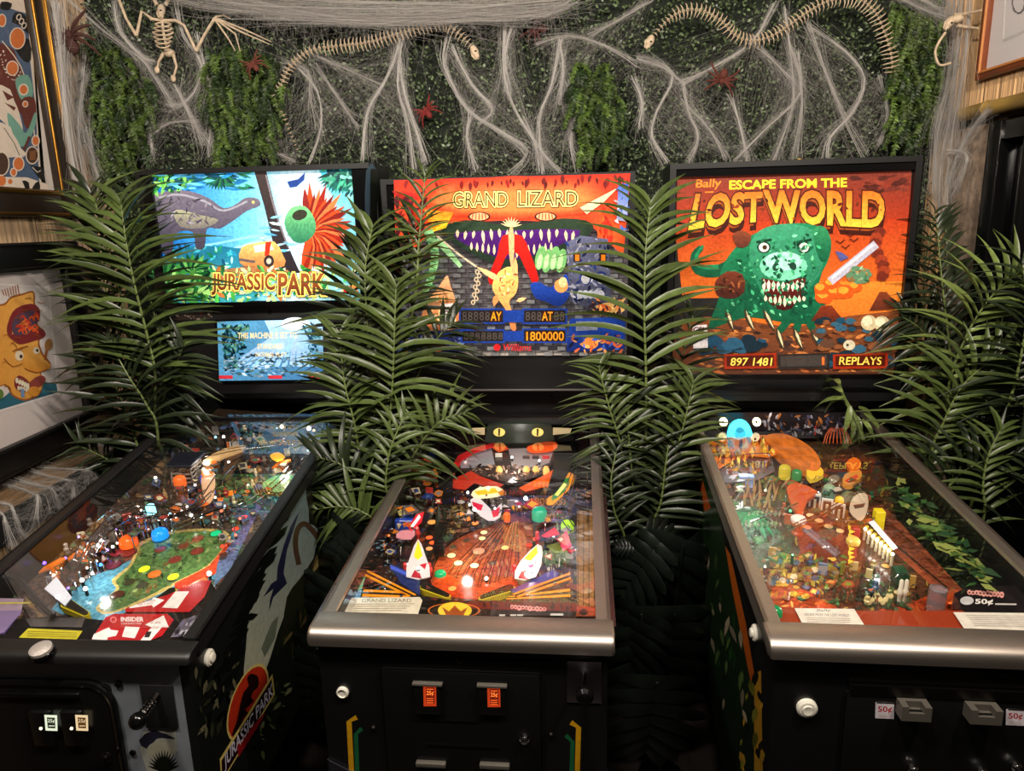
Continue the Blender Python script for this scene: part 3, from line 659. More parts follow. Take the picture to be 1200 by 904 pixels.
MB().rbox(-MG.wb + .02, MG.wb - .02, MG.yb - .004, MG.yb + .004, fG(590, 417).z, fG(590, 412).z, .001, 1).build('backglass_trim', mat('pale_trim', (176, 170, 164), rough=.4), MG.root)
MB().box(-MG.wb + .018, MG.wb - .018, MG.yb + .004, MG.yb + .018, zb_, fG(590, 417).z).build('lower_panel', m_black, MG.root)
MB().rbox(-MG.wb + .02, MG.wb - .02, MG.yb - .006, MG.yb + .006, zb_ - .003, zb_ + .003, .001, 1).build('panel_trim', mat('grey_trim', (104, 100, 98), rough=.4), MG.root)
MB().lathe([(.008, 0), (.008, .004), (.006, .006)], MG.back(.068)(646, 466), (0, -1, 0), 12).build('key_lock', m_darkmetal, MG.root)

# ---- orange backglass
A = Art(ML.back(.0155), (0, -1, 0))
A.poly([(788, 208), (1068, 200), (1066, 262), (790, 268)], (110, 46, 34), (170, 54, 26))
A.poly([(790, 262), (1066, 256), (1056, 345), (800, 350)], (176, 54, 24), (214, 106, 36))
A.poly([(850, 340), (960, 330), (1060, 330), (1052, 385), (860, 385)], (226, 130, 44), (214, 104, 34))
scat(A, [(992, 208), (1066, 204), (1066, 226), (1000, 222)], 30, [(90, 36, 28), (120, 50, 36)], 8, 22, 30, ang=(-.4, .4))
A.poly([(800, 380), (860, 372), (930, 384), (1054, 364), (1048, 440), (806, 442)], (130, 70, 36), (80, 46, 32), smooth=2)
scat(A, [(815, 384), (1050, 380), (1046, 436), (815, 438)], 240, [(90, 50, 30), (170, 92, 44), (60, 40, 34), (200, 120, 60)], 6, 18, 31, ang=(-.4, .5), asp=.3)
A.tx('Bally', 815, 223, 29, 12, (244, 130, 40), off=.02, slope=-.05, slant=.12); A.line([(826, 225.5), (836, 225)], 1.4, (244, 130, 40))
A.tx('ESCAPE FROM THE', 855, 222, 137, 10, (255, 226, 50), off=.03, slope=-.022)
def big(t, quad):
    dn = [(x, y + 9) for x, y in quad]; dn2 = [(x - 2, y + 5) for x, y in quad]
    A.text(t, dn, (60, 22, 14), off=.05); A.text(t, dn2, (150, 70, 26), off=.02); A.text(t, quad, (70, 28, 14), off=.075); A.text(t, quad, (252, 190, 60), off=.038, c2=(226, 110, 34))
big('LOST', ((808, 268), (893, 258), (893, 226), (816, 229)))
big('WORLD', ((899, 259), (1034, 266), (1036, 226), (896, 224)))
scat(A, [(808, 232), (1034, 228), (1034, 262), (808, 264)], 26, [(120, 50, 20), (90, 36, 18)], 3, 8, 32, asp=.5)
# plain green reptile
g1, g2, g3, g4 = (30, 130, 84), (16, 84, 56), (90, 190, 140), (14, 54, 38)
A.line([(822, 290), (814, 300), (818, 316), (840, 318), (866, 306)], 7, g2, 16, smooth=4); A.line([(824, 288), (816, 300), (820, 312), (842, 313)], 3, g1, 6, smooth=4)
A.poly([(844, 318), (862, 290), (884, 274), (912, 264), (944, 262), (968, 272), (972, 300), (960, 330), (968, 372), (936, 380), (880, 372), (848, 380), (830, 384), (842, 350)], g1, g2, smooth=3)
A.poly([(878, 300), (884, 276), (906, 264), (938, 264), (960, 278), (964, 312), (950, 336), (934, 356), (916, 364), (900, 350), (886, 330)], (60, 150, 110), (30, 110, 76), smooth=3)
A.poly([(952, 270), (966, 266), (974, 284), (970, 304), (960, 304)], (50, 140, 90), g2, smooth=3)
A.ell(918, 312, 28, 17, (120, 205, 170)); A.ell(918, 306, 22, 11, (165, 226, 204)); A.ell(909, 313, 4, 5, (30, 60, 50), rot=.4); A.ell(929, 312, 4, 5, (30, 60, 50), rot=-.4)
for x in (895, 942): A.ell(x, 290, 8, 7, g4); A.ell(x, 290, 6, 5.4, (236, 234, 220)); A.ell(x + 1, 290, 2.8, 2.8, (60, 40, 20)); A.line([(x - 9, 284 + (x > 900) * 0), (x + 9, 281)], 3, g4)
A.poly([(892, 326), (918, 332), (944, 324), (938, 354), (918, 364), (900, 354)], (96, 30, 24), (60, 16, 16), smooth=2)
for k in range(9): x = 895 + k * 5.6; A.leaf(x, 327 + 3 * math.sin(k * .4), x, 342, 4.4, (246, 236, 206)); A.leaf(x + 2, 360 - abs(x - 917) * .3, x + 2, 346, 4, (240, 226, 190))
for (ax, ay, n, dx) in ((866, 362, 3, 22), (925, 384, 3, 20)):
    for k in range(n):
        x = ax + k * dx - 12; A.line([(ax + 14, ay - 28), (x, ay + 4)], 12, g2, 8); A.leaf(x - 4, ay, x + 6 + k * 2, ay + 28, 7, (60, 48, 34)); A.leaf(x - 2, ay + 2, x + 5 + k * 2, ay + 24, 3, (220, 205, 160))
scat(A, [(850, 320), (884, 280), (960, 272), (958, 330), (960, 372), (880, 370), (850, 376)], 260, [(60, 160, 110), (20, 90, 60), (110, 205, 150), (14, 64, 44), (40, 130, 84)], 3, 8, 33, kind='leaf', asp=.5)
A.poly([(838, 330), (852, 318), (870, 322), (872, 342), (858, 350), (840, 346)], (116, 54, 34), (64, 30, 24), smooth=2); A.poly([(858, 276), (868, 270), (880, 276), (876, 288), (864, 290)], (130, 66, 40), (84, 40, 30), smooth=2)
scat(A, [(838, 330), (852, 320), (870, 324), (870, 344), (842, 346)], 20, [(160, 90, 50), (60, 28, 20)], 5, 10, 34)
# volcano, smoke, birds, boulders, eggs
A.poly([(950, 376), (962, 358), (974, 358), (990, 378)], (130, 50, 26), (84, 36, 24)); A.poly([(1018, 364), (1030, 342), (1038, 342), (1056, 362)], (120, 54, 30), (90, 40, 26))
for (x, y, r) in ((966, 346, 12), (978, 340, 12), (990, 342, 10), (962, 338, 9), (974, 332, 9), (1002, 336, 8)): A.ell(x, y, r, r * .8, (222, 84, 26), jit=.1, seed=2); A.ell(x - 2, y - 2, r * .6, r * .45, (250, 150, 50), jit=.1, seed=3)
for k in range(9): A.ell(1030 - 5 * math.sin(k * .7), 272 + k * 6.5, 7, 6, [(110, 40, 26), (150, 56, 30)][k % 2], jit=.15, seed=k)
for (x, y) in ((984, 284), (990, 290), (996, 276), (1000, 282)): A.line([(x - 5, y - 2), (x, y + 1), (x + 5, y - 3)], 1.3, (60, 20, 14))
A.line([(972, 330), (1026, 286)], 10, (178, 176, 190)); A.line([(974, 326), (1022, 287)], 2.5, (240, 240, 245)); A.poly([(984, 306), (978, 294), (986, 296), (994, 302)], (80, 84, 140))
A.ell(1006, 322, 14, 10, (90, 130, 96), jit=.15); scat(A, [(994, 314), (1018, 314), (1016, 332), (994, 330)], 24, [(60, 100, 70), (140, 170, 130), (170, 120, 70)], 4, 9, 35)
R_ = random.Random(4)
for i in range(46):
    x, y = R_.uniform(958, 1050), R_.uniform(374, 428); r = R_.uniform(4, 10); A.ell(x, y, r, r * .6, R_.choice([(30, 70, 90), (50, 90, 110), (24, 44, 56), (90, 60, 44), (130, 76, 44)]), jit=.2, n=9, seed=i)
for i in range(22):
    x, y = R_.uniform(816, 900), R_.uniform(396, 412); r = R_.uniform(4, 11); A.ell(x, y, r, r * .7, R_.choice([(30, 70, 96), (40, 84, 110), (20, 40, 52)]), jit=.2, n=9, seed=i)
for x, y in ((1017, 378), (1032, 379)): A.ell(x, y, 9.5, 9, (196, 180, 140)); A.ell(x - 2, y - 2, 6, 5.5, (226, 212, 176))
A.ell(994, 404, 7, 6, (200, 190, 160)); A.ell(992, 404, 1.6, 1.6, (60, 50, 40))
for (x0, x1, c) in ((851, 906, 1), (914, 968, 0), (978, 1036, 1)):
    A.poly([(x0 - 3, 415), (x1 + 3, 413), (x1 + 3, 431), (x0 - 3, 432)], (150, 40, 14) if c else (40, 34, 32)); A.poly([(x0, 417), (x1, 415.5), (x1, 428.5), (x0, 429)], (74, 22, 10) if c else (60, 54, 50))
A.tx('897 1481', 855, 428, 48, 9, (255, 214, 90), off=.012, slant=.15); A.tx('1', 962, 427, 3, 9, (255, 110, 40)); A.tx('REPLAYS', 982, 427, 49, 9, (255, 214, 90), off=.012, slant=.12)
A.poly([(811, 381), (828, 380), (829, 407), (812, 408)], (214, 208, 206)); A.poly([(812, 392), (828, 390), (828, 398), (812, 402)], (150, 146, 146)); A.tx('CSL', 812, 389, 15, 6, (100, 24, 34), off=.03)
A.build('backglass_art', mat('backlit_print_orange', attr='Col', rough=.3, es=.30, noise=.22, nscale=120), ML.root)
fL = ML.back(0); z0 = fL(930, 470).z
MB().box(-ML.wb + .018, ML.wb - .018, ML.yb + .004, ML.yb + .018, z0, gL[2] - .012).build('lower_panel', m_black, ML.root)
MB().rbox(-ML.wb + .02, ML.wb - .02, ML.yb - .012, ML.yb + .004, fL(930, 456).z, fL(930, 452).z, .002, 1).build('panel_trim', m_blackgloss, ML.root)
MB().lathe([(.012, 0), (.012, .004), (.004, .006)], (.02, ML.yb + .02, ML.zt), (0, 0, 1), 12).build('top_lock', mat('brass', (180, 150, 90), rough=.3, metal=1), ML.root)
# ------------------------------------------------------------ playfields
def stand(M, pts, anchor, c, es=0, th=.003, name='upright_plastic', m=None, smooth=0):
    """an upright plate on the playfield through the spot anchor; outline in picture points"""
    x, v = M.pf(*anchor); p0 = M.xf(Vector((x, v, 0)))
    P = [M.pl(a, b, p0, M.ey) for a, b in pts]; P = [(p.x, (p - M.O).dot(M.ez)) for p in P]
    if smooth: P = [(p.x, p.y) for p in catmull([(a, b, 0) for a, b in P], smooth, True)]
    return M.mb().prism(P, lambda x, h: (x, v, h), lambda x, h: (x, v + th, h)).build(name, m or cmat(c, .25, es), M.play, sharp=20)
def bulb(M, px, py, r, h, c=(255, 250, 235), es=6, ms=None):
    x, v = M.pf(px, py, h); q = M.rad(px, py, r, h) * .8
    M.mb().lathe([(.0035, 0), (.0035, h - q * .8)], (x, v, 0), n=8).build('lamp_socket', ms or m_darkmetal, M.play)
    M.mb().lathe([(q * .6, h - q), (q, h - q * .3), (q * .9, h + q * .3), (q * .3, h + q)], (x, v, 0), n=10).build('bulb', cmat(c, .3, es), M.play)
def screw(M, px, py, h):
    x, v = M.pf(px, py, h); M.mb().lathe([(.0016, 0), (.0016, h), (.0034, h), (.0028, h + .0016)], (x, v, 0), n=8).build('screw_post', m_chrome, M.play)
def clutter(M, P, n, seed, cols, lit=(), hmax=.05, sz=(7, 17)):
    R = random.Random(seed); x0, x1 = min(p[0] for p in P), max(p[0] for p in P); y0, y1 = min(p[1] for p in P), max(p[1] for p in P); k = 0
    while k < n:
        x, y = R.uniform(x0, x1), R.uniform(y0, y1)
        if not inpoly(x, y, P): continue
        k += 1; t = R.random(); c = R.choice(cols)
        if t < .36:
            r = R.uniform(*sz) * .8; a0 = R.uniform(0, 6.3); m = R.randint(3, 5); h = R.uniform(.012, hmax); asp = R.uniform(.3, .6); c = tuple(int(v * .8) for v in c)
            pts = [(x + r * (.5 + .5 * R.random()) * math.cos(a0 + i * 6.283 / m), y + r * asp * math.sin(a0 + i * 6.283 / m)) for i in range(m)]
            M.plastic(pts, h, c, R.choice((0, 0, .08)))
            if r > 7: M.plastic([(x + (a - x) * .6, y + (b - y) * .55) for a, b in pts], h + .0008, R.choice(cols), .05, .0006, 'plastic_print')
            screw(M, pts[0][0] * .8 + x * .2, pts[0][1] * .8 + y * .2, h)
        elif t < .46:
            dx, dy = R.uniform(-16, 16), R.uniform(-6, 6); h = R.uniform(.02, hmax); M.wire([(x, y, .004), (x, y, h), (x + dx * .5, y + dy * .5 - 3, h), (x + dx, y + dy, h), (x + dx, y + dy, .004)], .0013, 'wire_guide', sub=2)
        elif t < .60: screw(M, x, y, R.uniform(.02, hmax))
        elif t < .74: M.post(x, y, R.uniform(.018, .03), c, R.uniform(.0035, .006))
        elif t < .84 and lit: bulb(M, x, y, R.uniform(1.2, 2.2), R.uniform(.01, .03), R.choice(lit), R.choice((1.5, 4)))
        elif t < .93: M.insert(x, y, R.uniform(3, 5), c, .15)
        else: M.standup(x, y, R.uniform(6, 11), R.uniform(.02, .035), c, .1, R.uniform(-.6, .6))
def stripes(M, pts, h, c0, c1, n=3):
    """a long plastic with lengthwise stripes; pts: two ends of each long edge"""
    a, b, c, d = pts
    for i in range(n):
        t0, t1 = i / n, (i + 1) / n; L = lambda p, q, t: (p[0] + (q[0] - p[0]) * t, p[1] + (q[1] - p[1]) * t)
        M.plastic([L(a, d, t0), L(b, c, t0), L(b, c, t1), L(a, d, t1)], h, (c0, c1)[i % 2], .1, name='striped_plastic')

def squiggle(A, x, y, w, h, c, seed):
    R = random.Random(seed); n = int(w / 4.2)
    for k in range(n): A.ell(x + 2 + k * 4.2, y + k * h * .04 + R.uniform(-.6, .6), R.uniform(2.0, 3.2), h * R.uniform(.3, .5), c, n=10)
    for k in range(n): A.ell(x + 2 + k * 4.2, y + k * h * .04 + .2, R.uniform(.7, 1.3), h * .16, (60, 30, 30), n=8)
# ================= Grand Lizard
M = MG; A = Art(M.onpf(.0006), M.ez, base=0)
A.poly([(500, 495), (704, 495), (722, 735), (362, 735)], (40, 27, 27), (58, 36, 32))
scat(A, [(480, 560), (690, 560), (705, 720), (400, 720)], 320, [(90, 52, 36), (30, 22, 26), (120, 60, 34), (60, 70, 60), (44, 40, 70)], 6, 20, 40, asp=.3)
A.poly([(505, 682), (510, 657), (530, 636), (558, 622), (588, 612), (606, 600), (622, 610), (624, 638), (612, 664), (603, 686), (592, 702), (524, 700)], (120, 60, 38), (190, 78, 34), smooth=3)
for k in range(26):
    x = 520 + k * 3.4; A.line([(x, 698 - abs(k - 12)), (x + (k - 8) * -.4 + 12, 660), (608 - (26 - k) * .8, 612)], .9, [(70, 34, 24), (170, 92, 48), (90, 44, 28)][k % 3], smooth=3)
A.poly([(508, 684), (520, 672), (560, 690), (600, 676), (600, 700), (524, 700)], (216, 84, 30), (196, 60, 24), smooth=3)
A.ell(576, 700, 9, 5, (230, 130, 90)); A.line([(505, 680), (512, 656), (532, 634), (560, 620)], 1.4, (20, 14, 14), smooth=3)
scat(A, [(520, 595), (560, 590), (560, 618), (520, 630)], 60, [(110, 90, 50), (60, 50, 34), (140, 120, 70)], 5, 14, 41)
scat(A, [(420, 640), (470, 600), (490, 620), (440, 680)], 50, [(120, 120, 140), (60, 60, 80), (160, 150, 150)], 6, 18, 42)
for x, y in ((455, 655), (470, 648), (640, 655), (656, 660)): A.poly([(x - 5, y - 9), (x + 3, y - 12), (x + 4, y + 8), (x - 6, y + 9)], (16, 14, 18)); A.line([(x, y - 6), (x - 1, y + 6)], 1, (210, 200, 190))
A.poly([(676, 600), (703, 600), (707, 722), (675, 722)], (150, 108, 54), (170, 120, 60)); 
for k in range(5): A.line([(678 + k * 6, 600), (677 + k * 6.6, 722)], 1.2, (90, 60, 34))
A.poly([(675, 712), (706, 712), (707, 724), (675, 724)], (170, 70, 34)); A.ell(684, 719, 5, 4, (40, 20, 20))
A.poly([(668, 510), (676, 510), (676, 720), (672, 720)], (20, 18, 22))
A.build('playfield_art', m_pfprint, M.play)
for x, y, r, c, l in ((567, 624, 4, (250, 214, 150), .6), (565, 631, 4, (250, 214, 150), .5), (529, 651, 5, (250, 200, 140), .7), (537, 660, 5, (250, 205, 140), .7), (556, 663, 5, (250, 205, 150), .8), (561, 646, 7, (214, 130, 100), .3), (592, 642, 4.5, (240, 180, 110), .6), (582, 634, 3.5, (80, 60, 50), 0), (547, 633, 3.5, (90, 70, 55), 0), (577, 660, 4, (90, 70, 60), 0), (531, 641, 3.5, (90, 70, 55), 0), (503, 630, 4, (250, 90, 40), 1), (507, 636, 4, (250, 90, 40), 1), (503, 643, 4, (240, 150, 90), .8), (620, 639, 4, (230, 60, 40), .8), (628, 632, 4, (240, 80, 50), .8), (506, 612, 5, (240, 150, 70), .8), (540, 603, 5, (240, 130, 50), .8), (548, 608, 5, (240, 130, 50), .8), (556, 613, 5, (240, 130, 50), .8), (530, 690, 6, (240, 140, 70), .7)):
    M.insert(x, y, r, c, l)
M.dome(516, 673, 7, .004, (24, 160, 96), .4, .004, 'green_insert')
# slingshots
for pts, fl, tip in (([(476, 676), (481, 652), (490, 632), (498, 650), (504, 676)], [(485, 652), (490, 633), (495, 651), (490, 656)], 0), ([(603, 678), (610, 658), (630, 638), (636, 648), (628, 676)], [(614, 655), (629, 640), (630, 648), (622, 657)], 1)):
    M.plastic(pts, .036, (220, 216, 216), .1, name='slingshot_plastic', smooth=2); M.plastic(fl, .0375, (246, 204, 40), .4, name='slingshot_flame')
    a, b, c = pts[0], pts[2], pts[4]
    cx, cy = (a[0] + c[0]) / 2, (a[1] + c[1]) / 2 - 6; M.plastic([(cx - 8, cy + 6), (cx - 4, cy - 2), (cx + 2, cy + 2), (cx + 4, cy + 8)], .0375, (170, 30, 50), .2); M.plastic([(cx + 2, cy - 8), (cx + 10, cy - 10), (cx + 8, cy - 3)], .0375, (190, 40, 60), .2)
    for p in (pts[0], pts[2], pts[4]): M.post(p[0], p[1], .034, (220, 60, 60), .005)
    bulb(M, cx, cy - 4, 2, .042, es=8)
# lane guides, flippers, striped plastics
M.plastic([(456, 662), (464, 663), (492, 677), (492, 698), (470, 684)], .03, (36, 46, 96), .1, name='lane_guide'); M.plastic([(457, 662), (490, 677), (489, 680), (458, 667)], .032, (70, 90, 190), .2, name='lane_guide_edge')
M.plastic([(598, 692), (648, 668), (655, 672), (650, 684), (606, 698)], .03, (60, 52, 120), .1, name='lane_guide')
M.flipper((498, 686), (524, 697), (24, 22, 20), (214, 190, 40)); M.flipper((597, 688), (565, 699), (24, 22, 20), (214, 190, 40))
for a in (((424, 668), (430, 666), (488, 697), (478, 699)), ((426, 691), (470, 693), (482, 701), (424, 699))): stripes(M, (a[0], a[2], a[3], (a[0][0] - 2, a[0][1] + 7)) if a[0][0] == 424 else a, .034, (226, 140, 24), (40, 26, 14), 3)
stripes(M, ((600, 696), (668, 671), (669, 679), (608, 700)), .034, (226, 130, 30), (40, 26, 14), 3); stripes(M, ((596, 699), (668, 690), (669, 703), (592, 704)), .032, (226, 140, 24), (44, 28, 14), 4)
for x, y in ((470, 699), (450, 690), (618, 698), (650, 684)): screw(M, x, y, .036)
M.plastic([(398, 690), (406, 680), (414, 676), (424, 690), (422, 700), (412, 720), (398, 718)], .03, (96, 150, 190), .15, name='blue_plastic', smooth=2); M.plastic([(414, 678), (420, 672), (424, 690), (418, 692)], .032, (120, 180, 140), .15)
# apron with cards
ap = M.plastic([(384, 702), (500, 699), (530, 704), (576, 704), (672, 703), (674, 736), (374, 736)], .040, (20, 17, 16), 0, .036, 'apron')
A = Art(M.onpf(.0402), M.ez, base=1e-4)
A.poly([(403, 718), (410, 701), (492, 700), (495, 704), (490, 720)], (214, 206, 184)); A.tx('GRAND LIZARD', 424, 706, 58, 4, (90, 84, 70))
for k in range(4): A.line([(414, 708.5 + k * 2.6), (486 - 5 * k, 708 + k * 2.6)], .7, (140, 132, 112))
A.ell(532, 716, 31, 9, (190, 96, 34), n=20); A.ell(532, 716, 29, 8, (30, 20, 16)); A.ell(533, 716, 20, 10, (238, 196, 50)); A.poly([(518, 712), (526, 717), (533, 710), (540, 717), (548, 712), (543, 722), (523, 722)], (150, 70, 24))
A.poly([(576, 705), (668, 704), (670, 722), (575, 722)], (48, 44, 44)); squiggle(A, 598, 712, 46, 7, (220, 160, 155), 4); [A.poly([(x, 721), (x + 7, 721), (x + 7, 723), (x, 723)], (190, 186, 180)) for x in (585, 598, 606)]; A.poly([(645, 720), (660, 720), (660, 722.5), (645, 722.5)], (200, 200, 196))
A.build('apron_cards', m_print, M.play)
# rear: dark green crest with yellow eyes, upper playfield, ramp
stand(M, [(568, 518), (571, 500), (590, 497), (630, 497), (646, 500), (650, 516), (634, 519), (585, 520)], (608, 540), (38, 48, 40), 0, .02, 'crest')
for x in (585, 630):
    stand(M, [(x - 7 + 7 * (1 - math.cos(a)), 507 - 5 * math.sin(a)) for a in [k * .5236 for k in range(12)]], (608, 541.0), (222, 200, 110), .25, .002, 'crest_eye'); stand(M, [(x - 1, 503), (x + 1.2, 503), (x + .6, 511), (x - 1, 511)], (608, 541.3), (20, 18, 14), 0, .002, 'crest_pupil')
for sx in (-1, 1):
    stand(M, [(608 + sx * 40, 502), (608 + sx * 62, 503), (608 + sx * 60, 508), (608 + sx * 40, 510)], (608, 541), (196, 180, 140), .05, .006, 'crest_horn')
M.plastic([(530, 548), (536, 536), (552, 527), (576, 521), (600, 524), (650, 519), (654, 528), (646, 545), (628, 558), (600, 566), (560, 556)], .03, (60, 48, 46), .05, .004, 'upper_playfield', smooth=3)
M.plastic([(538, 540), (552, 530), (576, 525), (580, 545), (566, 548), (540, 548)], .032, (150, 150, 156), .18, name='steel_deck'); M.plastic([(596, 526), (650, 524), (644, 542), (624, 550), (600, 548)], .032, (150, 140, 140), .2)
M.plastic([(530, 546), (537, 534), (556, 525), (578, 519), (580, 523), (556, 531), (541, 540), (538, 547)], .046, (200, 36, 36), .3, name='red_edge'); M.plastic([(572, 521), (588, 518), (596, 526), (584, 530)], .044, (216, 70, 30), .3); M.plastic([(618, 524), (632, 519), (650, 518), (653, 524), (644, 529), (622, 530)], .046, (236, 84, 30), .4, smooth=3, name='orange_cap')
M.plastic([(530, 562), (552, 552), (562, 558), (590, 568), (582, 574), (556, 566), (545, 574), (531, 572)], .034, (176, 48, 28), .2, name='red_plastic'); M.plastic([(608, 572), (640, 556), (652, 548), (656, 552), (640, 570), (616, 576)], .034, (210, 84, 24), .25)
scx = Art(M.onpf(.0323), M.ez); scat(scx, [(548, 546), (640, 546), (628, 558), (600, 564), (560, 555)], 150, [(120, 90, 80), (70, 50, 44), (170, 140, 120), (40, 30, 30)], 3, 9, 44); scx.build('upper_print', m_pfprint, M.play)
for x, c in ((585, (220, 214, 200)), (617, (60, 40, 40)), (628, (50, 34, 34)), (640, (190, 30, 40))):
    M.standup(x, 546 if x < 600 else 549, 8, .042, c, .15); M.standup(x, 545 if x < 600 else 548, 4, .036, (110, 20, 30), .2); M.insert(x, 551, 4, (240, 170, 90), .9, .034)
for k in range(6): M.plastic([(625 + k * 5, 564), (629 + k * 5, 564), (628.5 + k * 5, 571), (625.5 + k * 5, 571)], .037, (226, 110, 24), .3, name='row_target')
M.plastic([(508, 640), (514, 560), (524, 512), (534, 512), (531, 560), (528, 600), (520, 640)], .045, (22, 19, 20), 0, .03, 'ramp_wall'); M.plastic([(652, 512), (672, 512), (668, 550), (650, 578), (640, 578), (648, 552)], .045, (22, 19, 20), 0, .03, 'ramp_wall', smooth=2)
M.plastic([(641, 586), (658, 560), (668, 554), (673, 560), (668, 572), (654, 586), (645, 592)], .042, (226, 140, 30), .35, name='curved_plastic', smooth=3); M.plastic([(646, 584), (660, 564), (667, 560), (666, 570), (652, 584)], .0435, (50, 130, 60), .2, smooth=3); M.plastic([(650, 580), (661, 566), (664, 568), (654, 581)], .045, (240, 220, 120), .4)
M.plastic([(552, 580), (560, 572), (582, 570), (592, 578), (582, 582), (562, 584)], .04, (240, 226, 180), .4, name='white_plastic', smooth=2); M.plastic([(556, 576), (580, 572), (584, 577), (560, 580)], .042, (240, 180, 30), .4); M.plastic([(551, 586), (562, 584), (578, 600), (582, 596), (588, 590), (586, 606), (572, 610), (556, 598)], .036, (206, 200, 204), .35, smooth=2, name='white_plastic'); M.plastic([(553, 588), (566, 592), (564, 598), (556, 596)], .038, (200, 30, 60), .3); M.plastic([(576, 600), (586, 594), (584, 604), (578, 606)], .038, (200, 30, 60), .3)
M.dome(632, 600, 9, .05, (22, 150, 110), .5, .02); M.dome(665, 615, 8, .03, (150, 200, 30), .6, .015); M.dome(594, 603, 4, .03, (220, 90, 30), .5, .02)
M.block(474, 609, 22, 7, .0, .03, (30, 60, 160), .2); M.plastic([(478, 618), (488, 603), (497, 600), (494, 612), (482, 622)], .034, (214, 36, 50), .35); M.plastic([(481, 617), (491, 603), (493, 606), (484, 618)], .036, (240, 230, 230), .4); M.plastic([(466, 600), (474, 594), (488, 596), (484, 602), (468, 604)], .03, (220, 200, 120), .3); M.plastic([(470, 622), (486, 622), (482, 632), (464, 630)], .03, (200, 130, 140), .25, smooth=2)
M.plastic([(634, 628), (650, 618), (656, 626), (640, 630)], .034, (196, 30, 44), .3); M.plastic([(654, 632), (664, 622), (670, 640), (660, 646)], .034, (214, 70, 100), .3); M.plastic([(640, 640), (660, 634), (668, 646), (650, 648)], .03, (96, 104, 40), .2)
for x, y in ((487, 540), (502, 538)): M.plastic([(x - 6, y - 6), (x + 5, y - 7), (x + 4, y + 5), (x - 8, y + 6)], .03, (214, 84, 40), .3)
M.wire([(676, 600, .05), (676, 515, .055), (682, 508, .055), (688, 515, .055), (688, 600, .05)], .0016); M.wire([(676, 590, .052), (682, 582, .052), (690, 590, .052), (688, 598, .05)], .0016); M.wireramp([(670, 620, .04), (660, 600, .045), (668, 570, .05), (678, 540, .05)], .009); M.wireramp([(646, 610, .03), (650, 596, .035), (668, 580, .04)], .007)
for px, py, r, h in ((556, 597, 2.6, .04), (616, 584, 3, .045), (572, 572, 2, .045), (600, 536, 1.8, .045), (632, 540, 1.8, .045), (478, 662, 2.2, .03), (623, 668, 2.6, .042), (570, 678, 2.6, .01), (545, 536, 2, .04)): bulb(M, px, py, r, h, es=7)
clutter(M, [(500, 520), (530, 520), (520, 600), (480, 640), (440, 660), (470, 590)], 44, 50, [(200, 60, 50), (120, 110, 110), (220, 200, 160), (40, 60, 120), (230, 130, 40)], ((255, 240, 220), (255, 120, 60)))
clutter(M, [(535, 575), (640, 580), (650, 620), (600, 600), (540, 605)], 50, 51, [(210, 40, 50), (220, 215, 210), (120, 110, 110), (240, 160, 40), (60, 40, 40)], ((255, 245, 235),))
clutter(M, [(650, 600), (672, 590), (674, 660), (640, 670)], 24, 52, [(200, 50, 70), (90, 110, 50), (60, 60, 130), (210, 200, 190)], ((255, 245, 235),))
M.lamps([(545, 640, .05), (600, 545, .06), (620, 660, .05)], .22)
# ================= Lost World
M = ML; A = Art(M.onpf(.0006), M.ez, base=0)
A.poly([(820, 492), (1020, 480), (1215, 750), (890, 740)], (58, 42, 28), (84, 48, 32))
scat(A, [(830, 520), (1020, 520), (1140, 720), (900, 730)], 520, [(120, 92, 40), (60, 80, 40), (90, 56, 34), (34, 44, 28), (150, 124, 56), (50, 66, 44)], 6, 16, 60, asp=.35)
A.poly([(934, 618), (958, 612), (998, 618), (1002, 658), (968, 662), (940, 650)], (130, 56, 34), (96, 44, 34), smooth=3)
A.poly([(900, 728), (905, 690), (930, 686), (960, 702), (1010, 722), (1070, 706), (1110, 690), (1132, 700), (1130, 745), (905, 740)], (170, 66, 30), (140, 48, 26), smooth=2)
scat(A, [(905, 694), (960, 704), (1010, 722), (1120, 692), (1130, 740), (910, 736)], 120, [(226, 110, 50), (150, 50, 26), (240, 150, 80), (110, 40, 24)], 6, 18, 61, asp=.25)
A.poly([(1012, 596), (1034, 592), (1090, 650), (1130, 694), (1104, 698), (1062, 660), (1030, 630)], (130, 70, 48), (150, 72, 44))
for k in range(12): A.line([(1018 + k, 600), (1062 + k * 2, 650), (1104 + k * 2, 692)], .8, (96, 50, 36))
A.line([(1050, 640), (1110, 690)], 2, (50, 30, 24)); A.poly([(1024, 500), (1040, 500), (1230, 710), (1140, 706), (1050, 606)], (18, 22, 20), (24, 30, 26)); 
for (x0, y0, c) in ((960, 670, (44, 76, 40)), (990, 690, (36, 66, 40)), (1030, 700, (40, 60, 36)), (925, 668, (120, 110, 40))):
    scat(A, [(x0 - 20, y0 - 16), (x0 + 30, y0 - 18), (x0 + 36, y0 + 16), (x0 - 16, y0 + 16)], 60, [c, tuple(v * 1.5 for v in c), tuple(v * .6 for v in c)], 6, 15, 62 + x0)
for i in range(26):
    R_ = random.Random(i + 70); x, y = R_.uniform(900, 960), R_.uniform(655, 705); A.ell(x, y, 5, 3.5, R_.choice([(190, 150, 50), (120, 60, 40), (60, 90, 110), (200, 190, 160)]), n=9)
A.build('playfield_art', m_pfprint, M.play)
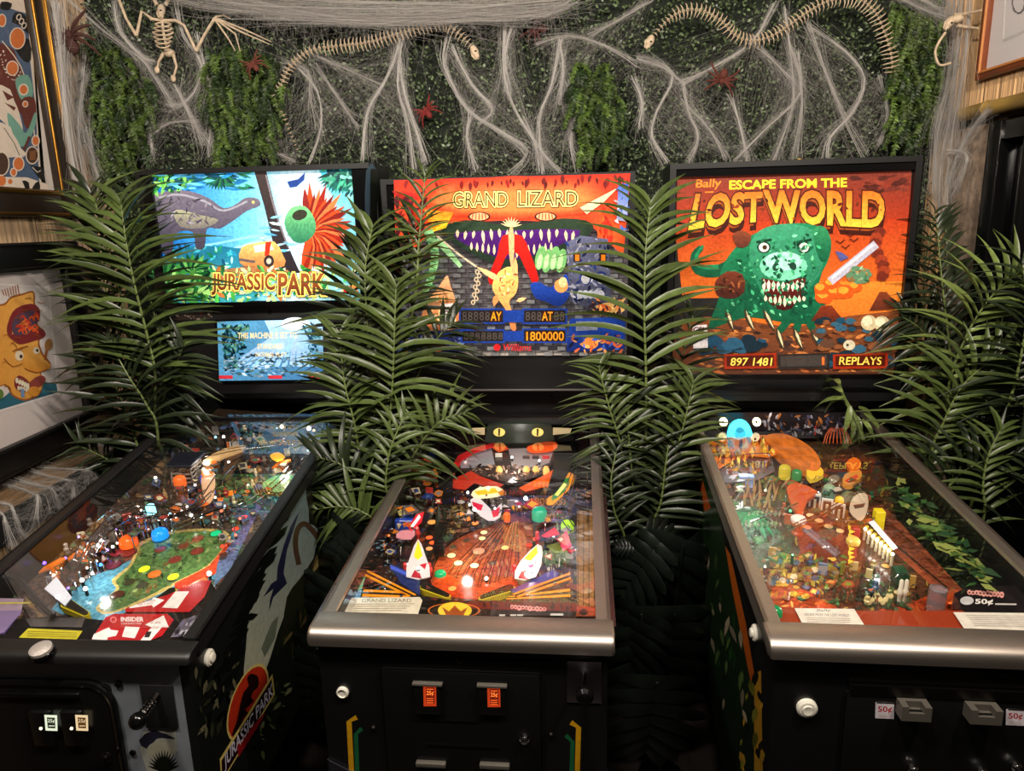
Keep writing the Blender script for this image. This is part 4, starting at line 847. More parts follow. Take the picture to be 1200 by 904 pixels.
# rear lamps and scenery
stand(M, [(854, 515), (854, 502), (859, 495), (867, 492), (875, 495), (880, 503), (880, 513)], (868, 530), (60, 190, 215), 2.2, .006, 'lit_arch', smooth=3); stand(M, [(862, 513), (862, 505), (867, 501), (873, 505), (873, 512)], (868, 530.6), (20, 120, 150), 1.2, .003, 'lit_arch_core', smooth=2)
for x, y in ((848, 495), (887, 495)): stand(M, [(x + 5 * math.cos(k * .52), y + 5 * math.sin(k * .52)) for k in range(12)], (868, 530), (246, 236, 190), 2.0, .006, 'round_lamp'); stand(M, [(x - .5 + 1.5 * math.cos(k * 1.05), y + 1.5 * math.sin(k * 1.05)) for k in range(6)], (868, 531), (60, 50, 20), 0, .002, 'lamp_centre')
stand(M, [(828, 500), (832, 484), (1006, 484), (1012, 504), (1004, 512), (828, 518)], (930, 520), (26, 22, 26), 0, .004, 'rear_panel')
bk = Art(lambda a, b: M.pl(a, b, M.xf(Vector((*M.pf(930, 520), 0))), M.ey), -M.ey); scat(bk, [(890, 487), (1000, 486), (1004, 506), (890, 512)], 110, [(60, 60, 84), (110, 110, 124), (150, 90, 40), (40, 36, 44), (180, 176, 180)], 4, 11, 66); bk.build('rear_panel_art', m_print, M.play)
M.plastic([(826, 520), (842, 514), (898, 510), (912, 528), (900, 536), (868, 534), (838, 552), (832, 540)], .05, (196, 104, 28), .35, name='flame_plastic', smooth=2)
fa = Art(M.onpf(.0505), M.ez); scat(fa, [(830, 522), (898, 512), (908, 528), (842, 546)], 130, [(236, 170, 50), (170, 70, 20), (246, 210, 100), (110, 44, 20)], 5, 15, 67, ang=(1, 2)); fa.build('flame_print', m_pfprint, M.play)
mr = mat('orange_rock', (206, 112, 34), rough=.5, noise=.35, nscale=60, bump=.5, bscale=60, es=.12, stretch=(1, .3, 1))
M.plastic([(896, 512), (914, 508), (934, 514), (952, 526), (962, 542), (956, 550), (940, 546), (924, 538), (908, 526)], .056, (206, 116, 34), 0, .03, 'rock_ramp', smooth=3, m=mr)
M.dome(954, 497, 7, .06, (150, 30, 24), .3, .03); bulb(M, 981, 495, 6, .06, (255, 236, 200), 3.0)
for k in range(9): a = -1.0 + k * .25; M.wire([(981 + 6 * math.sin(a), 499, .055), (981 + 15 * math.sin(a), 509, .045), (981 + 19 * math.sin(a), 520, .02)], .0016, 'cage_wire', cmat((196, 84, 40), .4, .1))
M.dome(845, 512, 6, .05, (130, 140, 30), .3, .03); M.dome(920, 549, 7, .045, (180, 164, 40), .35, .03); M.dome(934, 554, 6, .035, (10, 120, 64), .35, .02); M.plastic([(945, 552), (953, 543), (962, 548), (965, 556), (950, 562)], .05, (226, 190, 50), .3, .012, name='yellow_cone', smooth=2)
M.block(875, 557, 18, 8, 0, .035, (130, 160, 210), .5); M.plastic([(842, 548), (850, 538), (904, 534), (908, 552), (890, 562), (850, 566)], .03, (90, 86, 90), .1, name='steel_gate'); M.wire([(842, 562, .045), (842, 545, .05), (856, 536, .05), (900, 532, .05), (898, 550, .045)], .0022); 
sca = Art(M.onpf(.0305), M.ez); scat(sca, [(846, 546), (900, 538), (904, 552), (852, 564)], 70, [(190, 150, 60), (60, 80, 50), (160, 160, 170), (120, 60, 40)], 5, 12, 68); sca.build('gate_print', m_pfprint, M.play)
M.plastic([(988, 566), (990, 556), (1006, 550), (1010, 558), (998, 568)], .045, (196, 130, 50), .3, .014, smooth=2, name='striped_shell'); M.plastic([(990, 563), (1004, 556), (1006, 559), (994, 566)], .0465, (190, 60, 40), .3); M.plastic([(992, 542), (1000, 536), (1008, 540), (1008, 548), (996, 550)], .05, (214, 104, 30), .3, .01, smooth=2)
M.dome(972, 572, 7, .045, (120, 150, 120), .4, .03); M.dome(984, 585, 5, .04, (220, 170, 40), .5, .03)
# green leafy mound with cream spikes
gm = cmat((34, 140, 84), .3, .22); gm2 = cmat((20, 96, 60), .3, .1); R_ = random.Random(9)
for i in range(54):
    a = i * 2.4; r0 = 4 + (i % 9); r = r0 + 11; x, y = M.pf(880, 606, .03); q = M.rad(880, 606, 1, .03)
    c0 = Vector((x + math.cos(a) * r0 * q, y + math.sin(a) * r0 * q * 1.2, .052 - r0 * .0016)); c1 = Vector((x + math.cos(a) * r * q * 1.5, y + math.sin(a) * r * q * 1.6, .040 - r0 * .003)); n = Vector((-math.sin(a), math.cos(a), 0)) * .005
    mid = (c0 + c1) / 2 + Vector((0, 0, .006)); M.mb().add([c0 - n * .5, mid - n, c1, mid + n, c0 + n * .5], [(0, 1, 3, 4), (1, 2, 3)]).build('mound_leaf', (gm, gm2)[i % 2], M.play, sharp=0, fix=False)
M.mb().ell((*M.pf(880, 608, .02), .02), (.035, .045, .024), 14, 8).build('mound', gm2, M.play)
for i in range(15):
    x, y = 872 + i * 2.6 + R_.uniform(-2, 2), 592 - (i % 3) * 9 + i * .3; M.mb().lathe([(.0035, 0), (.003, .02), (.0003, .05)], (*M.pf(x, y, 0), 0), (R_.uniform(-.3, .3), -.2, 1), 7).build('spike', cmat((206, 170, 110), .4, .05), M.play)
scn = [(60, 120, 50), (110, 130, 50), (170, 130, 60), (40, 90, 60), (190, 90, 50)]
M.plastic([(922, 572), (934, 566), (958, 576), (946, 586), (940, 602), (930, 596)], .045, (196, 84, 40), .2, .01, smooth=2, name='clay_plastic'); M.bumper(936, 607, 9, (226, 214, 204), (200, 80, 40), .3); M.bumper(1000, 632, 8, (220, 190, 90), (150, 60, 40), .2)
for k, (x, y) in enumerate(((954, 596), (968, 602), (982, 608))):
    M.standup(x, y, 13, .042, (214, 206, 190), .2, -.3); M.standup(x, y + 1, 9, .037, (50, 40, 36), .0, -.3); M.standup(x, y + 1.6, 3, .03, (190, 180, 150), .1, -.3)
M.plastic([(996, 600), (998, 586), (1008, 578), (1017, 582), (1016, 600), (1008, 610)], .05, (196, 176, 150), .12, smooth=3, name='cream_shield'); M.plastic([(1000, 592), (1014, 590), (1012, 594), (1002, 596)], .0515, (80, 60, 50), 0)
M.block(1031, 598, 11, 12, 0, .05, (214, 190, 30), .35); M.block(1003, 618, 9, 9, 0, .035, (150, 40, 34), .15)
for x, y, c in ((950, 604, (250, 200, 140)), (960, 610, (250, 190, 130)), (971, 617, (240, 180, 120)), (946, 618, (220, 120, 60)), (984, 622, (240, 180, 120)), (912, 660, (60, 100, 130)), (950, 668, (130, 60, 40)), (966, 672, (110, 60, 40)), (935, 655, (140, 60, 40)), (975, 655, (190, 150, 60))): M.insert(x, y, 5, c, .5)
mdm = mat('amber_dome', (96, 50, 36), rough=.06, coat=1); x, v = M.pf(968, 642, .01); q = M.rad(968, 642, 16, .01)
M.mb().lathe([(q, 0), (q * .97, .008), (q * .8, .02), (q * .5, .028), (.002, .031)], (x, v, 0), n=24).build('amber_dome', mdm, M.play)
for k in range(9): x, y = 997 + (k % 2), 618 + k * 5; M.plastic([(x - 3, y - 2.5), (x + 4, y), (x - 3, y + 2.5)], .03, (230, 190, 60), .25, name='arrow_plastic')
for k in range(8): bulb(M, 1014 + k * 4.6, 620 + k * 4.2, 2.6, .03, es=9 if k in (2, 3, 5, 6) else 2, ms=cmat((200, 190, 160))); M.post(1010 + k * 4.6, 624 + k * 4.4, .026, (220, 190, 60), .005)
M.plastic([(1018, 612), (1024, 610), (1052, 642), (1047, 644)], .036, (210, 214, 220), .5, name='light_bar')
M.block(1056, 668, 14, 20, 0, .03, (20, 70, 44), .05); 
for x in (1053, 1059): M.post(x, 706, .05, (236, 232, 210), .004)
M.dome(908, 716, 9, .045, (10, 130, 70), .35, .02, 'green_post')
x, v = M.pf(1100, 690, .05); q = M.rad(1100, 690, 10, .05); M.mb().lathe([(q, .0), (q, .05), (q * .8, .052), (q * .8, .048), (.002, .047)], (x, v, 0), n=20).build('clear_cap', mat('clear_grey_plastic', (190, 186, 190), rough=.1, trans=.7), M.play)
for k in range(10): x, y = 1014 + k * 3.2, 700 + 4 * math.sin(k * 1.3); M.mb().lathe([(.002, .01), (.005, .014), (.005, .02), (.002, .024)], (*M.pf(x, y, .02), 0), (.4, .6, .3), 7).build('bone_piece', cmat((206, 190, 130), .5), M.play)
# leafy side scenery on the right
R_ = random.Random(14); gl = [cmat(c, .4, .03) for c in ((46, 86, 40), (30, 62, 34), (84, 112, 52), (130, 140, 70))]
for i in range(130):
    t = R_.random(); cx, cy = 1050 + t * 100, 580 + t * 92 + R_.uniform(-24, 16); h = R_.uniform(.02, .06); x, v = M.pf(cx, cy, h); a = R_.uniform(0, 6.3); l = R_.uniform(.022, .05); d = Vector((math.cos(a), math.sin(a), R_.uniform(-.2, .2))) * l; n = Vector((-math.sin(a), math.cos(a), .3)) * l * .22
    p = Vector((x, v, h))
    if abs(p.x) > .245 or abs(p.x + d.x) > .25: continue
    M.mb().add([p, p + d * .4 + n, p + d, p + d * .4 - n], [(0, 1, 2, 3)]).build('scenery_leaf', gl[i % 4], M.play, sharp=0, fix=False)
M.plastic([(1118, 696), (1130, 690), (1200, 686), (1240, 700), (1250, 722), (1130, 716)], .040, (26, 22, 24), 0, .03, 'apron_panel')
ap = M.plastic([(893, 716), (932, 712), (1012, 716), (1118, 716), (1290, 716), (1330, 760), (896, 744)], .036, (150, 56, 30), 0, .03, 'apron')
A = Art(M.onpf(.0405), M.ez, base=1e-4)
A.poly([(931, 713), (1001, 714), (1013, 733), (940, 731)], (226, 220, 206)); A.tx('Bally', 957, 718, 16, 4, (70, 60, 56), slant=.2); A.tx('ESCAPE FROM THE LOST WORLD', 943, 722, 52, 3, (70, 60, 56), slope=.02)
for k in range(3): A.line([(946, 724.5 + k * 2.2), (996, 725.5 + k * 2.2)], .6, (140, 130, 120))
A.poly([(1117, 718), (1215, 719), (1230, 744), (1131, 739)], (228, 222, 208))
for k in range(6): A.line([(1132 + k * 2, 722 + k * 2.4), (1206, 722.5 + k * 2.4)], .6, (130, 120, 112))
squiggle(A, 1134, 695, 46, 8, (226, 160, 150), 3)
A.ell(1133, 705, 8, 5, (190, 190, 190)); A.tx('50¢', 1143, 710, 20, 7, (230, 226, 220), off=.03, slope=.02); A.line([(1166, 709), (1191, 709.4)], 1.8, (210, 206, 200))
A.build('apron_cards', m_print, M.play)
M.wireramp([(925, 620, .05), (940, 612, .055), (960, 604, .05), (985, 590, .045)], .006); M.wire([(880, 612, .06), (910, 600, .06), (935, 590, .055)], .002, 'steel_rod')
clutter(M, [(840, 560), (900, 555), (940, 570), (930, 650), (900, 690), (870, 640)], 50, 80, scn, ((255, 240, 200), (120, 255, 160)), .045)
clutter(M, [(930, 555), (1010, 550), (1030, 610), (960, 620)], 60, 81, scn + [(200, 190, 170), (60, 60, 60)], ((255, 245, 225),), .05)
clutter(M, [(900, 650), (1040, 650), (1080, 700), (1000, 712), (920, 700)], 60, 82, scn + [(60, 90, 120), (200, 180, 120)], (), .03, (6, 13))
M.lamps([(870, 545, .06), (1030, 635, .05), (960, 680, .05)], .16)
# ================= Jurassic Park
M = MA; A = Art(M.onpf(.0006), M.ez, base=0)
A.poly([(236, 478), (392, 488), (245, 730), (-90, 740)], (66, 54, 44), (80, 64, 56))
scat(A, [(236, 490), (388, 490), (330, 600), (240, 720), (-40, 730), (60, 640)], 620, [(120, 96, 60), (60, 44, 36), (150, 120, 84), (70, 84, 60), (110, 60, 44), (90, 90, 110)], 7, 22, 90, asp=.3)
A.poly([(60, 715), (90, 690), (110, 675), (140, 664), (165, 650), (200, 640), (262, 636), (290, 600), (300, 604), (262, 670), (200, 712), (120, 728)], (70, 130, 150), (90, 160, 190), smooth=2)
A.poly([(112, 714), (126, 700), (136, 690), (131, 680), (150, 664), (158, 648), (164, 636), (196, 624), (232, 620), (262, 622), (270, 636), (246, 666), (206, 686), (176, 702), (130, 720)], (190, 170, 100), smooth=3)
A.poly([(116, 713), (129, 701), (140, 690), (136, 681), (154, 664), (161, 649), (168, 638), (198, 627), (232, 623), (258, 625), (264, 636), (243, 663), (204, 683), (174, 699), (132, 717)], (92, 124, 66), (70, 104, 58), smooth=3)
scat(A, [(140, 690), (160, 655), (200, 630), (258, 628), (240, 662), (180, 694), (130, 714)], 160, [(110, 140, 80), (60, 90, 50), (130, 150, 90), (80, 100, 60), (130, 100, 60)], 6, 15, 91, asp=.4)
A.poly([(205, 684), (245, 664), (268, 634), (276, 640), (254, 672), (214, 692)], (206, 84, 44), (190, 60, 40), smooth=2)
A.poly([(255, 660), (280, 625), (300, 590), (306, 594), (270, 668), (250, 690)], (120, 100, 160), (90, 120, 150))
A.build('playfield_art', m_pfprint, M.play)
for x, y, r, c, l in ((169, 667, 6, (200, 230, 30), 1.0), (181, 673, 7, (220, 96, 34), .7), (203, 676, 6, (236, 220, 40), 1.0), (152, 682, 6, (60, 60, 40), 0), (167, 686, 6, (70, 70, 50), 0), (138, 697, 7, (80, 44, 30), .0), (205, 656, 7, (120, 50, 40), .1), (231, 646, 7, (120, 50, 40), .1), (150, 648, 8, (110, 40, 40), .1), (137, 648, 7, (130, 40, 50), .15), (133, 662, 8, (100, 40, 60), .1), (188, 644, 6, (120, 60, 40), .1), (215, 640, 6, (110, 60, 40), .1), (253, 625, 6, (20, 170, 110), .9), (240, 612, 6, (60, 100, 100), .1), (262, 650, 5, (90, 50, 40), 0), (232, 631, 6, (140, 70, 50), .1), (262, 640, 4, (240, 70, 40), 1.2), (276, 620, 4, (240, 60, 40), 1.0), (286, 606, 4, (230, 60, 40), .9), (240, 590, 6, (220, 110, 40), .5), (270, 578, 6, (226, 110, 30), .7), (256, 587, 7, (220, 100, 30), .7), (255, 592, 4, (200, 80, 40), .3)): M.insert(x, y, r, c, l)
M.dome(187, 625, 9, .02, (20, 120, 220), 1.2, .012); M.dome(150, 634, 10, .02, (226, 84, 24), .8, .012); M.dome(176, 594, 5, .04, (130, 220, 240), 2.5, .02); M.dome(247, 571, 4, .03, (30, 70, 200), .6, .02); M.dome(238, 560, 4, .04, (30, 50, 190), .5, .02); M.dome(210, 562, 7, .03, (226, 100, 40), .5, .02)
# lattice tower with a dark roof
def tower(px, py, wpx, h1):
    x, v = M.pf(px, py, 0); a = M.rad(px, py, wpx / 2); mb = M.mb(); b = a * 1.1
    for sx in (-1, 1):
        for sy in (-1, 1): mb.tube([(x + sx * a, v + sy * b, 0), (x + sx * a * .8, v + sy * b * .8, h1)], .002, 5)
    for k in range(5):
        for s0, s1 in (((-1, -1), (1, -1)), ((-1, 1), (1, 1)), ((-1, -1), (-1, 1)), ((1, -1), (1, 1))):
            z0, z1 = h1 * k / 5, h1 * (k + 1) / 5; f = 1 - .2 * k / 5
            mb.tube([(x + s0[0] * a * f, v + s0[1] * b * f, z0), (x + s1[0] * a * f, v + s1[1] * b * f, z1)], .0013, 4); mb.tube([(x + s0[0] * a * f, v + s0[1] * b * f, z1), (x + s1[0] * a * f, v + s1[1] * b * f, z1)], .0013, 4)
    mb.build('lattice_tower', mat('tower_grey', (150, 140, 128), rough=.4), M.play)
    MB(M.xf).rbox(x - a * 1.2, x + a * 1.2, v - b * 1.2, v + b * 1.2, h1, h1 + .008, .002, 1).build('tower_roof', cmat((26, 28, 40), .4), M.play)
tower(222, 562, 26, .060)
M.plastic([(238, 540), (262, 526), (286, 522), (284, 528), (262, 536), (244, 546)], .055, (196, 160, 110), .12, .006, 'tan_fin', smooth=2); M.plastic([(262, 556), (266, 536), (284, 520), (290, 524), (276, 544), (268, 566)], .05, (84, 60, 44), .0, .01, 'brown_limb', smooth=3)
M.plastic([(236, 550), (250, 546), (252, 574), (246, 590), (238, 580)], .045, (214, 170, 130), .2, smooth=2); M.plastic([(236, 551), (248, 548), (249, 556), (237, 560)], .047, (214, 120, 40), .3)
M.plastic([(316, 534), (326, 530), (334, 536), (324, 541)], .05, (226, 160, 40), .4, smooth=2); M.plastic([(308, 566), (330, 556), (352, 562), (340, 574), (314, 576)], .03, (110, 170, 110), .15, smooth=2)
for pts in ([(92, 655, .05), (110, 620, .055), (140, 596, .055), (180, 590, .05), (215, 596, .05), (244, 575, .05)], [(110, 648, .04), (126, 622, .045), (160, 604, .045), (200, 606, .045), (236, 588, .045), (262, 552, .05), (300, 528, .05)], [(200, 620, .035), (240, 604, .04), (290, 590, .04), (330, 560, .045), (352, 536, .05)], [(240, 534, .055), (280, 526, .055), (330, 520, .055), (366, 514, .055)]): M.wireramp(pts, .011)
for pts in ([(90, 660, .03), (96, 640, .03), (110, 640, .03), (112, 652, .03)], [(225, 610, .05), (260, 596, .05), (300, 596, .045)], [(275, 546, .055), (262, 560, .05), (262, 572, .04)], [(330, 590, .03), (350, 556, .04), (372, 520, .05)]): M.wire(pts, .002)
# orange figures by the flippers, flippers
def critter(px, py, s_, a):
    x, v = M.pf(px, py, .02); q = M.rad(px, py, 1, .02) * s_; mb = M.mb(); f = lambda dx, dy, z: (x + (dx * math.cos(a) - dy * math.sin(a)) * q, v + (dx * math.sin(a) + dy * math.cos(a)) * q, z)
    mb.tube([f(-14, 2, .018), f(-6, 1, .026), f(2, 0, .030), f(8, 0, .038), (f(14, 1, .040))], [.002, .007, .009, .006, .004], 8)
    for d in (-3, 3): mb.tube([f(0, d, .026), f(2, d * 1.5, .012), f(4, d * 1.6, 0)], [.004, .003, .002], 6)
    mb.build('orange_figure', cmat((214, 110, 34), .35, .2), M.play)
critter(62, 668, 1.0, .5); critter(96, 652, 1.1, .7); critter(330, 548, .8, .2)
M.flipper((78, 706), (100, 718), (30, 30, 26), (196, 180, 30)); M.flipper((200, 692), (176, 708), (30, 30, 26), (196, 180, 30))
M.plastic([(52, 690), (66, 676), (84, 700), (76, 710)], .03, (200, 204, 214), .3, name='lane_guide'); M.plastic([(206, 694), (240, 676), (246, 682), (214, 702)], .03, (206, 120, 70), .2, name='lane_guide')
for px, py, r, h in ((115, 640, 3, .03), (119, 634, 2.4, .03), (68, 700, 3, .03), (245, 672, 3.4, .02), (96, 680, 3, .03), (100, 690, 3, .02), (132, 641, 2, .02), (268, 542, 2, .05), (262, 512, 2, .05), (330, 500, 2.4, .05), (362, 502, 3, .05), (224, 604, 2.2, .03), (182, 560, 2, .03)): bulb(M, px, py, r, h, es=6)
bulb(M, 52, 660, 2.4, .03, (120, 90, 255), 3); bulb(M, 118, 662, 2.4, .02, (60, 140, 255), 3); bulb(M, 80, 690, 2.2, .02, (140, 90, 255), 2.5)
wht = [(190, 180, 170), (120, 110, 100), (214, 200, 160), (60, 56, 60), (214, 110, 50), (90, 120, 90), (170, 60, 50), (90, 110, 150)]
clutter(M, [(236, 495), (384, 496), (350, 560), (260, 610), (150, 612), (180, 570)], 150, 95, wht, ((255, 245, 230), (255, 190, 120), (160, 220, 255)), .055, (6, 14))
clutter(M, [(40, 690), (100, 620), (160, 596), (200, 610), (140, 640), (90, 690)], 90, 96, wht, ((255, 245, 230), (150, 120, 255)), .045, (6, 14))
clutter(M, [(250, 600), (310, 560), (300, 600), (262, 660)], 40, 97, wht, ((255, 120, 90),), .04, (6, 12))
# apron: clear and black pieces, card stickers, strap
M.plastic([(-90, 742), (-60, 716), (20, 726), (70, 722), (130, 728), (150, 716), (196, 702), (246, 680), (252, 690), (222, 757), (-90, 765)], .034, (24, 22, 22), 0, .03, 'apron')
A = Art(M.onpf(.0343), M.ez, base=1e-4)
A.poly([(-60, 700), (28, 702), (24, 722), (-60, 742)], (150, 128, 146), (176, 160, 176)); A.poly([(-60, 742), (26, 716), (4, 742), (-60, 756)], (170, 150, 176), (130, 110, 150))
for k in range(12): A.line([(-40 + k * 4, 744), (0 + k * 2.4, 716)], .8, (100, 80, 150))
A.line([(-30, 708), (36, 707)], 2, (190, 180, 80))
A.poly([(22, 748), (33, 737), (97, 740), (90, 750)], (196, 186, 50)); 
for k in range(3): A.line([(32, 740.5 + k * 2.6), (90, 742.5 + k * 2.4)], .8, (120, 110, 30))
A.poly([(30, 726), (100, 724), (96, 736), (36, 735)], (60, 58, 56), (84, 80, 80)); 
A.poly([(107, 750), (124, 724), (134, 720), (196, 720), (204, 727), (190, 746), (172, 753)], (180, 28, 34)); A.poly([(147, 714), (160, 709), (196, 698), (236, 681), (248, 681), (240, 700), (222, 718), (147, 718)], (176, 26, 34))
A.tx('INSIDER', 142, 729, 26, 5, (240, 236, 232), off=.03); A.tx('CONNECTED', 142, 732.5, 24, 2, (240, 220, 220)); A.ell(133, 727, 4, 3.6, (226, 130, 130)); A.ell(133, 727, 2.4, 2.2, (180, 28, 34))
A.poly([(110, 744), (128, 736), (130, 739), (139, 740), (136, 746), (126, 748), (126, 751), (108, 750)], (240, 236, 234)); A.poly([(143, 747), (147, 735), (164, 736), (158, 749)], (236, 232, 230))
A.poly([(164, 752), (178, 736), (170, 733), (192, 722), (198, 736), (190, 736), (176, 752)], (240, 236, 234)); A.tx('SCAN', 176, 732, 12, 3, (150, 30, 36)); A.tx('QR CODE', 172, 738, 14, 3, (150, 30, 36)); A.poly([(169, 748), (172, 741), (178, 741), (175, 748)], (40, 36, 36))
A.poly([(152, 712), (178, 704), (180, 701), (193, 704), (180, 713), (178, 710), (152, 714)], (240, 236, 234)); A.tx('USE YOUR', 164, 707.5, 18, 2.4, (150, 30, 36), slope=-.1); A.tx('QR CARD', 162, 711, 18, 2.4, (150, 30, 36), slope=-.1)
A.poly([(190, 713), (206, 694), (222, 694), (208, 714)], (232, 228, 224)); A.tx('PLAYER', 214, 690, 22, 3.4, (220, 120, 120), slope=-.05)
A.poly([(200, 748), (214, 727), (232, 722), (224, 746)], (70, 66, 76), (110, 106, 120)); scat(A, [(202, 747), (216, 727), (230, 723), (222, 746)], 24, [(160, 158, 170), (30, 28, 36), (90, 84, 110)], 4, 12, 99, ang=(-1, -.6))
A.build('apron_cards', m_print, M.play)
M.wire([(-20, 688, .055), (8, 676, .06), (24, 682, .06), (40, 700, .058), (62, 722, .05)], .0065, 'apron_strap', m_blackrail); 
M.lamps([(240, 540, .06), (110, 665, .05), (220, 650, .06), (330, 540, .06)], .2)
# ------------------------------------------------------------ cabinet fronts and sides
def fr(M, tl, br, y=.012):
    f = M.front(y); a, b = f(*tl), f(*br); return a.x, b.x, b.z, a.z
def fbox(M, tl, br, d, m, name, parent=None, bev=.003, y=.012):
    x0, x1, z0, z1 = fr(M, tl, br, y); return MB().rbox(x0, x1, y - d, y + .001, z0, z1, bev, 2).build(name, m, parent or M.root)
def fknob(M, p, prof, m, name, parent=None, y=.012, n=18): return MB().lathe(prof, M.front(y)(*p), (0, -1, 0), n).build(name, m, parent or M.root)
def sbutton(M, px, py, sx):
    x = sx * M.w; c = M.side(x)(px, py)
    MB().lathe([(.017, 0), (.017, .004), (.014, .007), (.010, .007), (.010, .005), (.009, .011), (.007, .012), (.002, .0115)], c, (sx, 0, 0), 20).build('flipper_button', m_white, M.root)
m_door = mat('coin_door_black', (12, 12, 12), rough=.3)
m_dull = mat('dull_grey_metal', (96, 92, 84), rough=.5, metal=.4)
# Grand Lizard
M = MG
fbox(M, (432, 769), (648, 775), .003, m_blackgloss, 'door_surround_trim', bev=.001)
d = fbox(M, (446, 781), (638, 1010), .008, m_door, 'coin_door', bev=.0075)
for x0, y0, x1, y1, lx in ((486, 797, 519, 832, 496), (561, 799, 594, 833, 571)):
    fbox(M, (x0, y0), (x1, y1), .016, m_door, 'coin_entry', d, .003); fbox(M, (x0 - 1, y0 - 2), (x1 + 1, y0 + 2), .018, m_dull, 'coin_entry_lip', d, .001)
    A = Art(M.front(-.0042), (0, -1, 0)); A.poly([(lx, y0 + 7), (lx + 15, y0 + 7), (lx + 15.5, y1 - 4), (lx + .5, y1 - 4)], (150, 44, 16)); A.poly([(lx + 3, y0 + 9), (lx + 13, y0 + 9), (lx + 13.5, y1 - 7), (lx + 3.5, y1 - 7)], (84, 20, 8))
    A.tx('25¢', lx + 4, y0 + 19, 8, 6, (250, 120, 50), off=.02)
    for k in range(3): A.line([(lx + 4, y0 + 22 + k * 2.4), (lx + 12, y0 + 22 + k * 2.4)], .9, (220, 90, 36))
    A.line([(lx + 4, y0 + 11), (lx + 12, y0 + 11)], 1, (220, 90, 36)); A.build('lit_price_window', mat('lit_price_orange', attr='Col', rough=.3, es=.9), d)
for x0, y0 in ((489, 887), (563, 889)): fbox(M, (x0, y0), (x0 + 35, y0 + 7), .018, m_dull, 'coin_return_lip', d, .002); fbox(M, (x0 + 3, y0 + 7), (x0 + 32, y0 + 30), .006, m_blackgloss, 'coin_return', d, .002, .004)
for a, b in (((498, 841), (562, 842)), ((500, 870.5), (585, 872))): fbox(M, a, b, .0095, m_blackgloss, 'door_seam', d, .0003)
fknob(M, (615, 862), [(.010, 0), (.010, .011), (.007, .013), (.007, .017), (.004, .018)], m_chrome, 'door_lock', d)
for p in ((438, 853), (646, 861), (538, 774)): fknob(M, p, [(.006, 0), (.006, .003), (.003, .006)], m_darkmetal, 'carriage_bolt', y=.012, n=12)
fknob(M, (402, 811), [(.012, 0), (.012, .005), (.009, .007), (.008, .005), (.004, .005)], m_white, 'start_button')
pp = fbox(M, (664, 774), (705, 824), .003, mat('plunger_plate_steel', (150, 142, 146), rough=.25, metal=1), 'plunger_plate', bev=.001)
c = M.front(.009)(685, 790); MB().cyl(c, c + Vector((0, -.045, 0)), .006, .006, 12).build('plunger_shaft', m_chrome, pp); MB().lathe([(.006, .045), (.013, .050), (.016, .058), (.016, .066), (.011, .072), (.002, .074)], c, (0, -1, 0), 18).build('plunger_knob', m_blackgloss, pp)
for pts, w_, c_ in (([(418, 841), (409, 846), (415, 960)], 6, (190, 140, 20)), ([(424, 854), (417, 861), (421, 960)], 5, (24, 84, 50)), ([(669, 847), (678, 853), (675, 960)], 6, (190, 140, 20)), ([(663, 862), (671, 870), (668, 960)], 5, (24, 84, 50))):
    A = Art(M.front(.0118), (0, -1, 0)); A.line(pts, w_, c_); A.build('front_stripe', m_print, M.root)
for sx in (-1, 1): MB().lathe([(.015, 0), (.015, .004), (.010, .006), (.008, .009), (.002, .009)], (sx * M.w, .10, M.zf - .065), (sx, 0, 0), 16).build('flipper_button', m_white, M.root)
# Lost World
M = ML
fbox(M, (977, 789), (1290, 793), .002, m_darkmetal, 'door_surround_trim', bev=.0005)
d = fbox(M, (990, 808), (1285, 1010), .008, m_door, 'coin_door', bev=.0075)
fbox(M, (994, 809.5), (1280, 812.5), .010, m_darkmetal, 'door_edge', d, .001)
for x0, y0, x1, y1 in ((1058, 829, 1091, 847), (1139, 833, 1174, 851)):
    xa, xb, za, zb = fr(M, (x0, y0), (x1, y1), -.022); mb = MB(); cx = (xa + xb) / 2; w_ = (xb - xa) / 2
    mb.box(xa, xb, -.022, .0045, za, zb - .012); mb.box(xa, cx - w_ * .55, -.022, .0045, zb - .012, zb); mb.box(cx + w_ * .55, xb, -.022, .0045, zb - .012, zb); mb.box(cx - w_ * .55, cx + w_ * .55, -.005, .0045, zb - .012, zb)
    mb.build('coin_entry', m_dull, d); MB().box(cx - w_ * .5, cx + w_ * .5, -.017, -.011, zb - .0121, zb - .0117).build('coin_slot', m_blackgloss, d)
for x0, y0 in ((1026, 823), (1179, 831)):
    A = Art(M.front(.0035), (0, -1, 0)); A.poly([(x0, y0), (x0 + 22, y0 + 1), (x0 + 21.5, y0 + 20), (x0 - .5, y0 + 19)], (214, 206, 212)); A.tx('50¢', x0 + 3, y0 + 13, 16, 8, (170, 24, 40), off=.02, slope=.03)
    for k in range(2): A.line([(x0 + 3, y0 + 15.5 + k * 1.8), (x0 + 18, y0 + 16 + k * 1.8)], .6, (190, 170, 180))
    A.build('price_sticker', m_print, d); fbox(M, (x0 - 1, y0 - 4), (x0 + 23, y0 - 2), .0095, m_darkmetal, 'sticker_rail', d, .0005)
for p in ((1067, 897), (1147, 900), (1187, 894)): fknob(M, p, [(.009, 0), (.009, .012), (.006, .014), (.006, .026), (.008, .03), (.003, .032)], m_chrome, 'door_knob', d)
fknob(M, (945, 829), [(.018, 0), (.018, .006), (.014, .009), (.010, .009), (.010, .006), (.009, .012), (.003, .011)], m_white, 'start_button')
sbutton(M, 886, 742, -1)
A = Art(M.side(-M.w), (-1, 0, 0))
A.poly([(818, 560), (832, 560), (846, 620), (858, 680), (872, 740), (880, 800), (884, 904), (846, 904), (830, 780), (818, 660)], (24, 46, 22), (14, 26, 14), smooth=2)
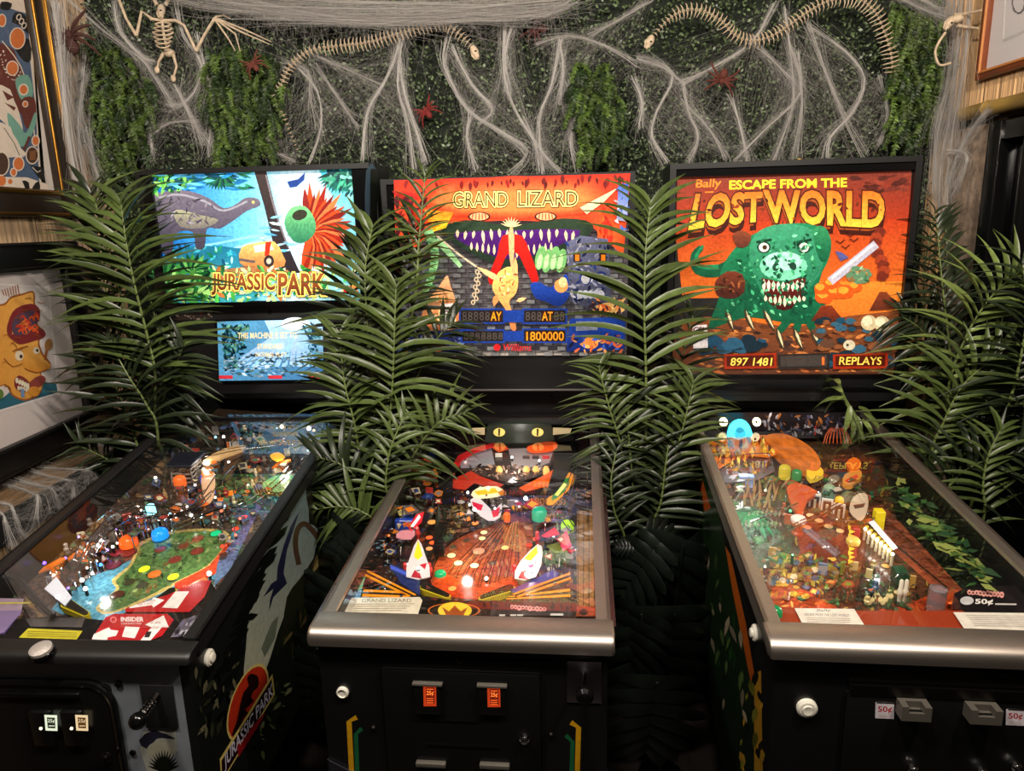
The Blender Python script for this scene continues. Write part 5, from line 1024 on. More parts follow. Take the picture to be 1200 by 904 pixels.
A.poly([(818, 566), (822, 558), (833, 596), (826, 600)], (170, 74, 24)); A.poly([(850, 640), (856, 650), (874, 730), (884, 790), (880, 800), (870, 750), (858, 690)], (176, 88, 24), (150, 70, 20))
A.poly([(884, 790), (892, 786), (894, 904), (884, 904)], (150, 110, 30)); scat(A, [(862, 840), (892, 780), (894, 904), (856, 904)], 40, [(20, 20, 14), (170, 130, 40), (90, 90, 30)], 8, 22, 70, ang=(1.2, 1.9))
scat(A, [(826, 600), (850, 650), (872, 760), (880, 860), (850, 860), (834, 760)], 60, [(30, 64, 30), (12, 24, 12), (60, 80, 40), (130, 120, 100)], 8, 26, 71, ang=(1.2, 2.0), asp=.2)
A.build('side_art', m_print, M.root)
# Jurassic Park front
M = MA
x0, x1, z0, z1 = fr(M, (-150, 797), (165, 1010)); z0 = max(z0, .44); x0 = -M.w + .045
d = MB().rbox(x0, x1, .002, .013, z0, z1, .0095, 3).build('coin_door', m_door, M.root)
rr = .05; arc = [(x1 + .004 - rr + rr * math.sin(t), z1 + .004 - rr + rr * math.cos(t)) for t in [k * math.pi / 20 for k in range(11)]]
MB().tube([(x0, .006, z1 + .004)] + [(a, .006, b) for a, b in arc] + [(x1 + .004, .006, z0)], .007, 8).build('door_frame', m_blackgloss, d)
fbox(M, (-60, 806), (98, 813), .016, m_blackgloss, 'door_handle_bar', d, .002)
for x, tone in ((52, (214, 224, 200)), (88, (214, 190, 150))):
    fbox(M, (x - 12, 828), (x + 20, 868), .018, m_door, 'coin_entry', d, .003)
    A = Art(M.front(-.0062), (0, -1, 0)); A.poly([(x, 838), (x + 15, 838.5), (x + 15.5, 857), (x + 1.5, 856.5)], tone); A.poly([(x + 3, 841), (x + 12.5, 841.5), (x + 13, 854), (x + 4, 853.5)], (30, 34, 24) if x < 60 else (80, 50, 20)); A.tx('25¢', x + 4, 848, 8, 5, tone, off=.01); A.line([(x + 5, 851), (x + 12, 851)], 1, tone); A.build('lit_price_window', mat('lit_price_white', attr='Col', rough=.3, es=.7), d)
    bx = M.front(-.006)(x - 4, 854); MB().ell(bx, .003, 8, 6).build('reject_lamp', cmat((255, 240, 190), .3, 2), d)
fknob(M, (129, 883), [(.011, 0), (.011, .012), (.007, .014), (.007, .02), (.003, .021)], m_darkmetal, 'door_lock', d)
fknob(M, (139, 801), [(.007, 0), (.007, .004), (.003, .006)], m_blackgloss, 'carriage_bolt'); fknob(M, (156, 882), [(.006, 0), (.006, .003), (.003, .004)], m_darkmetal, 'carriage_bolt')
pp = fbox(M, (164, 802), (210, 853), .004, m_blackmatte, 'plunger_plate', bev=.002)
c = M.front(.008)(184, 815); e = c + Vector((-.006, -.055, -.012)); MB().cyl(c, e, .007, .007, 12).build('plunger_shaft', m_darkmetal, pp)
mb = MB(); [mb.lathe([(.0095, 0), (.0095, .003)], c + (e - c) * (.25 + .12 * k), (e - c), 12) for k in range(6)]; mb.build('plunger_spring', m_chrome, pp)
MB().ell(e, .0155, 14, 10).build('plunger_knob', m_blackgloss, pp)
A = Art(M.front(.0118), (0, -1, 0))
A.poly([(168, 858), (206, 856), (208, 880), (192, 904), (172, 904), (164, 880)], (150, 150, 140)); A.poly([(163, 868), (180, 856), (206, 866), (196, 866), (184, 866), (172, 878)], (30, 30, 44), smooth=2); A.ell(188, 880, 16, 11, (150, 148, 130)); 
for k in range(14): a = -2.9 + k * .2; A.leaf(192, 904, 192 + 20 * math.cos(a), 904 + 26 * math.sin(a), 3, (14, 18, 12))
A.build('front_art', m_print, M.root)
# round action button on the lockdown bar
b = MB().lathe([(.021, 0), (.021, .006), (.019, .008)], Vector(M.pl(50, 766, (0, 0, M.zf - .006), (0, 0, 1))), (0, -.25, 1), 22).build('action_button', m_blackgloss, M.lock)
MB().lathe([(.0195, .006), (.019, .013), (.012, .016), (.002, .017)], Vector(M.pl(50, 766, (0, 0, M.zf - .006), (0, 0, 1))), (0, -.25, 1), 22).build('button_cap', mat('clear_button', (190, 182, 176), rough=.25, metal=.3, bump=.6, bscale=500), M.lock)
sbutton(M, 244, 771, 1)
# Jurassic Park right side: jungle sky, flyer, trunk, emblem
A = Art(M.side(M.w), (1, 0, 0))
A.poly([(396, 500), (404, 508), (380, 560), (370, 566)], (110, 150, 160), (60, 84, 84))
A.poly([(357, 570), (362, 592), (362, 614), (372, 620), (366, 660), (348, 684), (340, 704), (326, 740), (306, 800), (286, 806), (288, 760), (292, 715), (298, 680), (308, 660), (312, 636), (332, 604)], (96, 116, 120), (170, 168, 144), smooth=2)
A.poly([(358, 568), (364, 576), (404, 500), (410, 520), (396, 600), (376, 690), (350, 780), (320, 850), (316, 800), (330, 740), (336, 700), (350, 680), (370, 650), (376, 622), (362, 600)], (34, 32, 22), (24, 28, 16), smooth=2)
scat(A, [(384, 560), (394, 600), (372, 690), (340, 790), (318, 810), (334, 730), (366, 660)], 150, [(80, 66, 40), (16, 18, 12), (110, 96, 60), (50, 56, 26), (30, 26, 18)], 8, 30, 73, ang=(1.5, 2.2), asp=.16)
A.line([(350, 662), (346, 640), (348, 622), (356, 614), (366, 622), (374, 634), (378, 650)], 6, (70, 52, 38), smooth=4); A.line([(388, 560), (382, 590), (384, 612)], 4, (120, 96, 60), smooth=3)
A.poly([(350, 600), (340, 618), (332, 640), (325, 665), (324, 680), (318, 684), (308, 700), (320, 690), (316, 704), (315, 716), (320, 700), (330, 690), (336, 684), (332, 672), (336, 645), (344, 620)], (36, 38, 70), (20, 22, 44))
A.poly([(306, 760), (318, 730), (326, 722), (322, 748), (310, 770)], (90, 100, 84))
for k in range(24):
    R_ = random.Random(k); y = 600 + k * 8; xl = 336 - (y - 580) * .34 + R_.uniform(-6, 6); A.leaf(xl + 8, y, xl - 16, y + R_.uniform(8, 30), 8, (10, 12, 10))
scat(A, [(228, 790), (262, 760), (290, 790), (262, 850), (232, 870)], 90, [(8, 9, 8), (90, 86, 66), (14, 14, 12), (40, 42, 30), (8, 8, 8)], 6, 22, 74, ang=(1.2, 2.4), asp=.25)
scat(A, [(318, 800), (340, 800), (320, 880), (290, 900)], 70, [(70, 84, 50), (20, 26, 16), (110, 114, 80), (10, 14, 10)], 5, 14, 75)
# emblem: a red oval with a dark rearing skeleton shape and a lettered band
def oval(k, c): A.poly([(289 + 21.5 * k * math.cos(t) + 9 * k * -math.sin(t) * -1 * .0 + (-16 * k) * math.sin(t) * -.0 + 14 * math.sin(t) * -k * .9, 824 + 46 * k * math.sin(t) - 3 * k * math.cos(t)) for t in [i * .2618 for i in range(24)]], c)
oval(1.0, (200, 180, 100)); oval(.93, (168, 42, 20))
A.poly([(300, 792), (292, 790), (288, 796), (290, 804), (284, 812), (280, 826), (276, 846), (270, 862), (278, 860), (284, 842), (290, 836), (286, 832), (296, 822), (293, 818), (296, 810), (301, 806), (302, 798)], (26, 8, 8), smooth=2)
A.poly([(256, 890), (318, 790), (321, 814), (258, 918)], (200, 180, 100)); A.poly([(258, 892), (317, 796), (319, 814), (259, 914)], (30, 8, 10)); A.poly([(276, 874), (306, 838), (310, 836), (302, 850), (278, 888)], (130, 20, 24))
A.text('JURASSIC PARK', ((262, 906), (319, 818), (318, 800), (261, 886)), (196, 192, 210), off=.012)
A.build('side_art', m_print, M.root)
A = Art(M.side(M.wb), (1, 0, 0)); A.poly([(429, 200), (441, 198), (441, 260), (434, 300), (428, 262)], (66, 98, 120), (40, 60, 70), smooth=2); A.poly([(434, 198), (442, 198), (442, 350), (432, 350)], (20, 22, 20)); A.build('backbox_side_art', m_print, M.root)
# ------------------------------------------------------------ left wall: pictures and ledge
def picture(name, label, X, s, y0, y1, z0, z1, fw, m_frame, m_line, matc, group=None, depth=.03, gap=.02):
    """a framed picture on a side wall; s is the direction out of the wall"""
    root = empty(name, (X, (y0 + y1) / 2, z0), 0, label, 'picture', group); O = Vector(root.location)
    a, b, c, d = y0 - O.y, y1 - O.y, 0, z1 - z0
    for (p, q, r, t) in ((a, a + fw, c, d), (b - fw, b, c, d), (a + fw, b - fw, c, c + fw), (a + fw, b - fw, d - fw, d)):
        x0, x1 = sorted((0.0, s * depth)); MB().rbox(x0, x1, p, q, r, t, .004, 2).build('frame_bar', m_frame, root)
    for k, (w0, w1) in enumerate(m_line[1] if m_line else ()):
        for (p, q, r, t) in ((a + w0, a + w1, c + w0, d - w0), (b - w1, b - w0, c + w0, d - w0), (a + w1, b - w1, c + w0, c + w1), (a + w1, b - w1, d - w1, d - w0)):
            x0, x1 = sorted((s * (depth - .003), s * (depth + .004))); MB().rbox(x0, x1, p, q, r, t, .0015, 1).build('frame_bead', m_line[0], root)
    x0, x1 = sorted((s * .004, s * .010)); MB().box(x0, x1, a + fw * .8, b - fw * .8, c + fw * .8, d - fw * .8).build('mount_board', mat('mount_board', matc, rough=.8), root)
    x0, x1 = sorted((s * .018, s * .020)); MB().box(x0, x1, a + fw * .9, b - fw * .9, c + fw * .9, d - fw * .9).build('picture_glass', m_pane2, root)
    return root, O
m_pane2 = glassmat('picture_glass', refl=.5)
m_gold = mat('gilt', (196, 140, 60), rough=.3, metal=1); m_brownframe = mat('dark_brown_frame', (34, 24, 16), rough=.35); m_blackframe = mat('black_frame', (16, 14, 13), rough=.35)
m_paint = mat('painted_paper', attr='Col', rough=.7, noise=.06, nscale=60)
# upper picture
oc = atX(83, 255, XL); ic = atX(62, 236, XL)
fw = max(oc.y - ic.y, ic.z - oc.z)
r, O = picture('framed_picture', 'ornamental blue, orange and cream print in a dark gilt-lined frame', XL, 1, atX(-105, 150, XL).y, oc.y, oc.z, 2.58, fw, m_brownframe, (m_gold, ((.004, .012), (fw - .016, fw - .004))), (206, 196, 188), 'pictures on the left wall')
A = Art(lambda a, b: atX(a, b, XL + .0105) - O, (1, 0, 0))
A.poly([(-70, -20), (33, -20), (50, 236), (54, 226), (-70, 228)], (206, 192, 178))
A.poly([(-70, -10), (34, 6), (34, 60), (42, 130), (46, 216), (-70, 216)], (78, 94, 120), (70, 88, 116))
blk, cr, orr, brn, tea = (20, 18, 18), (212, 196, 180), (198, 108, 54), (96, 44, 36), (110, 156, 140)
A.poly([(-70, -20), (32, -20), (32, 16), (18, 12), (8, 8), (-70, 14)], cr); A.poly([(18, 14), (32, 20), (33, 40), (24, 30), (14, 26)], blk, smooth=2); A.poly([(2, 2), (14, 4), (10, 12), (0, 10)], blk, smooth=2)
for k in range(3): A.ell(22 + k * 3, 20 + k * 5, 3, 4, cr, rot=.4); A.ell(22 + k * 3, 20 + k * 5, 1.8, 2.8, blk, rot=.4)
A.poly([(14, 44), (34, 46), (36, 70), (28, 72), (18, 58)], blk, smooth=2)
A.poly([(-70, 50), (6, 52), (22, 76), (32, 104), (38, 140), (36, 152), (20, 130), (-70, 110)], brn, smooth=3); scat(A, [(0, 54), (24, 84), (30, 100), (10, 92), (-4, 70)], 90, [cr], 1.2, 2.2, 3, 'dot')
A.line([(2, 48), (24, 78), (36, 120), (40, 160)], 1.2, cr, smooth=3)
for x, y, rx, ry in ((20, 45, 9.5, 13), (2, 24, 5, 8), (14, 80, 7.5, 9), (27, 105, 6, 7)): A.ell(x, y, rx, ry, cr); A.ell(x, y, rx - 1.3, ry - 1.3, orr)
A.poly([(18, 92), (32, 88), (38, 104), (36, 116), (26, 118), (20, 108)], tea, smooth=3); A.ell(27, 105, 6, 7, cr); A.ell(27, 105, 4.4, 5.2, orr)
A.poly([(24, 118), (38, 114), (42, 130), (36, 150), (28, 146)], brn, smooth=3); A.ell(29, 122, 3.6, 4, cr); A.ell(29, 122, 2.4, 2.8, orr)
A.poly([(-70, 96), (2, 100), (16, 118), (24, 140), (26, 160), (16, 166), (0, 140), (-70, 130)], cr, smooth=3)
A.poly([(2, 106), (16, 114), (8, 118)], brn); A.poly([(4, 120), (18, 126), (16, 130)], brn)
A.poly([(8, 132), (22, 146), (30, 156), (40, 132), (42, 142), (34, 164), (24, 172), (12, 156)], tea, smooth=3); A.line([(34, 160), (28, 174), (22, 182)], 3, brn, smooth=2)
A.poly([(-70, 140), (2, 144), (14, 156), (24, 174), (24, 184), (-70, 182)], cr, smooth=2); A.line([(4, 150), (16, 168), (22, 182)], .9, (60, 56, 56))
A.line([(0, 182), (26, 184), (40, 172)], 1.2, cr)
for x, y, rx, ry, c in ((21, 192, 5.6, 7.4, orr), (41, 165, 3.6, 5.2, orr), (37, 182, 6.6, 9.4, (70, 46, 34)), (1, 192, 8, 13, (70, 46, 34)), (15, 202, 3, 4, orr)): A.ell(x, y, rx + 1.4, ry + 1.4, cr); A.ell(x, y, rx, ry, c)
for k in range(60): R_ = random.Random(k); A.line([(37 + R_.uniform(-4, 4), 182 + R_.uniform(-6, 6)), (37 + R_.uniform(-4, 4), 182 + R_.uniform(-6, 6))], .7, (130, 84, 50))
A.poly([(34, 194), (48, 196), (52, 214), (44, 208)], blk); A.line([(36, 196), (42, 202), (46, 200)], 1, cr)
A.poly([(-70, 206), (30, 208), (54, 216), (60, 236), (-70, 236)], cr); A.poly([(24, 212), (32, 214), (32, 228), (24, 230), (28, 222)], blk, smooth=2); A.poly([(36, 220), (44, 212), (45, 226), (40, 230)], blk, smooth=2); A.ell(10, 213, 2.6, 3, orr); A.ell(0, 212, 5, 6, orr)
A.poly([(-70, 222), (4, 219), (14, 222), (15, 228), (8, 232), (-70, 232)], blk, smooth=2)
for k in range(7): A.ell(-4 + k * 2.6, 226, 1.1, 2.4, cr)
for x, y, rx, ry, c in ((-30, 60, 9, 12, orr), (-46, 96, 8, 10, orr), (-26, 20, 7, 9, orr), (-50, 190, 9, 12, (70, 46, 34)), (-26, 196, 6, 8, orr), (-40, 140, 8, 10, tea), (-56, 40, 6, 9, (96, 44, 36))): A.ell(x, y, rx + 1.4, ry + 1.4, cr); A.ell(x, y, rx, ry, c)
A.build('painting', m_paint, r)
# lower picture
oc = atX(115, 503, XL); ic = atX(95, 488, XL); tp = atX(60, 283, XL).z; fw = (oc.y - ic.y)
r, O = picture('framed_picture', 'orange caricature of grimacing faces on a wide pale mount in a black frame', XL, 1, atX(-128, 420, XL).y, oc.y, oc.z, tp, fw, m_blackframe, (m_blackframe, ((.003, .010), (fw - .012, fw - .004))), (206, 194, 190), 'pictures on the left wall')
A = Art(lambda a, b: atX(a, b, XL + .0105) - O, (1, 0, 0))
A.poly([(-90, 326), (58, 336), (70, 462), (-90, 510)], (222, 212, 208)); A.poly([(-88, 328), (56, 338), (67, 460), (-88, 507)], (206, 196, 192))
A.poly([(-88, 500), (4, 466), (20, 452), (48, 447), (66, 450), (67.5, 460), (-88, 507)], (44, 104, 122), (34, 84, 104))
og, od, rd, ol = (208, 136, 44), (150, 84, 26), (124, 34, 36), (232, 170, 80)
A.poly([(-34, 372), (-20, 360), (4, 356), (12, 348), (26, 344), (38, 341), (41, 347), (41, 356), (46, 364), (47, 372), (44, 380), (52, 388), (52, 394), (46, 400), (50, 414), (59, 425), (58, 432), (48, 437), (53, 446), (50, 452), (48, 460), (42, 466), (28, 470), (14, 464), (4, 452), (-26, 462), (-40, 430)], od, smooth=3)
A.poly([(-32, 374), (-19, 362), (5, 358), (13, 350), (27, 346), (37, 343), (39, 347), (39, 356), (44, 366), (42, 380), (50, 389), (50, 393), (44, 400), (48, 415), (57, 426), (56, 431), (46, 436), (51, 446), (46, 460), (40, 464), (28, 468), (15, 462), (6, 450), (-25, 460), (-38, 430)], og, ol, gdir=(1, -.2), smooth=3)
A.poly([(10, 376), (18, 362), (36, 356), (46, 362), (46, 374), (42, 378), (20, 376), (14, 390), (16, 400), (8, 390)], rd, smooth=3); A.poly([(14, 392), (30, 392), (44, 384), (53, 390), (51, 396), (40, 400), (24, 404), (16, 400)], rd, smooth=3)
A.poly([(14, 380), (20, 370), (36, 364), (42, 368), (42, 384), (28, 392), (16, 392)], (84, 60, 80), smooth=3)
for k in range(22): R_ = random.Random(k + 5); x, y = R_.uniform(16, 40), R_.uniform(370, 390); A.line([(x, y), (x + 3, y - 3), (x + 6, y + 2)], 2.2, R_.choice([(226, 84, 30), (240, 120, 50), (190, 50, 24)]), smooth=2)
for k in range(7): A.line([(4 + k * 3, 346 + k % 3), (2 + k * 3, 340 - k)], 1, od)
A.ell(22, 417, 5, 6, (226, 210, 180)); A.ell(24, 418, 2, 2.4, (70, 50, 40)); A.ell(42, 411, 4, 4, (226, 210, 180)); A.ell(43, 411, 1.6, 1.8, (70, 50, 40))
A.line([(14, 412), (24, 408), (32, 406)], 1.6, od, smooth=2); A.line([(4, 420), (14, 430), (26, 426)], 1.2, od, smooth=2)
A.poly([(26, 420), (34, 410), (44, 420), (58, 427), (56, 433), (42, 436), (28, 432)], ol, og, smooth=3); A.line([(28, 432), (42, 437), (56, 433)], 1.4, od, smooth=2)
A.poly([(16, 446), (22, 440), (32, 446), (36, 454), (28, 460), (18, 456)], rd, smooth=2)
for k in range(5): A.ell(19 + k * 3.2, 446 + k * 1.6, 1.8, 3.4, (226, 216, 190)); A.ell(21 + k * 3, 455 + k * .6, 1.5, 2.8, (216, 206, 180))
A.poly([(34, 448), (46, 440), (53, 444), (48, 452), (38, 456)], (140, 60, 50), smooth=2); A.ell(39, 459, 7, 6, og); A.line([(25, 456), (26, 466)], 4, (110, 140, 180))
A.line([(52, 422), (54, 410), (58, 402)], 3, od, smooth=2); A.ell(56, 404, 4.5, 7, (150, 104, 50), rot=.2)
for k in range(16): R_ = random.Random(k + 40); x, y = R_.uniform(0, 44), R_.uniform(348, 460); A.line([(x, y), (x + 4, y + R_.uniform(-3, 3)), (x + 8, y + R_.uniform(-2, 4))], .8, od, smooth=2)
A.ell(-2, 462, 5, 6, (90, 120, 50))
A.build('painting', m_paint, r)
# ledge under the pictures
zl = atX(50, 546, XL).z; fx = wplane(62, 571, (0, 0, zl), (0, 0, 1)).x
print('ledge', zl, fx)
ld = MB().rbox(XL + .009, fx, .9, 2.72, zl - .028, zl, .004, 2).build('wooden_ledge', mat('ledge_wood', (104, 80, 52), rough=.6, noise=.4, nscale=12, stretch=(8, 1, 1)), None); tag(ld, 'narrow wooden ledge draped with cobweb below the black-framed picture', 'ledge')
MB().rbox(fx - .012, fx + .006, .9, 2.72, zl - .075, zl + .002, .003, 1).build('fascia', m_blackmatte, ld)
mbx = MB(); R_ = random.Random(6); y = .9
while y < 2.72: w = R_.uniform(.005, .009); mbx.cyl((fx - .012, y, .02), (fx - .012, y, zl - .07), w * .5, n=5); y += w * 1.1
o = mbx.build('cane_skirt', m_reed, ld, sharp=0); o['kind'] = 'stuff'
MB().box(XL + .009, fx - .018, .9, 2.72, 0, zl - .028).build('ledge_body', m_reedback, ld)
# ------------------------------------------------------------ right wall: picture, bamboo pole, black door frame
pc = atX(1152, 95, XR); 
r, O = picture('framed_picture', 'pencil drawing on pale mount in a thin reddish-brown frame', XR, -1, 1.5, pc.y, pc.z, 2.62, .026, mat('red_brown_wood', (120, 58, 26), rough=.35, noise=.2, nscale=20), (mat('light_wood_lip', (190, 120, 60), rough=.4), ((.018, .026),)), (206, 200, 200), None, .03)
A = Art(lambda a, b: atX(a, b, XR - .0105) - O, (-1, 0, 0))
A.poly([(1179, -30), (1181, -30), (1176.5, 46), (1175, 46)], (236, 232, 230)); A.poly([(1175, 46), (1240, 18), (1240, 22), (1176, 49)], (190, 184, 182))
for k in range(40): R_ = random.Random(k); a = R_.uniform(0, 6.3); A.line([(1194 + 8 * math.cos(a), 2 + 14 * math.sin(a)), (1194 + 7 * math.cos(a + .5), 2 + 13 * math.sin(a + .5))], .9, (90, 84, 84))
A.build('drawing', m_paint, r)
pz = atX(1140, 132, XR - .03).z
mb = MB(); pts = []; rs = []; y = 1.2
while y < YB - .03:
    for dy, rr in ((0, .024), (.006, .027), (.012, .024), (.1, .0225), (.18, .023)): pts.append((XR - .034, y + dy, pz)); rs.append(rr)
    y += .2
pole = mb.tube(pts, rs, 12).build('bamboo_pole', mat('bamboo', (150, 120, 60), rough=.45, noise=.3, nscale=14, stretch=(2, .4, 2)), None); tag(pole, 'thick tan bamboo pole fixed along the reed wall above the black door', 'bamboo pole')
dr = MB().box(XR + .03, XR + .055, 1.32, 2.36, 0, 1.93).build('door_1', m_blackgloss, None); dr['kind'] = 'structure'
for y0, y1, d in ((2.34, 2.40, .03), (2.23, 2.26, .012), (1.32, 1.36, .03)): MB().rbox(XR - d, XR + .05, y0, y1, 0, 1.93, .004, 2).build('door_post', m_blackgloss, dr)
MB().rbox(XR - .025, XR + .05, 1.32, 2.40, 1.87, 1.93, .004, 2).build('door_head', m_blackgloss, dr)
MB().rbox(XR - .012, XR - .002, 2.405, 2.60, .5, 1.93, .002, 1).build('trim_1', mat('cork_panel', (146, 126, 108), rough=.9, noise=.5, nscale=30, bump=.6, bscale=60), None)['kind'] = 'structure'
# ------------------------------------------------------------ plants
def leaflet_mesh(name, bend, fold, m, seg=6, wmax=.085):
    vs = []; fs = []
    for i in range(seg + 1):
        t = i / seg; w = wmax * (math.sin(math.pi * min(1, t * .9 + .1)) ** .7) * (1 - t ** 4) + .002; z = -bend * t * t
        y = t * (1 - .12 * bend * t)
        vs += [(-w, y, z + fold * w), (0, y, z), (w, y, z + fold * w)]
    for i in range(seg):
        a = i * 3; fs += [(a, a + 1, a + 4, a + 3), (a + 1, a + 2, a + 5, a + 4)]
    me = bpy.data.meshes.new(name); me.from_pydata(vs, [], fs); me.materials.append(m); me.shade_smooth(); return me
def leafmat(name, c, rough=.36, back=.12, isl=0):
    m = mat(name, c, rough=rough, noise=.25, nscale=9, isl=isl); nt = m.node_tree; N = nt.nodes; L = nt.links; b = N['Principled BSDF']; out = N['Material Output']
    oi = N.new('ShaderNodeObjectInfo'); mr = N.new('ShaderNodeMapRange'); mr.inputs[3].default_value = .65; mr.inputs[4].default_value = 1.35; L.new(oi.outputs['Random'], mr.inputs[0])
    src = b.inputs['Base Color'].links[0].from_socket; v = N.new('ShaderNodeVectorMath'); v.operation = 'SCALE'; L.new(src, v.inputs[0]); L.new(mr.outputs[0], v.inputs['Scale']); L.new(v.outputs[0], b.inputs['Base Color'])
    tr = N.new('ShaderNodeBsdfTranslucent'); L.new(v.outputs[0], tr.inputs[0]); mx = N.new('ShaderNodeMixShader'); mx.inputs[0].default_value = back
    L.new(b.outputs[0], mx.inputs[1]); L.new(tr.outputs[0], mx.inputs[2]); L.new(mx.outputs[0], out.inputs[0]); return m
m_palm = leafmat('palm_leaf', (68, 82, 40)); m_palm_shade = leafmat('shaded_palm_leaf', (36, 46, 27)); m_stem = mat('palm_stem', (96, 110, 58), rough=.5); m_palmp = leafmat('pale_palm_leaf', (104, 120, 62))  # darker leaf copy: shade on rear and lower fronds put into the colour
LM = {k: [leaflet_mesh('leaflet', b, .45, m) for b in (.3, .55, .85)] for k, m in (('g', m_palm), ('d', m_palm_shade), ('p', m_palmp))}
def plant(label, px, py, y, group='artificial palms between the machines', name='artificial_palm'):
    p = atY(px, py, y); r = empty(name, (p.x, p.y, 0), 0, label, 'plant', group)
    o = MB().lathe([(.045, 0), (.06, .11), (.066, .115), (.066, .13), (.058, .13), (.055, .115)], (0, 0, 0), n=16).build('pot', m_blackmatte, r); return r
def frond(root, pts, n=16, L=.2, key='g', sides=(-1, 1), droop=.35, up=.65, seed=0, t0=.12, amax=1.25, amin=.55, wid=1.0, face=(0, -1, .2)):
    R = random.Random(seed + int(pts[0][0] * 3 + pts[0][1])); O = Vector(root.location)
    P = [atY(*p) - O for p in pts]; b = P[0]
    P = [Vector((b.x * .1, b.y * .1, .10)), Vector((b.x * .3, b.y * .35, max(.2, b.z * .66)))] + P
    C = catmull(P, 8); m = len(C); k0 = 16; F = Vector(face).normalized()
    rs = [.0055 * (1 - .72 * i / (m - 1)) for i in range(m)]
    fr_ = MB().tube(C, rs, 6).build('frond', m_stem, root)
    V = C[k0 - 4:]; nv = len(V) - 1
    n = int(n * 1.2)
    for i in range(n):
        t = t0 + (1 - t0) * i / (n - 1); q = t * nv; j = min(int(q), nv - 1); p = V[j].lerp(V[j + 1], q - j); T = (V[min(j + 2, nv)] - V[max(j - 1, 0)]).normalized()
        S = T.cross(F)
        if S.length < .1: S = T.orthogonal()
        S.normalize(); al = amax + (amin - amax) * t ** 1.5
        for s in sides:
            a = al + R.uniform(-.12, .12); D = T * math.cos(a) + S * (s * math.sin(a)) + F * R.uniform(-.05, .3); D.z += .18 - droop * R.uniform(.3, 1.2) * .4; D.normalize()
            N = Vector((0, 0, 1)) * up * 1.3 + F * R.uniform(.35, .75) + S * (s * -.15); N = (N - D * N.dot(D)).normalized(); X = D.cross(N)
            l = L * 1.1 * (.55 + .55 * math.sin(math.pi * min(1, .15 + t * .8)) ** 1.0) * R.uniform(.85, 1.12)
            w = l * .3 + L * .42; w *= wid
            o = bpy.data.objects.new('leaflet', R.choice(LM[key])); COL.objects.link(o); o.parent = fr_
            o.matrix_basis = Matrix(((X.x * w, D.x * l, N.x * l, p.x), (X.y * w, D.y * l, N.y * l, p.y), (X.z * w, D.z * l, N.z * l, p.z), (0, 0, 0, 1)))
    return fr_
# palm beside the left wall
p = plant('tall green palm standing between the left wall pictures and the jungle-themed machine', 172, 560, 2.3)
frond(p, [(172, 450, 2.13), (160, 415, 2.11), (142, 350, 2.08), (124, 290, 2.06), (112, 238, 2.06)], 19, .19, sides=(-1, 1), droop=.3)
frond(p, [(182, 450, 2.05), (174, 400, 2.03), (158, 335, 2.01), (148, 285, 2.01), (142, 240, 2.03)], 18, .20, droop=.35)
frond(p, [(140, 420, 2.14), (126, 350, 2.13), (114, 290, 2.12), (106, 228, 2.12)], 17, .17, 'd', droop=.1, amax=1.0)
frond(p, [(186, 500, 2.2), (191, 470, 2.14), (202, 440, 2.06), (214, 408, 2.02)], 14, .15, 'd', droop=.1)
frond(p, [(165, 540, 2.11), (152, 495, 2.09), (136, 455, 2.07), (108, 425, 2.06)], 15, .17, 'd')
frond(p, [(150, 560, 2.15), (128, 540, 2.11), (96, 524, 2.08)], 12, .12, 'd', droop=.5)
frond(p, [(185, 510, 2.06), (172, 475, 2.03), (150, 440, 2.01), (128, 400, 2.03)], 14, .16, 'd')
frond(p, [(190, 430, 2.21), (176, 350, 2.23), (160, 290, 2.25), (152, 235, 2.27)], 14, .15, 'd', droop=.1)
# palm between the first two machines
p = plant('bushy green palm filling the gap between the jungle-themed and the red-and-grey machines', 445, 640, 2.06)
frond(p, [(440, 520, 2.05), (436, 440, 2.05), (430, 370, 2.06), (428, 315, 2.08), (436, 268, 2.1)], 20, .185)
frond(p, [(486, 350, 2.1), (490, 295, 2.12), (494, 250, 2.13), (498, 208, 2.14)], 12, .11, droop=.05, amax=.8)
frond(p, [(455, 520, 1.98), (460, 450, 1.96), (462, 395, 1.96), (464, 338, 1.98)], 19, .18, droop=.45)
frond(p, [(425, 560, 1.98), (416, 500, 1.96), (404, 450, 1.97), (398, 395, 2.0)], 17, .15, droop=.35)
frond(p, [(470, 570, 1.95), (490, 525, 1.93), (516, 494, 1.93), (545, 484, 1.95)], 13, .12, droop=.4)
frond(p, [(430, 600, 1.9), (420, 565, 1.88), (400, 545, 1.88), (372, 536, 1.9)], 13, .14, 'd', droop=.4)
frond(p, [(455, 595, 1.88), (452, 565, 1.86), (458, 525, 1.86), (474, 488, 1.88)], 11, .11, droop=.2)
frond(p, [(440, 620, 1.86), (424, 600, 1.84), (400, 594, 1.84), (366, 598, 1.86)], 12, .13, 'g', droop=.3)
p2 = plant('shaded palm partly hidden behind the bushy palm beside the red-and-grey machine', 420, 660, 2.2)
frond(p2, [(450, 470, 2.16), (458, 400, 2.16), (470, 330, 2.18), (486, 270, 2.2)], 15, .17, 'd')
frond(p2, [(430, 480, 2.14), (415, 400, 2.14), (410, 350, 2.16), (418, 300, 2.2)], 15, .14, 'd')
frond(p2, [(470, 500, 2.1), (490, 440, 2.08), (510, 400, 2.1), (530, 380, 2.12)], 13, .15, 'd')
frond(p2, [(430, 540, 2.1), (440, 480, 2.08), (450, 430, 2.08)], 14, .17, 'd')
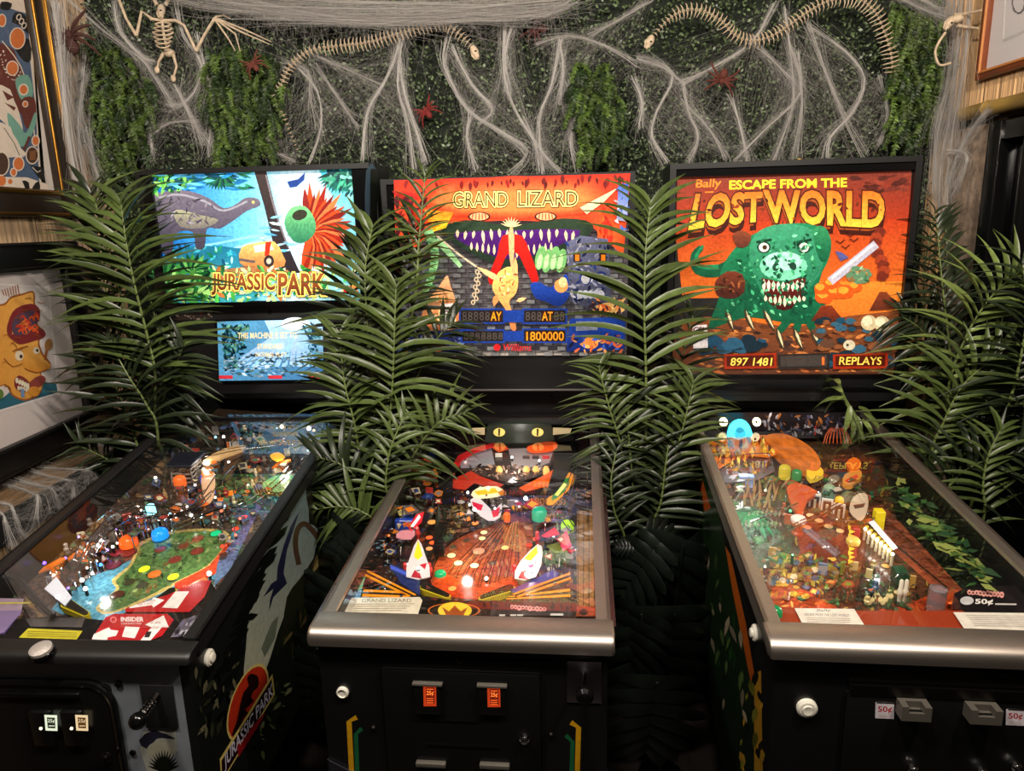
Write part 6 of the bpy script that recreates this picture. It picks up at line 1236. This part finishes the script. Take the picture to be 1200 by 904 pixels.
# palm between the second and third machines
p = plant('upright palm with one long straight frond between the red-and-grey and orange machines', 760, 660, 2.05)
frond(p, [(757, 520, 1.98), (757, 440, 1.96), (755, 360, 1.96), (757, 290, 1.98), (762, 242, 2.0)], 22, .20, droop=.3)
frond(p, [(735, 570, 1.98), (727, 520, 1.95), (714, 478, 1.94), (702, 432, 1.95)], 15, .12, droop=.35)
frond(p, [(772, 600, 1.97), (788, 545, 1.95), (802, 495, 1.94), (812, 450, 1.95)], 15, .14, droop=.35)
frond(p, [(745, 610, 1.97), (740, 550, 1.95), (736, 490, 1.95), (740, 440, 1.97)], 14, .14, 'd')
frond(p, [(760, 630, 1.95), (774, 590, 1.93), (780, 545, 1.93), (786, 505, 1.95)], 14, .14, 'd')
frond(p, [(732, 630, 1.9), (720, 600, 1.88), (716, 565, 1.88), (722, 530, 1.9)], 11, .10, 'd')
frond(p, [(775, 560, 2.05), (790, 490, 2.06), (800, 420, 2.08), (812, 370, 2.1)], 14, .13, 'd')
# palm beside the right wall
p = plant('spreading palm beside the black door to the right of the orange machine', 1120, 600, 2.05)
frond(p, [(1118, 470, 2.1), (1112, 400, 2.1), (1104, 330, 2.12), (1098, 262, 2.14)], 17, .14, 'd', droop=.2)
frond(p, [(1110, 470, 2.0), (1130, 400, 1.98), (1160, 350, 1.97), (1195, 318, 1.96)], 15, .17, 'p', droop=.5)
frond(p, [(1092, 540, 1.95), (1106, 495, 1.93), (1130, 450, 1.92), (1168, 418, 1.92)], 15, .17, droop=.15)
frond(p, [(1095, 600, 1.88), (1112, 570, 1.86), (1142, 545, 1.85), (1192, 530, 1.84)], 14, .16, 'd', droop=.15)
frond(p, [(1152, 610, 1.85), (1152, 570, 1.83), (1158, 535, 1.83), (1172, 505, 1.84)], 11, .12, droop=.1)
frond(p, [(1112, 440, 2.15), (1096, 410, 2.14), (1078, 385, 2.13), (1058, 372, 2.13)], 12, .13, 'd')
frond(p, [(1180, 480, 1.92), (1196, 420, 1.9), (1204, 360, 1.9), (1198, 310, 1.92)], 15, .14, 'd', droop=.4)
frond(p, [(1130, 520, 2.0), (1160, 490, 1.98), (1190, 474, 1.9), (1206, 476, 1.86)], 13, .13, 'd')
p2 = plant('small shaded palm in the corner behind the orange machine', 1096, 480, 2.36)
frond(p2, [(1086, 420, 2.36), (1082, 360, 2.36), (1086, 300, 2.37), (1096, 250, 2.38)], 13, .11, 'd')
frond(p2, [(1100, 430, 2.3), (1106, 370, 2.3), (1110, 320, 2.3), (1108, 268, 2.32)], 13, .10, 'd')
frond(p2, [(1116, 520, 2.15), (1136, 470, 2.14), (1156, 440, 2.12)], 12, .12, 'd')
# loose sprig lying over the back of the orange machine's glass
b = atY(1012, 516, 2.02); r = empty('palm_sprig', b, 0, 'pale cut palm sprig drooping over the rear glass of the orange machine', 'leaf')
st = MB().tube(catmull([(0, 0, 0), atY(1004, 492, 2.05) - b, atY(990, 468, 2.1) - b, atY(982, 446, 2.13) - b], 5), [.006] * 10 + [.005] * 6, 7).build('stem', m_palmp, r)
for k, (x, y, x1, y1, d) in enumerate(((990, 468, 942, 462, .1), (990, 466, 946, 476, .1), (986, 460, 962, 438, .12), (983, 450, 970, 428, .12), (1000, 485, 1004, 512, -.06), (1004, 488, 1014, 516, -.06), (1010, 492, 1030, 508, -.06), (1006, 478, 1038, 486, 0), (1012, 484, 1044, 504, -.05), (996, 476, 994, 506, -.05))):
    p0, p1 = atY(x, y, 2.07) - b, atY(x1, y1, 2.07 + d) - b; D = p1 - p0; l = D.length; D.normalize(); N = Vector((0, -.6, .8)); N = (N - D * N.dot(D)).normalized(); X = D.cross(N)
    o = link('leaflet', LM['p'][1], st); w = l * .9 + .04; o.matrix_basis = Matrix(((X.x * w, D.x * l, N.x * l, p0.x), (X.y * w, D.y * l, N.y * l, p0.y), (X.z * w, D.z * l, N.z * l, p0.z), (0, 0, 0, 1)))
# dark split-leaved plants low between the machines
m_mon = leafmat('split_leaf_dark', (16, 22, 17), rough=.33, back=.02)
def split_leaf(n=7):
    vs = []; fs = []
    def strip(p0, p1, p2, w0, w1, seg=6):
        k = len(vs)
        for i in range(seg + 1):
            t = i / seg; q = p0 * (1 - t) ** 2 + p1 * 2 * t * (1 - t) + p2 * t * t; d = (p1 - p0) * (1 - t) + (p2 - p1) * t; d.normalize(); u = Vector((-d.y, d.x, 0)); w = (w0 + (w1 - w0) * math.sin(math.pi * min(1, t * 1.05) * .6)) * (1 if t < .8 else math.sqrt(max(0, 1 - ((t - .8) / .2) ** 2)) * .8 + .2)
            vs.extend([tuple(q - u * w + Vector((0, 0, -w * .25))), tuple(q), tuple(q + u * w + Vector((0, 0, -w * .25)))])
        for i in range(seg):
            a = k + i * 3; fs.extend([(a, a + 1, a + 4, a + 3), (a + 1, a + 2, a + 5, a + 4)])
    mid = lambda t: Vector((0, t, -.25 * t * t))
    for s in (-1, 1):
        for i in range(n):
            t = .02 + .86 * i / (n - 1); l = .56 * math.sin(math.pi * (.22 + .70 * t)) ** .8; an = 1.75 - 1.25 * t
            d = Vector((s * math.sin(an), math.cos(an), 0)); p0 = mid(t); p2 = p0 + d * l + Vector((0, .10, -.22 * l)); p1 = p0 + d * l * .55 + Vector((0, -.01, .04)); strip(p0, p1, p2, .085, .075)
    strip(mid(.8), mid(.92), mid(1.1), .07, .09)
    me = bpy.data.meshes.new('broad_leaf'); me.from_pydata(vs, [], fs); me.materials.append(m_mon); me.shade_smooth(); return me
SL = split_leaf()
def broad(label, base, leaves):
    q = atY(*base); r = empty('split_leaf_plant', (q.x, q.y, 0), 0, label, 'plant', 'dark broad-leaved plants'); O = Vector(r.location)
    MB().lathe([(.045, 0), (.058, .10), (.062, .105), (.062, .12), (.05, .12)], n=14).build('pot', m_blackmatte, r)
    for (x0, y0, x1, y1, yy, wd, tilt) in leaves:
        a, c = atY(x0, y0, yy) - O, atY(x1, y1, yy + .02) - O; D = c - a; l = D.length; D.normalize(); N = Vector((tilt, -.8, .6)); N = (N - D * N.dot(D)).normalized(); X = D.cross(N); w = l * wd
        MB().tube(catmull([(0, 0, .1), (a.x * .6, a.y * .6 + .03, a.z * .6), a], 6), .004, 6).build('stalk', m_mon, r)
        o = link('broad_leaf', SL, r); o.matrix_basis = Matrix(((X.x * w, D.x * l, N.x * l, a.x), (X.y * w, D.y * l, N.y * l, a.y), (X.z * w, D.z * l, N.z * l, a.z), (0, 0, 0, 1)))
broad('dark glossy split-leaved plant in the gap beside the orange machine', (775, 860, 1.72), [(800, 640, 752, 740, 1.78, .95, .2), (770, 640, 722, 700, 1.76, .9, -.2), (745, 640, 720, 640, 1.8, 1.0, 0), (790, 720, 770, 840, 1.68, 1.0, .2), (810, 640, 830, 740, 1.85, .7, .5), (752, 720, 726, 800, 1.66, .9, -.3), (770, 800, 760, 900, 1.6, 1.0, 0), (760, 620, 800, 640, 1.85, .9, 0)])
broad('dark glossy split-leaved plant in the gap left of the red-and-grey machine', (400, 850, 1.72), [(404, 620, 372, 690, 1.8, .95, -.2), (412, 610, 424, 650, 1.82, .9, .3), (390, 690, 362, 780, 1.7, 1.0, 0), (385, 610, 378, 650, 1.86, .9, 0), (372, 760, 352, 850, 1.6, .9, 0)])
# ferns hung on the hedge
m_fern = leafmat('fern_leaf', (76, 98, 40), rough=.5, back=.15, isl=.6); m_fernd = leafmat('fern_leaf_dark', (40, 58, 28), rough=.5, back=.1, isl=.6)
def fern(label, poly, n, seed, y=2.695, depth=.06):
    R = random.Random(seed); x0, x1 = min(p[0] for p in poly), max(p[0] for p in poly); y0, y1 = min(p[1] for p in poly), max(p[1] for p in poly)
    q = atY((x0 + x1) / 2, y0 + 5, y); r = empty('hanging_fern', q, 0, label, 'fern', 'ferns hung on the hedge wall'); k = 0
    while k < n:
        x, yy = R.uniform(x0, x1), R.uniform(y0, y1)
        if not inpoly(x, yy, poly): continue
        k += 1; yd = y - R.random() * depth; a = atY(x, yy, yd)
        if a.x < XL + .03: a = atX(x, yy, XL + .03)
        if a.x > XR - .05: a = atX(x, yy, XR - .05)
        a = a - q; ln = R.uniform(.05, .10); dx = R.uniform(-.04, .04)
        C = catmull([a, a + Vector((dx * .5, -.02, -ln * .2)), a + Vector((dx, -.03, -ln * .65)), a + Vector((dx * 1.1, -.02, -ln))], 5); mb = MB(); mb.tube(C, .0012, 4); m = len(C)
        for i in range(1, m):
            T = (C[i] - C[i - 1]).normalized(); l = .019 * (1 - .5 * i / m) * R.uniform(.7, 1.3)
            for s in (-1, 1):
                for hh in (0, .5):
                    p = C[i - 1].lerp(C[i], hh); D = (Vector((s * 1, -.5 + R.uniform(-.6, .5), .1 + R.uniform(-.4, .4))) + T * .45).normalized(); W = (T + Vector((R.uniform(-.6, .6), R.uniform(-.6, .6), R.uniform(-.3, .3)))).normalized() * (l * .17); tip = p + D * l + Vector((0, 0, -l * .25)); md = p + D * l * .5
                    mb.add([p - W * .4, md - W, tip, md + W, p + W * .4], [(0, 1, 2, 3, 4)])
        mb.build('fern_strand', m_fern if R.random() < .6 else m_fernd, r, sharp=0, fix=False)
fern('bright green fern hung beside the ornamental blue picture', [(104, 36), (124, 44), (150, 62), (186, 108), (176, 140), (172, 170), (150, 200), (122, 196), (116, 170), (100, 140), (98, 90)], 230, 1)
fern('bright green fern hung under the bat skeleton wing above the jungle-themed machine', [(246, 50), (290, 56), (334, 70), (338, 100), (322, 130), (314, 170), (262, 176), (248, 130), (238, 90)], 250, 2)
fern('narrow green fern hung above the red-and-grey machine', [(672, 72), (716, 74), (722, 110), (724, 170), (684, 176), (672, 130)], 150, 3)
fern('dense green fern hung above the orange machine beside the reed wall', [(1046, 6), (1104, 14), (1108, 60), (1100, 110), (1076, 160), (1044, 165), (1042, 90)], 240, 4)
# ------------------------------------------------------------ cobwebs, skeletons, spiders
m_web = mat('cobweb_cord', (176, 172, 168), rough=.9, spec=.1); m_veil = mat('cobweb_fibre', (156, 152, 148), rough=.9, spec=.1)
m_gauze = None
def atYc(px, py, y, m=.045):
    p = atY(px, py, y)
    if p.x < XL + m: return atX(px, py, XL + m)
    if p.x > XR - m - .02: return atX(px, py, XR - m - .02)
    return p
def web(label, cords, nveil, seed, y=2.655, group='stretched cobwebs over the hedge', fw=1.0, P3=None, vr=.00011, vq=.6, off=(0, 0, 0)):
    R = random.Random(seed); T = P3 or (lambda c: [atYc(p[0], p[1], (p[2] if len(p) > 2 else y)) for p in c])
    L3 = [catmull(T(c), 6) for c in cords]; O = L3[0][0].copy(); r = empty('cobweb', O, 0, label, 'cobweb', group)
    for C in L3:
        mb = MB(); m = len(C); wid = R.uniform(.0025, .006) * fw
        for k in range(R.randint(34, 46)):
            far = k > 9; ws = wid * (R.uniform(2.5, 6) if far else 1); i0, i1 = (R.randrange(0, m // 2), R.randrange(m // 2, m) + 1) if far and R.random() < .6 else (0, m)
            a0, a1, a2 = (Vector((R.gauss(0, 1), R.gauss(0, .5), R.gauss(0, 1))) * ws for _ in range(3)); ph = R.uniform(0, 6)
            pts = []
            for i in range(i0, i1, 2):
                t = i / (m - 1); pinch = .25 + 1.1 * (abs(t - .45) * 2) ** 1.5
                pts.append(C[i] - O + (a0 * (1 - t) + a1 * t + a2 * math.sin(t * 3 + ph) * .5) * pinch)
            if len(pts) > 1: mb.tube(pts, R.uniform(.00016, .0003) if far else R.uniform(.0004, .0008), 3, False)
        mb.build('web_cord', m_web, r, sharp=0, fix=False)
    mb = MB(); n = len(L3)
    for k in range(int(nveil * vq)):
        i = R.randrange(n); a = R.choice(L3[i])
        cand = sorted(range(n), key=lambda j: min((q - a).length for q in L3[j][::4]) + (9 if j == i else 0))[:3]
        b = R.choice(L3[R.choice(cand)]) if R.random() < .72 else a + Vector((R.gauss(0, .06), 0, -abs(R.gauss(0, .12))))
        if (a - b).length > .34: b = a.lerp(b, .34 / (a - b).length)
        mid = a.lerp(b, .5) + Vector((R.gauss(0, .012), R.gauss(0, .006), -R.random() * .02)); j1 = Vector((R.gauss(0, .008), 0, R.gauss(0, .008)))
        mb.tube([a - O + j1, a.lerp(mid, .5) - O + j1 * .5, mid - O, mid.lerp(b, .5) - O, b - O - j1], vr * R.uniform(.6, 1.5), 3, False)
    v = mb.build('web_veil', m_veil, r, sharp=0, fix=False); v['kind'] = 'stuff'; return r
web('cobweb hanging in two forked cords above the red-and-grey machine beside the left snake tail', [[(470, 40), (462, 70), (450, 97), (430, 133), (425, 187)], [(472, 40), (466, 100), (478, 145), (484, 200)], [(468, 70), (474, 110), (490, 160), (498, 190)], [(345, 75), (372, 108), (376, 150), (364, 190)], [(360, 60), (400, 78), (445, 98)]], 900, 1)
web('cobweb of long sagging cords under the skull of the left snake skeleton', [[(526, 45), (522, 78), (548, 128), (590, 156), (619, 180), (598, 206)], [(530, 55), (552, 98), (577, 128), (560, 145)], [(553, 128), (547, 160), (557, 200)], [(592, 20), (591, 90), (611, 142), (640, 184), (657, 202)], [(603, 20), (592, 62), (598, 110)]], 1000, 2)
web('cobweb of crossing cords beside the narrow fern above the red-and-grey machine', [[(657, 45), (646, 100), (631, 142), (636, 202)], [(664, 95), (676, 130), (668, 165), (676, 200)], [(628, 52), (668, 42), (712, 55), (746, 76)], [(690, 42), (728, 22), (762, 0)], [(655, 48), (660, 80), (655, 120)], [(612, 140), (626, 165), (634, 200)]], 900, 3)
web('cobweb gathered below the skull of the right snake skeleton', [[(747, 70), (788, 88), (770, 130), (764, 160), (782, 190)], [(747, 66), (778, 76), (800, 96), (822, 84)], [(800, 96), (806, 130), (818, 160), (806, 190)], [(906, 4), (880, 50), (822, 86), (798, 98)], [(742, 90), (752, 120), (748, 150)], [(856, 108), (868, 150), (876, 188)], [(800, 120), (830, 150), (852, 186)]], 1200, 4)
web('large cobweb with crossing cords hanging from the middle of the right snake skeleton', [[(920, 10), (926, 60), (930, 118), (912, 175), (905, 190)], [(926, 55), (938, 108), (902, 146), (860, 188)], [(946, 26), (966, 80), (986, 130), (1012, 182)], [(946, 30), (990, 60), (1013, 92), (1000, 130), (972, 162), (968, 186)], [(934, 60), (940, 120), (930, 186)], [(880, 50), (905, 70), (935, 100)], [(1030, 90), (1040, 130), (1030, 170)]], 1500, 5)
web('cobweb tangled round the bat skeleton between the two left ferns', [[(205, 0), (214, 40), (236, 76), (226, 110), (205, 124), (180, 116)], [(80, 0), (114, 30), (150, 58), (172, 76), (204, 126)], [(134, 0), (140, 36), (166, 66), (178, 72)], [(178, 120), (177, 150), (178, 190)], [(176, 160), (200, 144), (244, 142)], [(230, 40), (240, 80), (250, 120), (246, 180)], [(205, 100), (214, 118), (240, 170)]], 1000, 6)
web('cobweb strung along the tail of the left snake skeleton over the fern', [[(330, 110), (322, 150), (310, 178)], [(310, 180), (330, 182), (346, 190)], [(330, 70), (360, 82), (364, 120), (372, 150)], [(420, 150), (400, 120), (372, 78)]], 420, 7)
# long matted sheet along the top
web('matted horizontal sheet of cobweb sagging along the top of the hedge', [[(175, -12), (230, 6), (300, 14), (420, 18), (540, 16), (640, 12), (676, -6)], [(200, -14), (260, 2), (340, 8), (440, 10), (560, 8), (660, -2)], [(220, -16), (320, 16), (430, 24), (530, 24), (625, 20), (668, 4)], [(240, -16), (360, 0), (480, 4), (600, 4), (690, -10)], [(300, 18), (400, 26), (470, 28), (560, 22)], [(260, -8), (380, 18), (500, 20), (640, 16)]], 2600, 8, y=2.60, fw=2.0, vq=.8)
web('thin cobweb cord slung from the ceiling to the small skeleton by the reed wall', [[(1046, -6), (1075, 8), (1110, 22)], [(1060, -10), (1090, 4), (1112, 18)], [(1110, -10), (1112, 10), (1118, 30)]], 500, 9, y=2.62)
# gauzy hanks in the corners
web('gauzy cobweb hank falling over the reed wall beside the ornamental picture', [[(66, 4, 2.6), (72, 80, 2.62), (80, 160, 2.64), (92, 236, 2.66)], [(70, 0, 2.6), (76, 90, 2.62), (84, 180, 2.64), (96, 250, 2.66)], [(100, 40, 2.66), (96, 100, 2.66), (92, 150, 2.66), (100, 210, 2.66)], [(62, -4, 2.6), (70, 60, 2.61), (78, 150, 2.63)], [(100, 150, 2.66), (110, 190, 2.67), (118, 230, 2.68)], [(72, 90, 2.62), (86, 94, 2.64), (100, 90, 2.66)]], 1300, 10, fw=1.3)
web('gauzy cobweb hank falling across the bamboo pole beside the black door', [[(1118, -6, 2.6), (1116, 60, 2.6), (1108, 110, 2.58), (1096, 150, 2.56), (1094, 230, 2.54)], [(1126, -6, 2.58), (1122, 60, 2.58), (1114, 130, 2.56), (1102, 200, 2.54), (1100, 262, 2.52)], [(1136, 0, 2.55), (1130, 80, 2.54), (1118, 140, 2.53), (1108, 220, 2.52)], [(1160, 128, 2.45), (1130, 165, 2.5), (1112, 215, 2.52), (1108, 250, 2.52)], [(1110, 180, 2.52), (1128, 178, 2.5), (1133, 190, 2.48), (1118, 225, 2.5)], [(1104, 130, 2.56), (1096, 180, 2.55), (1098, 240, 2.54)]], 1500, 11, fw=1.4)
# cobweb over the ledge
def ledge_pts(c): return [wplane(p[0], p[1], (0, 0, zl + .004), (0, 0, 1)) if p[2] == 0 else wplane(p[0], p[1], (fx + .012, 0, 0), (1, 0, 0)) for p in c]
web('cobweb spilling over the edge of the wooden ledge', [[(0, 568, 0), (20, 572, 0), (40, 579, 0), (44, 584, 1), (42, 610, 1)], [(30, 552, 0), (60, 560, 0), (80, 563, 0), (86, 568, 1), (86, 584, 1)], [(20, 545, 0), (60, 549, 0), (100, 551, 0), (110, 556, 1), (112, 560, 1)], [(-10, 590, 0), (10, 592, 0), (16, 600, 1), (26, 628, 1), (34, 634, 1)], [(-10, 600, 0), (2, 602, 0), (6, 612, 1), (14, 640, 1)], [(10, 560, 0), (46, 570, 0), (62, 574, 1), (70, 596, 1)], [(104, 520, 0), (118, 522, 0), (130, 528, 0)]], 700, 12, P3=ledge_pts, group='stretched cobwebs on the ledge', fw=.55, vq=2)
# ---- snake skeletons
m_bone = mat('aged_bone', (184, 164, 138), rough=.6, noise=.25, nscale=60); m_socket = mat('eye_socket_dark', (20, 16, 14), rough=.9)
def vert_mesh(name, rib):
    mb = MB(); mb.ell((0, 0, 0), (.0046, .0046, .0042), 7, 5); mb.tube([(0, 0, .003), (0, .0005, .009)], [.0022, .001], 5)
    for s in (-1, 1): mb.tube([(s * .003, 0, 0), (s * rib * .6, .001, .002), (s * rib, .002, -.004)], [.0018, .0015, .0007], 5)
    o = mb.build(name, m_bone, None, sharp=50); me = o.data; bpy.data.objects.remove(o); return me
VM = {r: vert_mesh('vertebra', r) for r in (.012, .017, .022)}
def skull(parent, p, d, s, name='skull'):
    d = Vector(d).normalized(); F = Vector((0, -1, 0)); u = F.cross(d).normalized(); Rm = Matrix((d, u, d.cross(u))).transposed()
    mb = MB(); mb.ell(p, (s, s * .62, s * .5), 12, 8, Rm); mb.ell(p + d * s * .75, (s * .7, s * .42, s * .36), 10, 7, Rm); o = mb.build(name, m_bone, parent, sharp=60)
    j = MB(); j.tube([p - d * s * .3 - u * s * .45, p + d * s * .5 - u * s * .62, p + d * s * 1.35 - u * s * .35], [s * .14, s * .16, s * .08], 7); j.build('jaw', m_bone, o)
    for k in range(5): MB().lathe([(s * .05, 0), (.0002, s * .22)], p + d * s * (.6 + .17 * k) - u * s * .2 + F * s * .25, -u, 5).build('tooth', m_bone, o)
    MB().ell(p + d * s * .18 + u * s * .12 + F * s * .42, (s * .2, s * .2, s * .14), 9, 6).build('eye_socket', m_socket, o); MB().ell(p + d * s * 1.2 + u * s * .12 + F * s * .28, (s * .08,) * 3, 7, 5).build('nostril', m_socket, o)
def snake(label, path, sk, rib, y, tail=.35):
    C = catmull([atY(p[0], p[1], y) for p in path], 30); O = C[0].copy(); r = empty('snake_skeleton', O, 0, label, 'skeleton', 'snake skeletons on the hedge'); acc = 0; last = C[0]; k = 0
    for i in range(1, len(C)):
        acc += (C[i] - C[i - 1]).length
        if acc < .0135: continue
        acc = 0; k += 1; T = (C[i] - last).normalized(); last = C[i]; F = Vector((0, -1, 0)); u = F.cross(T).normalized(); t = i / len(C); s = 1.4 * min(1, tail + 2.2 * t, .55 + 3.5 * (1 - t)); n = T.cross(u)
        o = link('vertebra', VM[rib(t)], r); p = C[i] - O
        a = math.sin(k * 1.7) * .15; X = u * math.cos(a) + F * math.sin(a); Z = T.cross(X)
        o.matrix_basis = Matrix(((X.x * s, T.x * s, F.x * s, p.x), (X.y * s, T.y * s, F.y * s, p.y), (X.z * s, T.z * s, F.z * s, p.z), (0, 0, 0, 1)))
    skull(r, atY(sk[0], sk[1], y - .01) - O, ray(sk[2], sk[3]) - ray(sk[0], sk[1]), sk[4])
snake('bone snake skeleton with tail hanging over the fern and skull above the red-and-grey machine', [(350, 180), (340, 155), (330, 130), (322, 112), (330, 98), (340, 78), (362, 60), (395, 54), (430, 50), (465, 40), (500, 30), (522, 28), (540, 42), (552, 54)], (556, 60, 564, 76, .022), lambda t: .012 if t < .5 else .017, 2.625)
snake('bone snake skeleton waving above the orange machine with long ribs at its tail', [(1047, 90), (1044, 62), (1036, 36), (1024, 12), (1004, -2), (975, 0), (950, 12), (930, 26), (905, 42), (880, 48), (860, 40), (845, 24), (820, 12), (798, 14), (780, 26), (768, 40)], (762, 48, 754, 66, .022), lambda t: .022 if t < .3 else .017 if t < .9 else .012, 2.62, .9)
# ---- bat skeleton
q = atY(192, 60, 2.63); r = empty('bat_skeleton', q, 0, 'bat skeleton with bony wings spread above the jungle-themed machine', 'skeleton'); B = lambda x, y, d=0: atY(x, y, 2.63 - d) - q
skull(r, B(189, 12), (0, -.3, -1), .022); 
for s in (-1, 1): MB().tube([B(189 + s * 5, 6), B(189 + s * 11, -6), B(189 + s * 7, -16)], [.006, .007, .002], 7).build('ear', m_bone, r)
MB().tube(catmull([B(190, 24), B(192, 40), B(196, 56), B(199, 66)], 4), .005, 7).build('spine', m_bone, r)
for k in range(6):
    y = 26 + k * 5; w = 12 - abs(k - 2) * 1.4; MB().tube(catmull([B(191, y), B(191 - w, y + 2, .02), B(191 - w * .4, y + 5, .035), B(191, y + 5, .04), B(191 + w * .4, y + 5, .035), B(191 + w, y + 2, .02), B(191, y)], 3), .0028, 5).build('rib', m_bone, r)
MB().ell(B(198, 62), (.02, .014, .014), 9, 6).build('pelvis', m_bone, r)
MB().tube([B(176, 22), B(190, 24), B(206, 24)], .005, 7).build('collar_bone', m_bone, r)
for pts in ([(178, 22), (166, 13), (160, 42)], [(160, 42), (148, 22), (138, -4)], [(206, 24), (216, 30), (230, 60)], [(230, 60), (240, 40), (252, 21)]): MB().tube([B(*p) for p in pts], [.006, .0045, .0055], 7).build('arm_bone', m_bone, r)
for pts in ([(252, 21), (285, 34), (318, 49)], [(252, 22), (276, 40), (282, 62)], [(252, 23), (268, 46), (276, 60)], [(252, 20), (262, 18), (270, 22)], [(252, 22), (284, 38), (316, 52)]): MB().tube([B(*p) for p in pts], [.0035, .003, .0015], 6).build('wing_finger', m_bone, r)
for pts in ([(192, 62), (186, 72), (184, 82)], [(203, 64), (207, 78), (203, 92)]):
    MB().tube([B(*p) for p in pts], [.006, .004, .003], 7).build('leg_bone', m_bone, r); MB().ell(B(pts[2][0], pts[2][1]), (.009, .006, .012), 8, 6).build('foot', m_bone, r)
# ---- small skeleton by the reed wall
q = atY(1112, 26, 2.50); r = empty('rat_skeleton', q, 0, 'small pale rodent skeleton with looped tail pinned at the corner of the reed wall', 'skeleton'); B = lambda x, y, d=0: atYc(x, y, 2.5 - d) - q
skull(r, B(1113, 26), (-.5, -.2, -.8), .022)
for pts in ([(1118, 18), (1132, 16), (1150, 12)], [(1122, 30), (1134, 32), (1146, 33)]): MB().tube([B(*p) for p in pts], [.006, .0045, .003], 6).build('limb_bone', m_bone, r)
MB().ell(B(1122, 22), (.018, .016, .014), 9, 6).build('shoulder', m_bone, r)
MB().tube(catmull([B(1108, 38), B(1100, 50), B(1096, 62), B(1101, 76), B(1114, 74)], 6), .004, 6).build('tail', m_bone, r)
# ---- spiders
def spider(label, px, py, y, s, a, c):
    p = atYc(px, py, y, .07); m = mget('spider_%d_%d_%d' % c, c, rough=.8, bump=.8, bscale=300); r = empty('plastic_spider', p, 0, label, 'spider', 'toy spiders on the hedge'); ux = Vector((math.cos(a), 0, math.sin(a))); uy = Vector((-math.sin(a), 0, math.cos(a))); F = Vector((0, -1, 0))
    W = lambda u, v, h=0: (ux * u + uy * v + F * h) * s
    Rm = Matrix((ux, uy, F)).transposed()
    MB().ell(W(0, -.28, .1), (s * .24, s * .32, s * .2), 12, 8, Rm).build('abdomen', m, r); MB().ell(W(0, .14, .1), (s * .17, s * .18, s * .14), 10, 7, Rm).build('head', m, r)
    for sd in (-1, 1):
        for k in range(4):
            t = (.75, .25, -.25, -.75)[k]; MB().tube(catmull([W(sd * .1, .1 - k * .05, .1), W(sd * .42, .1 + t * .35, .3), W(sd * .72, .08 + t * .75, .18), W(sd * .9, .02 + t * 1.1, .02)], 3), [s * .075] * 5 + [s * .06] * 3 + [s * .035] * 2, 6).build('leg', m, r)
        MB().tube([W(sd * .06, .28, .12), W(sd * .1, .42, .12)], [s * .04, s * .02], 5).build('fang', m, r)
spider('brown furry spider on the cobweb above the orange machine', 846, 93, 2.62, .058, 2.9, (84, 34, 22))
spider('dull red spider on the hedge above the red-and-grey machine title', 500, 131, 2.69, .048, .6, (110, 24, 18))
spider('large dark brown spider hanging beside the ornamental picture', 84, 46, 2.62, .085, .2, (58, 28, 20))
spider('small maroon spider crawling on the fern under the bat wing', 298, 76, 2.60, .042, .5, (92, 40, 28))
spider('dark maroon spider near the top of the hedge between the snake skeletons', 630, 32, 2.69, .06, 1.2, (70, 20, 18))
